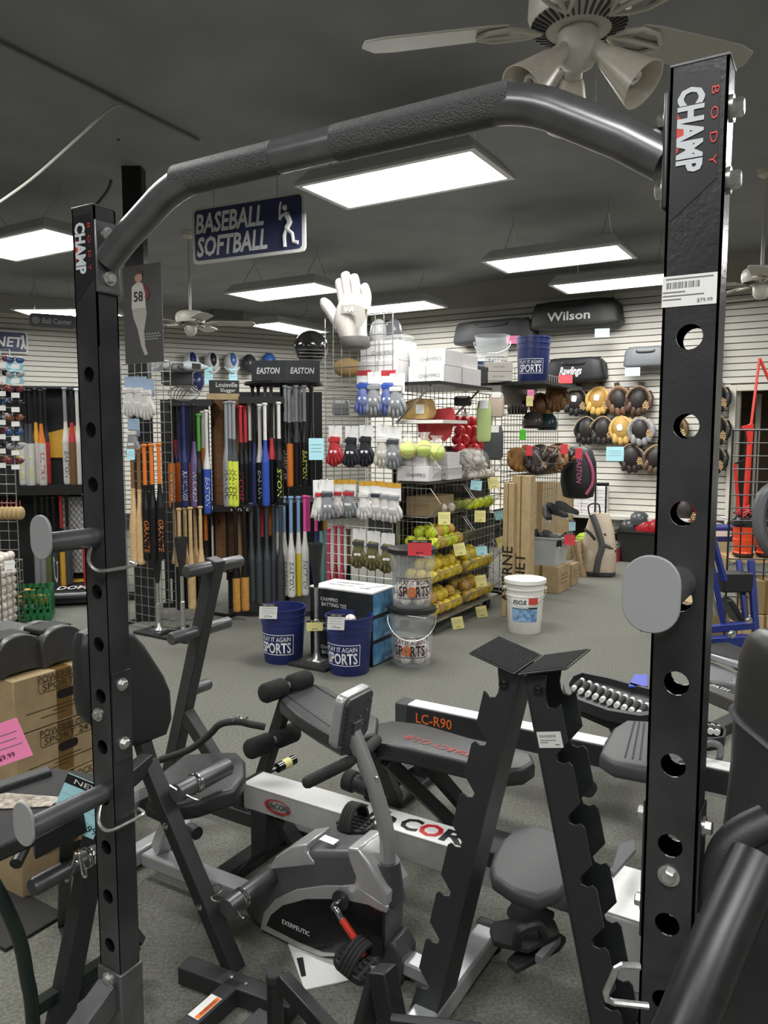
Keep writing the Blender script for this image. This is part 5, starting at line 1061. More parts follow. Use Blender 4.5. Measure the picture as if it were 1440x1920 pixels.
for i, (px, py, ds) in enumerate(((243, 706, 'white batting glove pack, left one on the poster panel'), (262, 706, 'white batting glove pack, middle one on the poster panel'), (276, 710, 'white batting glove pack, right one on the poster panel'), (249, 785, 'small grey glove pack below the white packs on the poster panel'))):
    glove_pack(pl(px, py, V, CP-.03), RZ*.7, [K['wh'], K['wh'], K['wh'], K['gy']][i], K['wh'], ds, 'gloves on the poster panel', k=1.35, card=cm('9fb6cf'))
# giant display glove
gg = thing('giant_glove', 'oversized white display batting glove standing on the gridwall', 'display glove', g1(655, 655, .12), RZ*.5)
S_ = 4.0/1442*1.47
GG = mat('giant_glove_leather', hexc('cfcac3'), .45, noise=.05, scale=8, bump=.15, bscale=14)
def gp_(x, y, dy=0.): return L(gg, g1(x, y, .12+dy))
b = MB()
def ring_(c, a, t): return [c+Vector((a*math.cos(2*math.pi*i/16), t*math.sin(2*math.pi*i/16), 0)) for i in range(16)]
b.loft([ring_(gp_(664, 636), .105, .07), ring_(gp_(660, 622), .115, .08), ring_(gp_(657, 600), .13, .085), ring_(gp_(660, 580), .125, .08), ring_(gp_(664, 562), .115, .065), ring_(gp_(664, 552), .09, .04)])
for pts, rr in (([(645, 575), (641, 552), (637, 532), (635, 522)], .036), ([(657, 572), (651, 540), (648, 518), (646, 510)], .038), ([(671, 572), (668, 542), (664, 522), (662, 514)], .036), ([(686, 580), (688, 556), (684, 540), (681, 532)], .034)):
    P_ = smoothpath([gp_(x, y) for x, y in pts], 4); n = len(P_); b.tube(P_, [rr]*(n-4)+[rr*.95, rr*.85, rr*.6, rr*.2], 14)
P_ = smoothpath([gp_(640, 615), gp_(625, 590), gp_(612, 572), gp_(603, 560)], 4); n = len(P_); b.tube(P_, [.055]+[.046]*(n-5)+[.04, .034, .024, .008], 14)
b.build('glove_body', GG, gg, smooth=60)
b = MB(); q0 = gp_(664, 632); b.loft([ring_(gp_(666, 655), .09, .06), ring_(gp_(666, 650), .118, .088), ring_(gp_(665, 632), .115, .085)]); b.build('cuff', cm('6d6b66', .5, bump=.2, scale=30), gg, smooth=60)
b = MB(); out = [(640, 572), (665, 570), (684, 576), (685, 600), (678, 612), (667, 614), (668, 592), (655, 588), (640, 588)]
b.loft([[gp_(x, y, .078) for x, y in out], [gp_(x, y, .092) for x, y in out]]); b.build('logo_patch', cm('a8a49d', .4), gg)
text('V-R-S', gg, gp_(660, 580, .094), (1, 0, 0), Z, INKW, .05, width=.115, shear=.25, bold=.02, lift=.006)
# ================================================================ DARK BACKING BOARDS of the bat area
def board(name, px0, px1, y0, y1, Y, label, mt):
    a, c_ = at(px0, y0, Y), at(px1, y1, Y); t = thing(name, label, 'display board', ((a.x+c_.x)/2, Y, 0), 0); b = MB(); w = abs(c_.x-a.x)
    b.bb(-w/2, w/2, 0, .03, max(0, c_.z), a.z); b.build('board', mt, t); b = MB(); b.bb(-w/2, w/2, -.08, .1, 0, .04); b.build('base', BLACK, t)
    for s in (-1, 1): b = MB(); b.bb(s*w*.47-.02, s*w*.47+.02, .03, .06, 0, a.z); b.build('post', BLACK, t)
    return t
DKB = cm('1f2021', .7)
board('display_board', 300, 394, 750, 1085, 6.75, 'black slotted backing board behind the bats left of the pegboard', DKB)
board('display_board', 444, 606, 735, 1090, 7.5, 'black slotted backing board behind the bats right of the pegboard', DKB)
# ================================================================ BUCKETS
BUM = {}
def bucket(p, mt, label, group, ang=0., rz0=None, logo=None, lid=None, handle=True, h=.37, r0=.128, r1=.15, ink=INKW, cat='bucket', inside=None):
    p = Vector(p); rz = math.atan2(-p.x, p.y) if rz0 is None else rz0
    t = thing('plastic_bucket', label, cat, p, rz, group)
    R_ = lambda z: r0+(r1-r0)*z/h
    key = (mt.name, h, r0, r1)
    if key not in BUM:
        b = MB(); b.lathe([(0, .004), (r0-.004, .0), (r0, .006), (R_(h*.72), h*.72), (R_(h*.72)+.004, h*.725), (R_(h*.74)+.004, h*.74), (R_(h*.75), h*.745), (R_(h*.84), h*.84), (R_(h*.84)+.006, h*.845), (R_(h*.87)+.006, h*.87), (R_(h*.88), h*.875), (R_(h*.96), h*.96), (r1+.006, h*.965), (r1+.006, h), (r1-.004, h), (R_(h*.9)-.005, h*.9), (r0-.006, .012), (0, .012)], 32); BUM[key] = b.mesh('pail', mt, 40)
    put('pail', BUM[key], t)
    if handle:
        b = MB(); b.tube([Vector((r1+.008, 0, h*.86))*1 if i == 0 else Vector(((r1+.012)*math.cos(math.pi*i/12), -.05*math.sin(math.pi*i/12)-(r1*.95)*math.sin(math.pi*i/12), h*.86-.12*math.sin(math.pi*i/12))) for i in range(13)], .0025, 6); hd_ = b.build('bail_handle', ZINC, t)
        for s in (-1, 1): b = MB(); b.ball((s*(r1+.006), 0, h*.86), .014, 8); b.build('ear', mt, t)
    if lid: b = MB(); b.lathe([(0, h+.018), (r1-.02, h+.018), (r1+.012, h+.016), (r1+.013, h-.012), (r1+.008, h-.012), (r1+.008, h+.002), (0, h+.002)], 32); b.build('lid', lid, t)
    if logo:
        zc = h*.37; rr = R_(zc)+.0018; dz = Vector((math.sin(ang), -math.cos(ang), 0)); tx = Vector((math.cos(ang), math.sin(ang), 0)); up_ = (Z+dz*(r1-r0)/h).normalized()
        for (s_, z_, sz, wd, bd) in logo:
            text(s_, t, dz*(R_(zc+z_)+.0015)+Z*(zc+z_), tx, up_, ink, sz, width=wd, wrap=-(R_(zc+z_)+.0015), bold=bd)
        b = MB(); a_ = [];
        W2, H2 = .124/rr, .066
        def arc(z, a0, a1, th=.0022):
            n = 14; vs_ = []
            for i in range(n+1):
                aa = ang+a0+(a1-a0)*i/n; d2 = Vector((math.sin(aa), -math.cos(aa), 0))
                for k in (-1, 1): q = d2*(R_(z+k*th)+.0016)+Z*(z+k*th); vs_.append(q)
            b.add(vs_, [(2*i, 2*i+2, 2*i+3, 2*i+1) for i in range(n)])
        arc(zc+H2, -W2, W2); arc(zc-H2, -W2, W2)
        for s in (-1, 1):
            vs_ = []
            for k in (0, 1):
                z = zc-H2+2*H2*k
                for e_ in (-1, 1): aa = ang+s*W2+e_*.014; vs_.append(Vector((math.sin(aa), -math.cos(aa), 0))*(R_(z)+.0016)+Z*z)
            b.add(vs_, [(0, 1, 3, 2)])
        b.build('logo_border', ink, t, smooth=0)
        if ink is not INKW:
            a2 = ang-.13; d3 = Vector((math.sin(a2), -math.cos(a2), 0)); n = 20; M3 = frame(d3*(R_(zc)+.004)+Z*(zc-.02), (math.cos(a2), math.sin(a2), 0), Z); b = MB()
            b.add([(.03*math.cos(6.2832*i/n), .034*math.sin(6.2832*i/n), 0) for i in range(n)]+[(.012*math.cos(6.2832*i/n), .014*math.sin(6.2832*i/n), 0) for i in range(n)], [(i, (i+1) % n, n+(i+1) % n, n+i) for i in range(n)], 0, M3); b.build('ring_logo', cm('d9743c'), t, smooth=0)
    return t
BLUEP = mat('bucket_blue', hexc('252f66'), .35, noise=.05, scale=10)
PIA = [('PLAY IT AGAIN', .037, .044, .215, .006), ('SPORTS', -.022, .098, .215, .02)]
bucket(fl(532, 1237), BLUEP, 'royal blue sports-store bucket, left of the batting tee', 'blue buckets on the floor', -.42, logo=PIA, handle=False)
bucket(fl(655, 1258), BLUEP, 'royal blue sports-store bucket holding a baseball, right of the batting tee', 'blue buckets on the floor', -.40, logo=PIA, handle=False)
PB1 = fl(772, 1243)
LOGC = cm('3c1f2a', .5)
bucket(PB1, GL, 'lower clear bucket of baseballs in front of the ball gondola', 'clear buckets', -.12, logo=PIA, ink=LOGC, lid=mat('lid_black', (.02, .02, .022), .4))
bucket(PB1+Z*.39, GL, 'upper clear bucket of baseballs with a black lid and red tag', 'clear buckets', .12, logo=PIA, ink=LOGC, lid=MATS['lid_black'], handle=False)
WB = bucket(fl(983, 1183), WHITE, 'white plastic bucket with lid and blue and red label standing on the aisle', None, 0, h=.40, r0=.125, r1=.148, lid=WHITE, ink=INK)
WB['group'] = 'white bucket'; del WB['group']
def wrapcard(t, R0, z0, z1, a0, a1, mt, name, off=.002):
    b = MB(); n = 12; vs_ = []
    for i in range(n+1):
        a = a0+(a1-a0)*i/n; d2 = Vector((math.sin(a), -math.cos(a), 0)); vs_ += [d2*(R0(z0)+off)+Z*z0, d2*(R0(z1)+off)+Z*z1]
    b.add(vs_, [(2*i, 2*i+2, 2*i+3, 2*i+1) for i in range(n)]); return b.build(name, mt, t)
RWB = lambda z: .125+.023*z/.40
wrapcard(WB, RWB, .10, .20, -.75, .75, mat('label_blue', hexc('3f6fa8'), .4, c2=hexc('9fc0dd'), scale=30), 'blue_label'); wrapcard(WB, RWB, .205, .285, -.75, .2, WPAPER, 'label_white'); wrapcard(WB, RWB, .235, .285, .2, .75, cm('c9463c'), 'red_label'); wrapcard(WB, RWB, .2, .212, -.75, .75, INK, 'black_band')
text('FOCUS', WB, Vector((math.sin(-.27), -math.cos(-.27), 0))*(RWB(.255)+.003)+Z*.252, (math.cos(-.27), math.sin(-.27), 0), Z, INK, .045, width=.105, wrap=-.14, bold=.03, shear=.15)
SHB = at(922, 719, 7.3); SHB2 = at(999, 721, 7.35)
bucket(SHB, GL, 'clear bucket with blue label standing on the high shelf', 'shelf buckets', .5, logo=PIA, ink=LOGC, h=.44, r0=.135, r1=.16)
bucket(SHB2, BLUEP, 'blue lettered bucket standing on the high shelf', 'shelf buckets', -.2, logo=PIA, h=.44, r0=.14, r1=.155, handle=False)
bucket(fl(196, 1540), GL, 'clear lettered bucket behind the box stack at left', None, -.2, logo=PIA, ink=INK)
bl_ = thing('blue_carton', 'small blue carton in front of the clear bucket on the high shelf', 'box', at(906, 690, 7.1), .0); b = MB(); b.bb(-.09, .09, -.01, .05, -.055, .06); b.build('carton', cm('2c4668'), bl_); b = MB(); b.bb(-.07, .07, -.011, -.01, .0, .03); b.build('label', cm('9fb6cf'), bl_)
for k in range(2):
    t = thing('flat_box', ['white flat box lying on the high shelf below another', 'white flat box on top of its twin on the high shelf'][k], 'box', SHB+Vector((.02, -.22, .005+k*.085)), .1, 'flat boxes on the high shelf'); b = MB(); b.bb(-.13, .13, -.05, .05, 0, .082); b.build('carton', cm('c9c6bf'), t, bev=.002); text('EDGE  AREA', t, (0, -.0505, .04), (1, 0, 0), Z, INKG, .02)
# ================================================================ BALLS
def ballmesh(name, r, mt, seam):
    b = MB(); b.ball((0, 0, 0), r, 14)
    if seam:
        a = .44; P_ = []
        for i in range(33):
            t = 2*math.pi*i/32; x = math.cos(t)*(1-a)+a*math.cos(3*t)*1; y = math.sin(t)*(1-a)-a*math.sin(3*t); z = 2*math.sqrt(a*(1-a))*math.sin(2*t); v = Vector((x, y, z)).normalized()*r*1.0; P_.append(v)
        b.tube(P_[:-1], r*.035, 4, 1, closed=True)
    return b.mesh(name, [mt, seam or mt], 60)
BBM = ballmesh('ball', .0365, mat('baseball_leather', hexc('e6e2d8'), .5, noise=.04, scale=10), cm('a8443c'))
SBM = ballmesh('ball', .049, mat('optic_yellow', hexc('c9dd2a'), .5), cm('b03a3a'))
YBM = ballmesh('ball', .049, mat('yellow_ball', hexc('d9c03a'), .45), cm('b5912a'))
GBM = ballmesh('ball', .049, mat('tan_ball', hexc('c9a04a'), .5), cm('9a6a30'))
RBM = ballmesh('ball', .048, mat('red_ball', hexc('c93038'), .35), None)
def ball(me, p, name, label, group, cat='ball'):
    o = put(name, me, None, loc=p); o.rotation_euler = (random.random()*6, random.random()*6, random.random()*6); return tag(o, label, cat, group)
random.seed(21)
def in_bucket(base, R0, r, layers, me, name, label, group):
    for l in range(layers):
        for i in range(6): a = i*1.047+l*.5; ball(me, base+Vector(((R0-r-.004)*math.cos(a), (R0-r-.004)*math.sin(a), .016+r+l*r*1.72)), name, label, group)
        ball(me, base+Vector((0, 0, .016+r+l*r*1.72+.01)), name, label, group)
in_bucket(PB1, .128, .0365, 2, BBM, 'baseball', 'white baseball inside the lower clear bucket', 'baseballs in the lower clear bucket')
in_bucket(PB1+Z*.39, .128, .0365, 2, BBM, 'baseball', 'white baseball inside the upper clear bucket', 'baseballs in the upper clear bucket')
pB = fl(655, 1258); 
in_bucket(pB+Z*.12, .136, .0365, 2, BBM, 'baseball', 'white baseball heaped inside the right blue bucket', 'baseballs in the blue bucket'); ball(BBM, pB+Vector((.01, -.04, .345)), 'baseball', 'single white baseball peeking over the rim of the blue bucket', None)
for (px, py, lab) in ((390, 704, 'blue tag hanging under the helmets, left'), (437, 700, 'blue tag hanging under the helmets, right')): pass
MLAB = {}
def fill(x0, x1, y0, y1, z0, nx, ny, nz, r, mes, name, label, group, jit=.006):
    for k in range(nz):
        for i in range(nx-(k % 2)):
            for j in range(ny-(k % 2)):
                fx = (i+.5+.5*(k % 2))/nx; fy = (j+.5+.5*(k % 2))/ny
                me_ = random.choice(mes); lb_ = label.split('softball'); lb_ = ({'optic_yellow': 'optic yellow', 'yellow_ball': 'golden yellow', 'tan_ball': 'tan'}[me_.materials[0].name]+' softball'+lb_[1]) if len(lb_) > 1 else label
                ball(me_, G(x0+(x1-x0)*fx+random.uniform(-jit, jit), y0+(y1-y0)*fy+random.uniform(-jit, jit), z0+r+k*r*1.55), name, lb_, group)
# near column
fill(.04, .33, .08, .60, tiers[2]+.005, 3, 5, 2, .049, [SBM, SBM, GBM], 'softball', 'optic yellow softball in the middle near basket', 'softballs in the middle near basket')
fill(.04, .33, .08, .60, tiers[1]+.005, 3, 5, 2, .049, [YBM, YBM], 'softball', 'golden yellow softball in the second near basket', 'softballs in the second near basket')
fill(.04, .33, .08, .60, tiers[0]+.005, 3, 5, 2, .049, [YBM, GBM, YBM], 'softball', 'yellow or tan softball in the bottom near basket', 'softballs in the bottom near basket')
ball(BBM, G(.25, .35, tiers[3]+.05), 'baseball', 'white baseball at the lip of the fourth near basket, left', None); ball(BBM, G(.27, .45, tiers[3]+.05), 'baseball', 'white baseball at the lip of the fourth near basket, right', None)
fill(.04, .33, .68, 1.20, tiers[4]+.005, 4, 6, 2, .0365, [BBM], 'baseball', 'white baseball in the top far basket', 'baseballs in the top far basket')
fill(.16, .33, .68, 1.20, tiers[3]+.005, 2, 5, 1, .049, [SBM], 'softball', 'lime softball in the fourth far basket', 'softballs in the fourth far basket')
fill(.04, .33, .68, 1.20, tiers[1]+.005, 3, 5, 2, .049, [YBM], 'softball', 'yellow softball in the second far basket', 'softballs in the second far basket')
fill(.04, .33, .68, 1.20, tiers[0]+.005, 3, 5, 2, .049, [YBM, YBM, GBM], 'softball', 'yellow softball in the bottom far basket', 'softballs in the bottom far basket')
for k, p_ in enumerate((G(.06, .1, tiers[3]), G(.1, .72, tiers[3]))):
    t = thing('carton', ['brown carton lying in the fourth near basket', 'black and brown carton in the fourth far basket'][k], 'box', p_, RZ); b = MB(); b.bb(0, .2, 0, .42-.1*k, .003, .15); b.build('card', [CARD2, cm('2b2a28')][k], t, bev=.002); b = MB(); b.bb(.0, .2, .19, .23, .15, .1512); b.build('tape', TAPE, t)
# mesh bag of baseballs, clear bags of neon balls
nb_ = thing('ball_bag', 'clear net bag of white baseballs lying over the top far basket', 'bag', G(.26, .72, tiers[4]+.17), RZ)
b = MB(); b.ball((0, .15, .0), .15, 16, 0, (.95, 1.4, .62)); b.build('net_film', GLD, nb_)
for i in range(22):
    a = random.random()*6.28; q_ = random.random()**.5; ball(BBM, G(.26+.095*q_*math.cos(a), .87+.15*q_*math.sin(a), tiers[4]+.17+random.uniform(-.045, .05)), 'baseball', 'white baseball inside the clear net bag', 'baseballs in the net bag')
for k, (px, py) in enumerate(((765, 848), (795, 846), (818, 852))):
    p_ = at(px, py-4, 5.72); o_s = ball(SBM, p_, 'softball', ['neon yellow softball standing out of the white carton, left', 'neon yellow softball in the white carton, middle', 'neon yellow softball in the white carton, right'][k], None); o_s.scale = (1.35,)*3; t = thing('plastic_wrap', ['clear wrap around the left neon softball', 'clear wrap around the middle neon softball', 'clear wrap around the right neon softball'][k], 'wrap', p_); b = MB(); b.lathe([(.0, -.07), (.05, -.055), (.075, 0), (.06, .05), (.03, .095), (.05, .125)], 12); b.build('film', GLD, t)
# ================================================================ WHITE CARTONS
def wbox(p, w, d, h, rz, label, group=None, mt=WBOX, txt='CHAMPRO', side='front', tm=INK, ts=.04):
    t = thing('carton', label, 'box', p, rz, group); b = MB(); b.bb(0, w, 0, d, .001, h-.001); b.build('card', mt, t, bev=.002)
    b = MB(); b.bb(w*.47, w*.53, -.0004, d+.0004, .002, h-.0002); b.build('tape', cm('b9b4ac'), t)
    if txt: text(txt, t, (w*.6, -.0006, h*.4), (1, 0, 0), Z, tm, ts, width=min(w*.6, .2), lift=.001)
    return t
z4 = tiers[4]+.02
wbox(G(.04, .0, z4), .27, .2, .115, RZ, 'white carton of softballs beside the glove panel, lower', 'white softball cartons'); wbox(G(.05, .02, z4+.115), .22, .18, .1, RZ, 'open white carton holding neon softballs', 'white softball cartons', txt=None)
wbox(G(.06, .3, z4), .26, .24, .11, RZ, 'white carton behind the softball cartons, lower', 'white softball cartons', ts=.03, txt='Diamond'); wbox(G(.07, .3, z4+.11), .24, .22, .1, RZ, 'white carton with black tag behind the neon softballs', 'white softball cartons', txt=None)
zs = SHZ
for k, (x, y, w, d, h, dz, lab) in enumerate(((-.32, .03, .34, .3, .17, 0, 'white carton on the top shelf behind the giant glove, lower'), (-.32, .05, .34, .28, .15, .17, 'white carton on the top shelf behind the giant glove, upper'), (.05, .15, .3, .3, .125, 0, 'white carton lettered in grey at the shelf front, lower'), (.05, .17, .3, .3, .12, .126, 'white carton lettered in grey at the shelf front, upper'), (.03, .52, .3, .34, .14, 0, 'white carton at the back of the top shelf, lower'), (.0, .52, .3, .34, .11, .141, 'white carton at the back of the top shelf, upper'))):
    wbox(G(x, y, zs+dz), w, d, h, RZ, lab, 'white cartons on the top shelf', tm=INKG)
b = MB(); t = thing('plastic_pouch', 'clear crumpled plastic pouch on top of the white cartons', 'pouch', G(-.1, .25, zs+.322), RZ); b.ball((0, 0, .03), .1, 14, 0, (1.4, 1, .35)); b.build('film', GLD, t)
t = thing('shoe_box', 'black shoe box on the top shelf right of the white cartons', 'box', at(880, 717, 6.7), RZ); b = MB(); b.bb(-.14, .12, -.1, .12, 0, .1); b.build('carton', BLK2, t); b = MB(); b.bb(-.142, .122, -.102, .122, .1, .13); b.build('lid', BLK2, t); text('mizuno', t, (.0, -.103, .06), (1, 0, 0), Z, INKW, .03)
# batting tee cartons in front of the gridwall
cO = fl(698, 1252); TW, TD = .5, .3
for k in range(3):
    hh = .165; t = thing('tee_carton', ['bottom batting tee carton of the stack behind the buckets', 'middle batting tee carton of the stack behind the buckets', 'top white-lidded batting tee carton behind the blue buckets'][k], 'box', Vector((cO.x, cO.y, k*hh)), RZ, 'batting tee cartons')
    b = MB(); b.bb(-TW, 0, 0, TD, .001, hh-.012); b.build('carton', [cm('1f2326', .5)]*1, t, bev=.002)
    b = MB(); b.bb(-TW-.001, .001, -.001, TD+.001, hh-.012, hh-.001); b.build('lid', WPAPER if k == 2 else cm('23272a', .5), t, bev=.001)
    b = MB(); b.bb(.0005, .0015, .01, TD-.01, .01, hh-.016); b.build('blue_side', mat('tee_blue', hexc('2e6ea3'), .45, c2=hexc('77aed0'), scale=18), t)
    text('CHAMPRO', t, (-.34, -.001, .085), (1, 0, 0), Z, INKW, .035, width=.14); text('BATTING TEE', t, (-.30, -.001, .05), (1, 0, 0), Z, INKW, .035, width=.2)
    text('Baseball', t, (.0018, .2, .03), (0, 1, 0), Z, INKW, .03)
    if k == 2:
        text('CHAMPRO', t, (-.3, .2, hh), (1, 0, 0), (0, 1, 0), INKG, .05, width=.22); text('BATTING TEE', t, (-.32, .12, hh), (1, 0, 0), (0, 1, 0), INKG, .04, width=.2)
        b = MB(); b.bar((-.12, .1, hh), (-.05, .26, hh), .006, .002); b.bar((-.16, .1, hh), (-.08, .1, hh), .008, .002); b.build('tee_picture', INKG, t)
# tees
def tee(p, label, hpole=.55, base=True, blk=.42, tag_=None):
    t = thing('batting_tee', label, 'batting tee', p, RZ, 'batting tees'); b = MB(); b.bb(-.15, .15, -.12, .12, 0, .022); b.build('base_plate', RUB, t, bev=.004)
    b = MB(); b.bb(-.06, .06, -.04, .04, .022, .032); b.lathe([(.04, .03), (.025, .05), (.018, .09)], 14); b.build('flange', ZINC, t)
    b = MB(); b.tube([(0, 0, .03), (0, 0, hpole*.55), (0, 0, hpole*.56), (0, 0, hpole)], [.018, .018, .014, .014], 14); b.build('pole', ZINC, t)
    b = MB(); b.lathe([(.014, hpole-.03), (.02, hpole), (.045, hpole+.22), (.05, hpole+.26), (.046, hpole+.26), (.02, hpole+.1), (0, hpole+.06)], 16); b.build('rubber_cup', RUB, t)
    return t
tee(fl(594, 1246), 'batting tee with grey pole standing between the two blue buckets', .55)
tee(fl(298, 1187), 'batting tee in front of the poster panel, left one', .42); tee(fl(344, 1196), 'batting tee right of the poster panel', .5)
# price tags
FC = lambda p: math.atan2(-p.x, p.y)
def tagat(p, w, h, mt, label, head='NEW SALE', price='', lines=3, roll=0., name='price_tag', group='shelf price tags'):
    p = Vector(p); d = Vector((-p.x, -p.y, 0)).normalized(); x = Vector((-d.y, d.x, 0)); y = Z*1; x, y = x*math.cos(roll)+y*math.sin(roll), y*math.cos(roll)-x*math.sin(roll)
    return price_tag(name, p, x, y, w, h, mt, label, head, lines, price, group)
tagat(at(503, 1146, 4.9), .115, .10, WPAPER, 'white sale tag clipped to the rim of the left blue bucket', price='3.79 ea', roll=-.06)
tagat(at(630, 1166, 4.625), .105, .10, WPAPER, 'white sale tag clipped to the rim of the right blue bucket', price='3.79 ea', roll=-.06)
tagat(at(590, 1173, 4.9), .105, .07, YEL, 'yellow price tag hung on the middle batting tee', 'Tee', '$67.99', 0)
tagat(at(787, 1027, 4.822), .15, .10, REDC, 'red sale tag on the upper clear bucket', price='$84.99')
cart_tags = [((833, 972), YEL, 'yellow tag on the fourth near basket', .02), ((862, 1030), YEL, 'folded yellow tag on the middle near basket', .2), ((858, 1168), YEL, 'yellow tag on the bottom near basket', .2), ((893, 908), CYAN, 'blue tag on the top far basket', -.1), ((925, 906), YEL, 'yellow tag at the right of the top far basket', .15), ((900, 968), YEL, 'yellow tag on the fourth far basket', 0), ((937, 964), CYAN, 'blue tag at the right of the fourth far basket', .2), ((903, 1031), CYAN, 'blue tag on the middle far basket', .1), ((941, 1016), YEL, 'yellow tag at the right of the middle far basket', .35), ((902, 1089), YEL, 'pale tag on the second far basket', .15), ((903, 1147), YEL, 'yellow tag on the bottom far basket', .2)]
for (q, m_, lab, rl) in cart_tags:
    p_ = G(.395, 0); c2 = U.dot(p_); tagat(pl(q[0], q[1], U, c2), .09, .095, m_, lab, head=None if m_ is YEL else 'NEW', price='3.79', roll=rl, lines=2)
for (px, py, Y, w_, h_, m_, lab) in ((593, 842, 5.7, .11, .16, CYAN, 'large blue price card left of the red batting glove'), (28, 700, 6.27, .13, .17, CYAN, 'blue notice card on the left gridwall'), (158, 737, 6.79, .08, .155, CYAN, 'blue notice card beside the left upright'), (245, 852, 5.58, .055, .08, CYAN, 'small blue tag beside the brown-handled bats'), (1153, 851, 8.6, .19, .16, CYAN, 'blue notice card on the back wall between the mitts')):
    tagat(at(px, py, Y), w_, h_, m_, lab, head=None, lines=3)
for (px, py, m_, lab) in ((1129, 624, CYAN, 'blue tag under the large equipment bag'), (962, 637, PINK, 'pink tag on the dark bag behind the shelf buckets'), (1186, 697, CYAN, 'blue tag under the grey bag'), (1060, 711, REDC, 'red tag on the lettered duffel bag')):
    p_ = rw(px, py, .36); tagat(p_, .17, .1, m_, lab, head=None, lines=2)
for (px, py, lab) in ((391, 704, 'blue tag hanging under the helmets, left'), (437, 702, 'blue tag hanging under the helmets, right')):
    tagat(lw(px, py, .3), .13, .28, CYAN, lab, head=None, lines=3)
# ================================================================ GOODS ON THE GONDOLA UPPER GRID
gx = U.dot(G(.1, 0))
def gu(px, py, off=.1): return pl(px, py, U, U.dot(G(off, 0)))
nr = thing('red_ball_net', 'black mesh net packed with red perforated balls hanging on the gridwall', 'ball net', gu(875, 800), RZ)
b = MB(); p_ = gu(872, 765); q_ = L(nr, p_)
for i in range(5): b.tube([q_, L(nr, gu(848+13*i, 870))], .002, 4)
b.build('net_cords', BLACK, nr); b = MB(); b.bb(-.006, .0, -.1, .05, .08, .13); b.build('header_card', WPAPER, nr)
k = 0
for r_ in range(5):
    for c_ in range(4):
        px, py = 857+14*c_+(5 if r_ % 2 else 0), 790+17*r_
        ball(RBM, gu(px, py, .10+.05*((r_+c_) % 2)), 'plastic_ball', 'red perforated plastic ball in the hanging black net', 'red balls in the net')
for i in range(5):
    p_ = gu(858+9*i, 842, .06); ball(RBM, p_, 'plastic_ball', 'red perforated plastic ball in the hanging black net', 'red balls in the net')
for k, (px, py, lab) in enumerate(((833, 795, 'red flat paddle board standing foremost on the gridwall'), (815, 797, 'red paddle board behind the foremost one'), (800, 800, 'red paddle board farthest left of the three'))):
    t = thing('paddle_board', lab, 'paddle', at(px, py, 6.0+.08*k), RZ*.3, 'red paddle boards'); b = MB(); out = [(-.09, .11), (.07, .13), (.1, .06), (.06, -.09), (-.0, -.14), (-.07, -.08)]; out = [(x*.9, y) for x, y in out]; b.prism(out, .012, 0, frame((0, 0, 0), (1, 0, 0), Z)); b.build('board', mat('paddle_red', hexc('d6434a'), .5), t, bev=.004)
wt = thing('wooden_tray', 'white plank shelf with tan leather goods beside the red paddles', 'shelf', gu(800, 791, .18), RZ); b = MB(); b.bb(-.2, .2, -.12, .3, -.012, .012); b.build('plank', WHITE, wt)
t = thing('leather_case', 'tan leather case standing on the plank shelf', 'case', gu(792, 772, .12), RZ); b = MB(); b.prism([(-.12, -.06), (.1, -.06), (.13, .0), (.1, .09), (.02, .1), (-.12, .06)], .14, 0, frame((0, 0, 0), (1, 0, 0), Z)); b.build('case_body', cm('c8a468', .5), t, bev=.012); b = MB(); b.bb(.02, .09, -.143, -.14, -.02, .05); b.build('paper_label', WPAPER, t)
# upper misc packs on far part of the spine
for i, (px, py, w_, h_, hx, lab) in enumerate(((908, 790, .12, .34, 'b9cf8a', 'clear sleeve of lime training balls on the gridwall'), (931, 760, .12, .2, 'bfae9f', 'pale boxed item hanging on the gridwall by the balls'), (925, 830, .16, .28, '4a4c4e', 'black plastic-wrapped bundle beside the lime balls'), (868, 752, .14, .08, '3a3b3d', 'dark folded bundle above the red ball net'), (700, 770, .25, .1, '9a9ca0', 'grey flat carton behind the glove panel'), (640, 765, .14, .12, '8d9093', 'grey boxed helmet accessory behind the glove panel'))):
    t = thing('hanging_pack', lab, 'pack', at(px, py, 6.4 if px > 800 else 6.35), RZ*.4); b = MB(); b.loft([[Vector((x*w_/2*s, y*.04*s, z)) for x, y in ((-1, -1), (1, -1), (1, 1), (-1, 1))] for z, s in ((h_/2, .8), (h_*.3, 1), (-h_*.4, 1), (-h_/2, .85))]); b.build('wrap', cm(hx, .3), t, bev=.01); b = MB(); b.bb(-w_*.3, w_*.3, -.045, -.04, h_*.3, h_*.5); b.build('card', WPAPER, t)
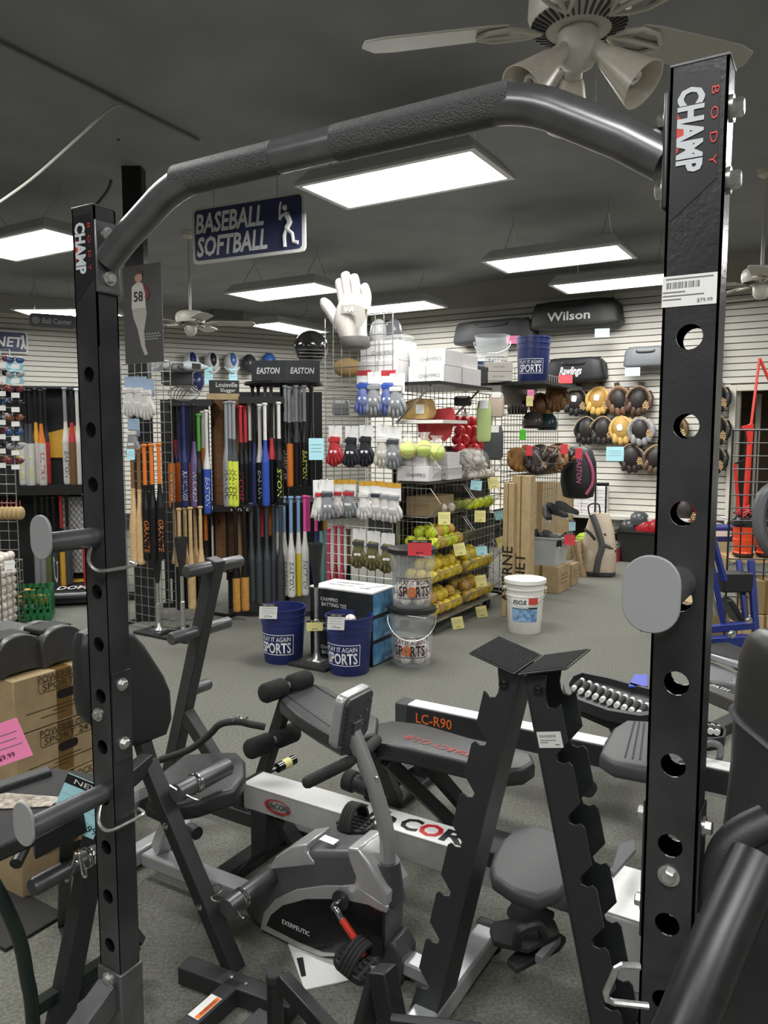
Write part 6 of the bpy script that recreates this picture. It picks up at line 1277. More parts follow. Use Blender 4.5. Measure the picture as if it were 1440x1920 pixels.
# ================================================================ SECOND FIXTURE: MITT BINS
O2 = Vector((1.18, 7.15, 0))
def G2(x, y, z=0.): return O2+U*x+V*y+Z*z
sp3 = gridpanel('gridwall_panel', G2(-.1, .0), RZ+math.pi/2, 1.6, 2.15, 'chrome gridwall carrying the bins of used mitts')
s2 = thing('high_shelf', 'dark high shelf holding the clear and blue buckets', 'shelf', G2(0, 0), RZ); b = MB(); b.bb(-.5, .35, -.12, 1.0, SHB.z-.03, SHB.z-.001); b.build('shelf_board', BLACK, s2); b = MB(); b.bb(-.11, -.09, 0, .9, SHB.z-.2, SHB.z-.03); b.build('rail', WIRE, s2)
LEA = [cm('8a5a34', .55), cm('a87a45', .55), cm('2c2520', .5), cm('5a3a26', .55), cm('1d1c1c', .5), cm('c08a50', .55)]
def mitt_mesh():
    b = MB(); b.ball((0, 0, 0), 1, 16, 0, (.105, .062, .135))
    rim = [Vector((.094*math.cos(u)*(1+.12*math.cos(2*u)), -.03-.012*math.cos(2*u), .122*math.sin(u))) for u in (2*math.pi*i/24 for i in range(24))]
    b.tube(rim, .0165, 8, closed=True)
    for x, z0, l, tx in ((-.066, -.07, .052, -.012), (-.024, -.098, .05, -.004), (.02, -.1, .05, .004), (.06, -.078, .05, .01)):
        b.tube([(x*.8, .01, z0+.1), (x, -.028, z0+.02), (x+tx*.6, -.036, z0-l*.5), (x+tx, -.03, z0-l*.8), (x+tx, -.028, z0-l)], [.02, .03, .029, .024, .01], 9)
    b.tube([(.08, 0, .08), (.112, -.03, .03), (.118, -.042, -.04), (.11, -.04, -.075)], [.03, .028, .024, .009], 9)
    return b.mesh('leather_shell', LEA[0], 50)
MT = mitt_mesh()
MTC = {}
PKM = {}
LACE = cm('b89a6a', .6)
def mitt(p, rot, mt, label, group, pocket=None, k=1.):
    t = thing('baseball_mitt', label, 'baseball glove', p, 0, group); t.rotation_euler = rot; t.scale = (k, k, k)
    if mt.name not in MTC: m2 = MT.copy(); m2.materials[0] = mt; MTC[mt.name] = m2
    put('leather_shell', MTC[mt.name], t)
    pk = pocket or mt
    if pk.name not in PKM: b = MB(); b.ball((0, -.022, 0), 1, 16, 0, (.084, .05, .112)); PKM[pk.name] = b.mesh('pocket', pk, 60)
    put('pocket', PKM[pk.name], t)
    if 'web' not in PKM:
        b = MB()
        for i in range(4): b.tube([(.05+.014*i, -.058, -.05-.012*i), (.075+.012*i, -.05, .0-.01*i)], .005, 5)
        for i in range(3): b.tube([(.055, -.06, -.03-.02*i), (.108, -.052, -.02-.02*i)], .005, 5)
        PKM['web'] = b.mesh('web_lacing', LACE)
        b = MB(); b.tube([Vector((.103*math.cos(u)*(1+.12*math.cos(2*u)), -.044-.012*math.cos(2*u)+.006*(i % 2), .131*math.sin(u))) for i, u in ((i, math.pi*.05+math.pi*.9*i/16) for i in range(17))], .0045, 5); PKM['lace'] = b.mesh('rim_lace', LACE)
    put('web_lacing', PKM['web'], t); put('rim_lace', PKM['lace'], t)
    return t
random.seed(5)
bi = 0
for y0 in (.05, .63):
    basket(G2(-.06, y0, 1.14), ['chrome wire bin of used mitts, near one', 'chrome wire bin of used mitts, far one'][y0 > .3], group='mitt bins')
    for i in range(5):
        for j in range(2):
            bi += 1; mitt(G2(.02+.15*j, y0+.07+.105*i, 1.28+.03*(i % 2)), (random.uniform(-1.2, -.4), random.uniform(-.5, .5), RZ+random.uniform(-1, 1)), LEA[bi % 6], ['brown', 'tan', 'dark brown', 'chestnut', 'black', 'light tan'][bi % 6]+' used leather mitt heaped in the wire bins', 'used mitts in the wire bins')
for (px, py, hx, sc_, lab) in ((1000, 792, '4f4a4a', 1., 'grey batting helmet on the gridwall above the mitt bins'), (1026, 795, '1f3a3a', .9, 'dark green batting helmet above the mitt bins'), (970, 765, '2a2320', .9, 'dark helmet hanging at the left of the mitt gridwall')):
    t = thing('batting_helmet', lab, 'helmet', at(px, py, 7.7), -.4); b = MB(); b.lathe([(.105*sc_, -.06), (.115*sc_, 0), (.1*sc_, .06), (.06*sc_, .1), (0, .115*sc_)], 18); b.build('shell', cm(hx, .3), t); b = MB(); b.prism([(-.09, 0), (.09, 0), (.06, -.09), (-.06, -.09)], .008, 0, Matrix.Translation((0, -.08, -.03))); b.build('visor', cm(hx, .3), t)
for i, (px, py, hx, lab) in enumerate(((1011, 762, '6a4522', 'brown mitt hanging at the right of the mitt gridwall'), (1040, 745, '7a5530', 'tan laced mitt hanging over the mitt gridwall'))): mitt(at(px, py, 7.8), (0, 0, .2), cm(hx, .5), lab, None)
for (px, py, m_, lab) in ((992, 845, REDC, 'red tag on the near mitt bin'), (1058, 842, REDC, 'red tag on the far mitt bin'), (1085, 850, REDC, 'red tag at the end of the mitt bins'), (980, 815, cm('58d838'), 'lime green tag on the near mitt bin'), (995, 740, PINK, 'pink tag on the mitt gridwall'), (993, 752, YEL, 'yellow tag on the mitt gridwall')):
    tagat(at(px, py, 7.0), .06, .09, m_, lab, head=None, lines=2)
bp = thing('bat_pack', 'black and pink bat backpack hanging under the mitt bins', 'backpack', at(1085, 885, 7.9), -.45)
b = MB(); rg = lambda z, a, t: [Vector((a*math.copysign(abs(math.cos(u))**.6, math.cos(u)), t*math.copysign(abs(math.sin(u))**.6, math.sin(u)), z)) for u in (2*math.pi*i/20 for i in range(20))]
b.loft([rg(-.27, .1, .07), rg(-.25, .15, .1), rg(-.1, .18, .12), rg(.1, .17, .12), rg(.22, .13, .09), rg(.26, .07, .05)]); b.build('bag_body', BLK2, bp, smooth=60)
b = MB(); b.tube(smoothpath([(.08, -.105, .2), (.15, -.1, .05), (.16, -.09, -.1), (.1, -.1, -.22)]), .016, 8); b.build('pink_piping', cm('b8587f', .5), bp)
text('EASTON', bp, (.03, -.128, .02), -Z, (1, 0, 0), cm('c06a90'), .07, width=.26, shear=.2, bold=.02)
b = MB(); b.tube(smoothpath([(-.05, -.1, .2), (-.12, -.16, 0), (-.08, -.12, -.25)]), .014, 8); b.build('shoulder_strap', BLACK, bp); b = MB(); b.tube([(0, 0, .25), (0, .05, .32)], .008, 6); b.build('hang_loop', BLACK, bp)
# ================================================================ CARTONS AND TOTES ON THE AISLE
def carton(px, py, w, d, h, rz, label, mt=CARD, z=0., txt=None, lean=0., name='carton', printed=True, vert=False):
    p = fl(px, py, z); t = thing(name, label, 'box', p, rz); t.rotation_euler = (0, lean, rz) if lean else (0, 0, rz)
    b = MB(); b.bb(-w, 0, 0, d, .002, h); b.build('card', mt, t, bev=.003)
    b = MB(); b.bb(-w*.54, -w*.46, -.0006, d+.0006, .003, h+.0006); b.build('tape', TAPE, t)
    if txt: text(txt, t, (-w*.5, -.001, h*.32), Z if vert else (1, 0, 0), (-1, 0, 0) if vert else Z, INK, .13 if vert else .05, lift=.001, bold=.01)
    elif printed:
        b = MB()
        for i in range(3):
            for j in range(3): b.box((0.0008, d*(.3+.2*j), h*(.35+.15*i)), (.0006, d*.1, h*.06))
        b.build('print', cm('6d5430'), t)
    return t
carton(990, 1158, .16, .12, 1.18, RZ, 'tall narrow carton with vertical lettering beside the ball gondola', CARD, txt='RNET', vert=True)
carton(959, 1158, .09, .1, 1.12, RZ, 'tall narrow carton partly hidden behind the ball baskets', CARD, txt='AVERNE', vert=True)
carton(1047, 1114, .36, .34, .26, RZ, 'brown carton under the clear tote', CARD)
carton(1072, 1100, .1, .22, .22, RZ, 'small brown carton beside the tote carton', CARD)
carton(1096, 1083, .07, .2, .40, RZ, 'narrow carton leaning against the tote stack', CARD, lean=-.25)
carton(1070, 1050, .8, .1, .95, RZ+.1, 'large flat carton standing behind the tote', CARD2, printed=False)
p_ = fl(1040, 1066, .262); to = thing('storage_tote', 'clear plastic tote of shoes standing on a brown carton', 'tote', fl(1047, 1114)+Z*.262, RZ)
b = MB(); rr = lambda z, w, d: [Vector((x-.2, y+.17, z)) for x, y in rrect(w, d, .03)]
b.loft([rr(.0, .34, .3), rr(.26, .40, .36), rr(.262, .43, .39), rr(.275, .43, .39), rr(.275, .39, .35), rr(.01, .33, .29)], cap=False); b.add(rr(.005, .33, .29), [tuple(range(24))]); b.build('tub', mat('tote_clear', (.62, .64, .64), .3, alpha=.62), to)
SHOE = cm('1f1f20', .6)
def shoe(p, rz, lab, mt=SHOE, grp='shoes in the tote', tilt=0.):
    t = thing('shoe', lab, 'shoe', p, rz, grp); t.rotation_euler = (tilt, 0, rz); b = MB(); sec = lambda y, a, h: [Vector((a*math.cos(u), y, max(0, h*math.sin(u)) if math.sin(u) > 0 else 0)) for u in (2*math.pi*i/12 for i in range(12))]
    b.loft([sec(-.13, .015, .03), sec(-.11, .035, .045), sec(-.04, .042, .06), sec(.02, .036, .09), (sec(.08, .034, .1)), sec(.125, .028, .09)]); b.build('upper', mt, t, smooth=50)
    b = MB(); b.prism([(.03*math.cos(u)*(1.25 if math.sin(u) < 0 else 1), .135*math.sin(u)) for u in (2*math.pi*i/14 for i in range(14))], .018, 0, Matrix.Translation((0, 0, -.016))); b.build('sole', WHITE, t)
for i in range(5): shoe(to.location+U*(-.3+.07*i)+V*(.1+.06*(i % 3))+Z*(.21+.02*(i % 2)), RZ+i*1.3, ['black shoe lying in the tote at left', 'black shoe in the tote with raised toe', 'black shoe in the middle of the tote', 'black shoe near the right end of the tote', 'black shoe at the back of the tote'][i], tilt=.3*(-1)**i)
for i in range(3): shoe(at(1025+18*i, 968-4*i, 7.7), i*.8, ['black shoe heaped on the cartons, left', 'black shoe heaped on the cartons, middle', 'black shoe heaped on the cartons, right'][i], grp='shoes on the cartons', tilt=.2)
tagat(at(1068, 1010, 7.2), .1, .12, REDC, 'red tag on the leaning carton by the tote'); tagat(at(1073, 985, 7.3), .06, .1, CYAN, 'small blue tag above the red tag by the tote', head='NEW')
# wheeled bat bag
wb_ = thing('wheeled_bag', 'cream wheeled bat bag with dark trim and raised handle', 'bag', fl(1122, 1078), -.3)
CRM = mat('bag_cream', hexc('c9b9a4'), .7, noise=.08, scale=8, bump=.3, bscale=12)
b = MB(); b.loft([rg(.03, .17, .13), rg(.1, .185, .15), rg(.3, .18, .14), rg(.5, .15, .12), rg(.62, .115, .09), rg(.68, .09, .07)]); b.build('bag_body', CRM, wb_, smooth=60)
b = MB(); b.loft([rg(.0, .15, .12), rg(.01, .175, .135), rg(.05, .18, .14)]); b.build('base_tray', cm('3f4146', .5), wb_)
b = MB(); P_ = smoothpath([(-.08, -.075, .66), (-.02, -.12, .52), (.03, -.142, .34), (-.0, -.152, .2), (-.02, -.152, .05)], 8); b.tube(P_, [.034]*len(P_), 8); b.build('dark_trim', cm('4a4c4b', .6), wb_)
b = MB(); P_ = smoothpath([(.02, -.14, .36), (.1, -.125, .33), (.17, -.06, .27)], 6); b.tube(P_, .02, 8); b.build('dark_trim', cm('4a4c4b', .6), wb_)
for s, x0 in ((-1, -.085), (1, .085)):
    b = MB(); b.ball((x0, -.105+.012*(s > 0), .2), .09, 14, 0, (.72, .5, 1.35)); b.build('side_pocket', CRM, wb_)
for pts_ in ([(-.15, -.07, .5), (-.1, -.11, .47), (-.04, -.12, .40)], [(.05, -.11, .47), (.09, -.1, .43), (.12, -.08, .45)]):
    b = MB(); b.tube(smoothpath(pts_, 4), .017, 8); b.build('side_handle', BLACK, wb_)
text('EASTON', wb_, (-.125, -.118, .2), -Z, (.9, -.45, 0), INK, .05, width=.22)
for s in (-1, 1): b = MB(); b.tube([(s*.055, .03, .6), (s*.055, .03, .98)], .009, 8); b.build('handle_rod', BLACK, wb_)
b = MB(); b.bb(-.085, .085, .01, .05, .97, 1.01); b.build('handle_grip', BLACK, wb_, bev=.01); b = MB(); b.tube(smoothpath([(-.1, -.05, .63), (-.12, -.06, .76), (-.02, -.06, .78), (.0, -.05, .68)]), .008, 8); b.build('carry_loop', BLACK, wb_)
for s in (-1, 1): b = MB(); b.tube([(s*.15-.02, .1, .04), (s*.15+.02, .1, .04)], .04, 14); b.build('wheel', RUB, wb_)
# tub of helmets, white boxes on the ledge
tb = thing('storage_tub', 'black plastic tub filled with red helmets by the back wall', 'tub', Vector((*rw(1194, 1000, .46).xy, 0)), RZ); b = MB(); rr2 = lambda z, w, d: [Vector((x, y+.2, z)) for x, y in rrect(w, d, .04)]
b.loft([rr2(0, .40, .3), rr2(.36, .5, .38), rr2(.365, .54, .42), rr2(.38, .54, .42), rr2(.38, .48, .36), rr2(.02, .38, .28)]); b.build('tub_body', mat('tub_black', (.02, .02, .021), .4), tb, smooth=40)
for i, (dx, dz, hx, lab) in enumerate(((-.14, .40, '3c3f41', 'dark grey helmet in the black tub'), (.03, .41, 'a82a2f', 'red helmet in the black tub, middle'), (.19, .42, '9c2228', 'red helmet in the black tub, right'), (-.02, .5, '4a4d50', 'grey cap helmet on top of the tub pile'))):
    t = thing('batting_helmet', lab, 'helmet', tb.location+U*dx+V*.2+Z*dz, .5*i); b = MB(); b.lathe([(.1, -.06), (.115, 0), (.1, .06), (.06, .1), (0, .112)], 18); b.build('shell', cm(hx, .25), t); b = MB(); b.prism([(-.09, 0), (.09, 0), (.06, -.09), (-.06, -.09)], .008, 0, Matrix.Translation((0, -.08, -.03))); b.build('visor', cm(hx, .25), t); b = MB(); b.ball((.1, 0, -.02), .02, 8); b.build('ear_hole', INK, t)
lz = zb
for i in range(4):
    for j in range(2):
        p_ = rw(1074+28*j, 960, .18); wbox(Vector((p_.x, p_.y, lz+.003+.085*i)), .22, .14, .083, RZ, f'white flat carton on the wall ledge, {["bottom", "second", "third", "top"][i]} of the {["left", "right"][j]} stack', 'white cartons on the ledge', txt='CHAMPRO', tm=INKG, ts=.025)
for i in range(3): p_ = rw(1131, 1000, .12); wbox(Vector((p_.x, p_.y, .2+.1*i)) if i else Vector((p_.x, p_.y, .0)), .22, .12, .098 if i else .2, RZ, ['white carton on the floor under the ledge', 'white carton under the ledge, middle', 'white carton under the ledge, top'][i], 'white cartons under the ledge', txt='CHAMPRO', tm=INKG, ts=.025)
t = thing('paint_tin', 'red and silver tin behind the wheeled bag', 'tin', fl(1150, 1052), 0); b = MB(); b.cyl((0, 0, 0), (0, 0, .17), .08, n=18); b.build('tin_body', cm('8a2f30', .4), t); b = MB(); b.cyl((0, 0, .17), (0, 0, .2), .084, n=18); b.build('tin_lid', ZINC, t)
t = thing('ball_net', 'lime mesh ball net on the floor left of the wheeled bag', 'ball net', fl(1093, 1046), 0); b = MB(); b.ball((0, 0, .16), .16, 14, 0, (.8, .6, 1)); b.build('net', cm('a8c832'), t)
b = MB()
for i in range(7): b.tube([Vector((.13*math.cos(u)*.95, .098*math.sin(u), .04+.04*i)) for u in (2*math.pi*k/12 for k in range(12))], .003, 4, closed=True)
b.build('cords', INK, t)
# ================================================================ GOODS ON THE BACK WALL
def wallbag(px0, px1, py0, py1, hx, label, txt=None, d=.3, tc=cm('c9cbc8'), wd=.5, sh=0., rough=.55):
    a, c_ = rw(px0, py1, .02), rw(px1, py0, .02); w_ = (c_-a).dot(U); h_ = c_.z-a.z; ctr = (a+c_)/2
    t = thing('equipment_bag', label, 'bag', Vector((ctr.x, ctr.y, a.z)), RZ)
    b = MB(); sec = lambda x, k: [Vector((x*(1-.07*math.sin(u)), -d*.5+d*.5*k*math.copysign(abs(math.cos(u))**.35, math.cos(u)), h_/2+h_/2*k*math.copysign(abs(math.sin(u))**.38, math.sin(u)))) for u in (2*math.pi*i/20 for i in range(20))]
    b.loft([sec(-w_/2, .72), sec(-w_/2+.03, .93), sec(-w_*.25, 1.), sec(0, .98), sec(w_*.3, 1.), sec(w_/2-.04, .9), sec(w_/2, .66)]); b.build('bag_body', cm(hx, rough, bump=.3, scale=6), t, smooth=60)
    b = MB(); b.tube(smoothpath([(-w_*.2, -d*1.0, h_*.8), (-w_*.16, -d*1.02, h_*.72), (w_*.16, -d*1.02, h_*.72), (w_*.2, -d*1.0, h_*.8)]), .01, 8); b.build('carry_handle', BLACK, t)
    b = MB(); b.tube([(-w_*.45, -d*.5, h_*.985), (w_*.42, -d*.5, h_*.985)], .008, 6); b.build('zipper', BLACK, t)
    b = MB(); b.tube([(0, -.02, h_*.9), (0, .016, h_*.95)], .01, 6); b.build('wall_hook', ZINC, t)
    if txt: text(txt, t, (-w_*.05, -d*1.005, h_*.42), (1, 0, 0), Z, tc, h_*.42, width=w_*wd, lift=.004, shear=sh, bold=.02)
    return t
wallbag(1012, 1172, 560, 626, '2f3130', 'large black equipment bag lettered Wilson high on the back wall', 'Wilson', .34)
wallbag(868, 1012, 597, 652, '3a3c3d', 'dark grey wheeled bag high on the back wall behind the shelf buckets', None, .3)
wb2 = wallbag(1038, 1142, 670, 722, '1b1c1e', 'black duffel bag with white script lettering and red label', 'Rawlings', .3, INKW, .4, .35)
wallbag(1180, 1262, 650, 694, '6a6d70', 'grey bag on the back wall partly behind the right upright', None, .3)
wallbag(1330, 1345, 635, 690, '3a3c3d', 'narrow dark bag right of the upright on the back wall', None, .2)
mits = [(1080, 752, '1d1c1e', 'black catcher mitt, upper row left'), (1122, 750, 'c9a255', 'tan mitt with round tag, upper row'), (1161, 750, '6b4a35', 'brown mitt, upper row middle'), (1197, 750, '4a352a', 'dark brown mitt, upper row right'), (1100, 806, '19191a', 'black mitt, middle row left'), (1130, 806, '2a2422', 'black and red mitt, middle row'), (1166, 805, 'c9a661', 'tan mitt with white tag, middle row'), (1201, 807, '8d8d8f', 'grey and black mitt, middle row right'), (1184, 858, '2f2623', 'dark mitt with cream lacing, lower row'), (1230, 860, '5a4535', 'brown mitt beside the upright, lower row'), (1262, 805, '5a4a2c', 'gold-laced mitt seen through the upright hole'), (1340, 745, '1c1c1d', 'black mitt right of the upright, upper'), (1340, 805, '1c1c1d', 'black mitt right of the upright, middle'), (1335, 860, '1c1c1d', 'black mitt right of the upright, lower'), (1285, 960, '9c2228', 'red mitt low on the wall behind the upright')]
for i, (px, py, hx, lab) in enumerate(mits):
    m_ = mitt(rw(px, py, .09), (0, random.uniform(-.2, .2), RZ*.75), cm(hx, .45), lab+' on the back wall' if 'wall' not in lab else lab, 'mitts on the back wall', pocket=cm({'c9a255': 'a8823c', 'c9a661': 'b08c48'}.get(hx, '201a17'), .5), k=1.28)
    b = MB(); b.bb(-.022, .022, .0, .062, .115, .17); b.build('wall_hook', BLACK, m_)
    if i in (1, 6, 0): b = MB(); b.prism(rrect(.05, .06, .015), .002, 0, frame((-.01, -.074, .02), (1, 0, 0), Z)); b.build('paper_tag', WPAPER, m_)
wf = thing('wall_bar', 'white hanging rail with a vertical rod on the back wall right of the upright', 'rail', rw(1350, 573, .02), RZ); p1 = L(wf, rw(1347, 724, .02)); b = MB(); b.tube([(0, -.1, 0), (0, -.02, p1.z)], .012, 8); b.build('rod', cm('5a5650'), wf); b = MB(); b.tube([(-.1, -.12, .02), (.7, -.12, .05)], .02, 8); b.build('rail_tube', cm('b9b5ab'), wf); b = MB(); b.tube([(0, 0, .02), (0, -.12, .03)], .016, 8); b.build('bracket', WHITE, wf)
# helmets on the left wall
for i, (px, py, hx, lab) in enumerate(((359, 679, '262c5e', 'navy and grey fielder helmet on the left wall, first'), (397, 680, '232426', 'black and grey fielder helmet on the left wall, second'), (434, 680, '47639c', 'light blue and grey fielder helmet on the left wall, third'), (467, 683, '303234', 'dark helmet on the left wall beside the sign box'), (504, 680, '3c5fa8', 'blue helmet peeking above the left sign box'), (368, 716, '22284f', 'navy helmet lower on the left wall'))):
    t = thing('batting_helmet', lab, 'helmet', lw(px, py, .19), .35); b = MB(); b.ball((0, 0, 0), .15, 16, 0, (.85, 1, 1.12)); b.build('shell', cm('c3c4c6', .3) if i < 3 else cm(hx, .3), t)
    if i < 3: b = MB(); b.ball((.01, -.045, .02), .125, 14, 0, (.62, .95, 1.1)); b.build('colour_panel', cm(hx, .25), t); b = MB(); b.tube(smoothpath([(-.12, -.05, -.08), (0, -.14, -.17), (.12, -.05, -.08)]), .018, 8); b.build('jaw_guard', cm('c3c4c6', .3), t)
    b = MB(); b.tube([(0, .1, 0), (0, .165, .01)], .012, 6); b.build('wall_peg', ZINC, t)
# gear heaped on top of the poster panel and rack
t = thing('catchers_mask', 'silver wire catcher mask on the rack top left of the pegboard', 'mask', at(345, 738, 6.2), .2); b = MB()
for i in range(5): b.tube(smoothpath([(-.1+.02*i, 0, -.04), (-.09+.03*i, -.06, .02), (-.03+.03*i, -.07, .055), (.06+.015*i, -.03, .0)]), .004, 5)
b.tube([Vector((.12*math.cos(u), -.02, .055*math.sin(u))) for u in (2*math.pi*i/20 for i in range(20))], .005, 5, closed=True); b.build('wire_cage', WIRE, t)
t = thing('gear_box', 'black box on the rack top carrying silver shin guards', 'box', at(333, 712, 6.3), .2); b = MB(); b.bb(-.12, .12, -.1, .1, -.04, .08); b.build('carton', cm('3a3a3b'), t)
for i in range(4):
    t = thing('shin_guard', ['silver shin guard lying foremost on the black box', 'silver and white shin guard second on the black box', 'grey shin guard third on the black box', 'silver shin guard at the right of the pile'][i], 'shin guard', at(318+15*i, 690-3*(i % 2), 6.2), .3*i, 'shin guards on the black box'); b = MB(); b.loft([[Vector((x, .035*math.cos(u), .04*math.sin(u)*k)) for u in (2*math.pi*j/10 for j in range(10))] for x, k in ((-.12, .5), (-.07, 1), (.05, .9), (.12, .4))]); b.build('shell', cm(['c3c9cf', 'd5d7d8', '8a8d90', 'c3c9cf'][i], .25), t, smooth=50); b = MB(); b.bb(-.04, .04, -.04, -.03, -.02, .02); b.build('strap', INK, t)
t = thing('batting_helmet', 'shiny chrome-black football helmet behind the sign boxes', 'helmet', at(583, 652, 7.2), .2); b = MB(); b.ball((0, 0, 0), .16, 18, 0, (1, 1.1, 1)); b.build('shell', mat('helmet_mirror', (.06, .06, .06), .12, metal=.6, noise=.5, scale=8), t); b = MB()
for i in range(4): b.tube(smoothpath([(-.12, -.1, -.03-.03*i), (0, -.2, -.04-.03*i), (.12, -.1, -.03-.03*i)]), .007, 6)
b.build('face_cage', WIRE, t); b = MB(); b.cyl((0, 0, -.16), (0, 0, -1.0), .02, n=8); b.build('stand_pole', BLACK, t)
for i, (px, py, hx, lab) in enumerate(((710, 625, 'c9cac9', 'white helmet behind the gridwall right of the giant glove'), (738, 625, '6d7073', 'grey and black helmet right of the white one'))):
    t = thing('batting_helmet', lab, 'helmet', at(px, py, 6.6), .2); b = MB(); b.ball((0, 0, 0), .1, 16, 0, (.75, 1, 1.2)); b.build('shell', cm(hx, .3), t); b = MB(); b.ball((0, -.04, -.09), .06, 12, 0, (1, 1.2, .35)); b.build('brim', cm('d8d8d2' if i == 0 else '2a2b2c', .3), t)
t = thing('mitt_bundle', 'tan leather mitt behind the gridwall under the giant glove', 'baseball glove', at(652, 690, 6.5), .1); b = MB(); b.ball((0, 0, 0), .1, 14, 0, (1.2, .6, .8)); b.build('leather_shell', cm('9a7d4e', .6, bump=.5, scale=20), t); b = MB(); b.bb(-.1, .1, .02, .3, -.1, -.08); b.build('rest', WIRE, t)
# ================================================================ LEFT EDGE: BALL CAGE, CRATE
cg = thing('ball_cage', 'wire cage piled with white baseballs at the left edge', 'cage', fl(-16, 1178), 0); b = MB(); cw_, ch_ = .36, .52
grid(b, (-cw_/2, -.18, .0), (1, 0, 0), Z, cw_, ch_, .09, .003); grid(b, (cw_/2, -.18, .0), (0, 1, 0), Z, .36, ch_, .09, .003); grid(b, (-cw_/2, -.18, .02), (1, 0, 0), (0, 1, 0), cw_, .36, .09, .003); grid(b, (-cw_/2, .18, .0), (1, 0, 0), Z, cw_, ch_, .09, .003); b.build('wire', WIRE, cg)
random.seed(9); cl = Vector(cg.location)
for k in range(9):
    for i in range(4):
        for j in range(4):
            if i < 3 and 0 < j and k < 8: continue
            ball(BBM, cl+Vector((-.13+.082*i+random.uniform(-.008, .008), -.135+.085*j, .06+.062*k+random.uniform(0, .008))), 'baseball', 'white baseball in the wire cage at the left edge', 'baseballs in the wire cage')
tagat(at(18, 1062, fl(-16, 1178).y-.185), .07, .09, WPAPER, 'white price tag on the wire ball cage', head=None, price='$3.99', lines=1)
cr = thing('milk_crate', 'green plastic milk crate beside the wire ball cage', 'crate', fl(62, 1158), .32); GRNP = mat('crate_green', hexc('1f6b3c'), .45); W_, D_, H_ = .3, .3, .26
for (x, y, rz) in ((0, -D_/2, 0), (0, D_/2, 0), (-W_/2, 0, math.pi/2), (W_/2, 0, math.pi/2)):
    M = Matrix.Translation((x, y, 0)) @ Matrix.Rotation(rz, 4, 'Z'); b = MB()
    for (z0, z1) in ((0, .05), (.10, .112), (.19, .205), (.225, H_)): b.bb(-W_/2, W_/2, -.006, .006, z0, z1, 0, M)
    for i in range(7): x0 = -W_/2+W_*i/6; b.bb(x0-.008, x0+.008, -.006, .006, 0, H_, 0, M)
    for i in range(6):
        x0 = -W_/2+W_*(i+.1)/6; b.bar(M @ Vector((x0, 0, .05)), M @ Vector((x0+.04, 0, .19)), .008, .008)
    b.build('side_panel', GRNP, cr)
b = MB(); b.bb(-W_/2, W_/2, -D_/2, D_/2, 0, .01); b.build('floor_panel', GRNP, cr)
for i in range(5): ball(GBM, Vector(cr.location)+Vector((-.08+.04*i, -.05+.05*(i % 3), .09+.05*(i % 2)+.06)), 'softball', 'tan practice ball inside the green milk crate', 'balls in the milk crate')
# ================================================================ RIGHT EDGE: BLACK GRID, ORANGE BINS, BLUE BENCH, CARTONS
RY = 5.0
rg_ = gridpanel('gridwall_panel', Vector((at(1366, 1000, RY).x, RY, 0)), RZ*.15, .62, at(1378, 806, RY).z, 'black wire gridwall at the right edge', WIREB, .082, .0048)
sh2 = thing('wood_shelf', 'wooden shelf board behind the black gridwall', 'shelf', at(1425, 1042, RY+.25), 0); b = MB(); b.bb(-.24, .4, -.18, .2, -.022, 0); b.build('board', WOOD, sh2)
ORG = mat('orange_plastic', hexc('f4552b'), .4)
for i, (px, lab) in enumerate(((1393, 'orange and black bucket-shaped thrower on the wooden shelf, left'), (1436, 'orange and black bucket-shaped thrower on the wooden shelf, right edge'))):
    t = thing('training_cone', lab, 'sports gear', at(px, 1041, RY+.2), 0, 'orange training gear'); b = MB(); b.lathe([(0, 0), (.06, 0), (.065, .02), (.058, .03), (.07, .1), (.07, .115), (.066, .118), (.07, .15), (.07, .2)], 18); b.build('orange_body', ORG, t)
    b = MB(); b.lathe([(.072, .2), (.072, .24), (.05, .26), (0, .26)], 18); b.build('black_cap', BLK2, t); b = MB(); b.lathe([(.0, -.0), (.068, .0), (.068, .016)], 18); b.build('black_foot', BLK2, t)
t = thing('cable_coil', 'tangle of black cables and red straps on the orange gear', 'cables', at(1400, 972, RY+.2), 0); random.seed(2)
for k in range(6):
    b = MB(); b.tube(smoothpath([Vector((random.uniform(-.09, .12), random.uniform(-.06, .06), random.uniform(-.03, .06))) for _ in range(7)], 5), .005, 6); b.build('cable', [BLACK, BLACK, K['rd']][k % 3], t)
b = MB(); b.bb(-.1, .12, -.07, .07, -.04, -.03); b.build('tray', BLACK, t)
t = thing('red_rake', 'tall red plastic paddle leaning behind the black gridwall', 'paddle', at(1390, 1040, RY+.3), 0); b = MB(); b.bar(L(t, at(1398, 945, RY+.4)), L(t, at(1408, 795, RY+.4)), .05, .02); b.bar(L(t, at(1390, 1038, RY+.3)), L(t, at(1398, 945, RY+.4)), .05, .02); b.build('red_shaft', mat('red_plastic', hexc('e0382e'), .4), t, bev=.004)
b = MB(); b.bar(L(t, at(1408, 800, RY+.4)), L(t, at(1424, 672, RY+.45)), .014, .014); b.bar(L(t, at(1424, 672, RY+.45)), L(t, at(1450, 730, RY+.45)), .02, .014); b.build('red_pole', MATS['red_plastic'], t); b = MB(); b.prism([(-.03, .03), (.05, .05), (.03, -.1), (.01, -.02)], .02, 0, frame(L(t, at(1396, 808, RY+.35)), (1, 0, 0), Z)); b.build('red_fin', MATS['red_plastic'], t)
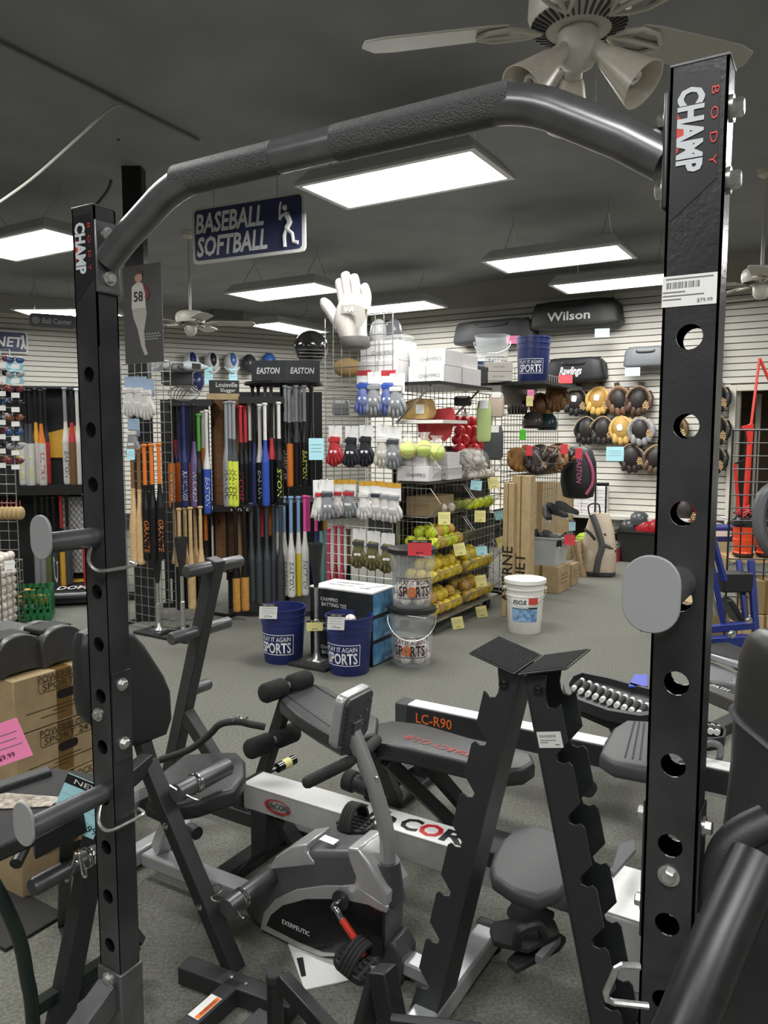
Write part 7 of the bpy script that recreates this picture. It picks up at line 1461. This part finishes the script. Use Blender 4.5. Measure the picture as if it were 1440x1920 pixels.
t = thing('red_tool', 'small red handled tool behind the black gridwall', 'tool', at(1380, 1040, RY+.55), 0); b = MB(); b.tube([L(t, at(1378, 870, RY+.6)), L(t, at(1385, 960, RY+.6)), L(t, at(1384, 1042, RY+.6))], .012, 8); b.build('red_handle', MATS['red_plastic'], t); b = MB(); b.tube(smoothpath([L(t, at(1378, 870, RY+.6)), L(t, at(1388, 866, RY+.6)), L(t, at(1400, 860, RY+.6))]), .009, 6); b.build('black_hook', BLACK, t)
bn = thing('blue_bench', 'blue folding exercise bench frame behind the right upright', 'bench', fl(1372, 1225), 0); BLU = mat('bench_blue', hexc('24347e'), .4, noise=.06, scale=10)
def bb_(p, q, Y0, Y1, w_=.026, nm='frame_tube', mt=BLU): b = MB(); b.bar(L(bn, at(*p, Y0)), L(bn, at(*q, Y1)), w_, w_); return b.build(nm, mt, bn, bev=.003)
bb_((1325, 1012), (1360, 1185), 3.75, 3.7); bb_((1338, 1015), (1358, 1090), 3.8, 3.75); bb_((1320, 1165), (1325, 1075), 3.8, 3.8); bb_((1322, 1180), (1410, 1172), 3.65, 3.75, .035); bb_((1310, 1205), (1415, 1200), 3.6, 3.7, .05, 'base_tube'); bb_((1408, 1050), (1418, 1205), 3.9, 3.8, .03)
bb_((1385, 1050), (1398, 1160), 3.95, 3.85); bb_((1328, 1010), (1320, 1060), 3.75, 3.75, .05)
b = MB(); b.tube([L(bn, at(1326, 992, 3.75)), L(bn, at(1336, 1014, 3.75))], .022, 12); b.build('hand_grip', RUB, bn); b = MB(); b.tube([L(bn, at(1332, 1105, 3.72)), L(bn, at(1343, 1155, 3.7))], .011, 10); b.build('gas_strut', CHR, bn)
b = MB(); b.bar(L(bn, at(1345, 1090, 3.85)), L(bn, at(1400, 1090, 3.9)), .1, .1); b.bar(L(bn, at(1358, 1120, 3.85)), L(bn, at(1385, 1165, 3.85)), .14, .03); b.build('black_pad', BLK2, bn, bev=.008)
b = MB(); bolt(b, L(bn, at(1372, 1189, 3.63)), (0, -1, 0), .014, .01); b.build('bolt', CHR, bn); b = MB(); bolt(b, L(bn, at(1404, 1163, 3.7)), (0, -1, 0), .012, .008); b.build('bolt', CHR, bn)
t = thing('blue_case', 'blue lettered case lying on cartons right of the upright', 'case', at(1345, 1000, 5.6), 0); b = MB(); b.bb(-.15, .15, -.1, .1, -.05, .06); b.build('case_body', BLU, t, bev=.01); b = MB(); b.bb(-.06, .06, -.102, -.1, -.01, .03); b.build('white_label', WPAPER, t); b = MB(); b.tube([(.06, 0, .06), (.09, 0, .1), (.03, .02, .12)], .006, 6); b.build('cord', ZINC, t)
for (px, py, w_, h_, lab) in ((1362, 1100, .35, .62, 'brown carton with printed lines right of the upright'), (1366, 1205, .3, .3, 'brown carton low behind the blue bench')): carton(px, py, w_, .25, h_, 0, lab, CARD, printed=False)
p_ = fl(1455, 1250); carton(1462, 1250, .22, .25, .34, 0, 'brown lettered carton at the right edge under the shelf', CARD, txt='ONE'); 
t = thing('carton', 'upper brown carton at the right edge under the shelf', 'box', fl(1462, 1250)+Z*.345, 0); b = MB(); b.bb(-.2, .0, .02, .24, 0, .22); b.build('card', CARD2, t, bev=.002); b = MB(); b.bb(-.11, -.09, .019, .241, 0, .2205); b.build('tape', TAPE, t)
# ================================================================ lay the room out along the world axes (the camera above already looks 31.3 degrees off them)
for o in sc.objects:
    if o.parent is None and o is not cam:
        o.location = Matrix.Rotation(AZ, 3, 'Z') @ o.location; o.rotation_euler.z += AZ
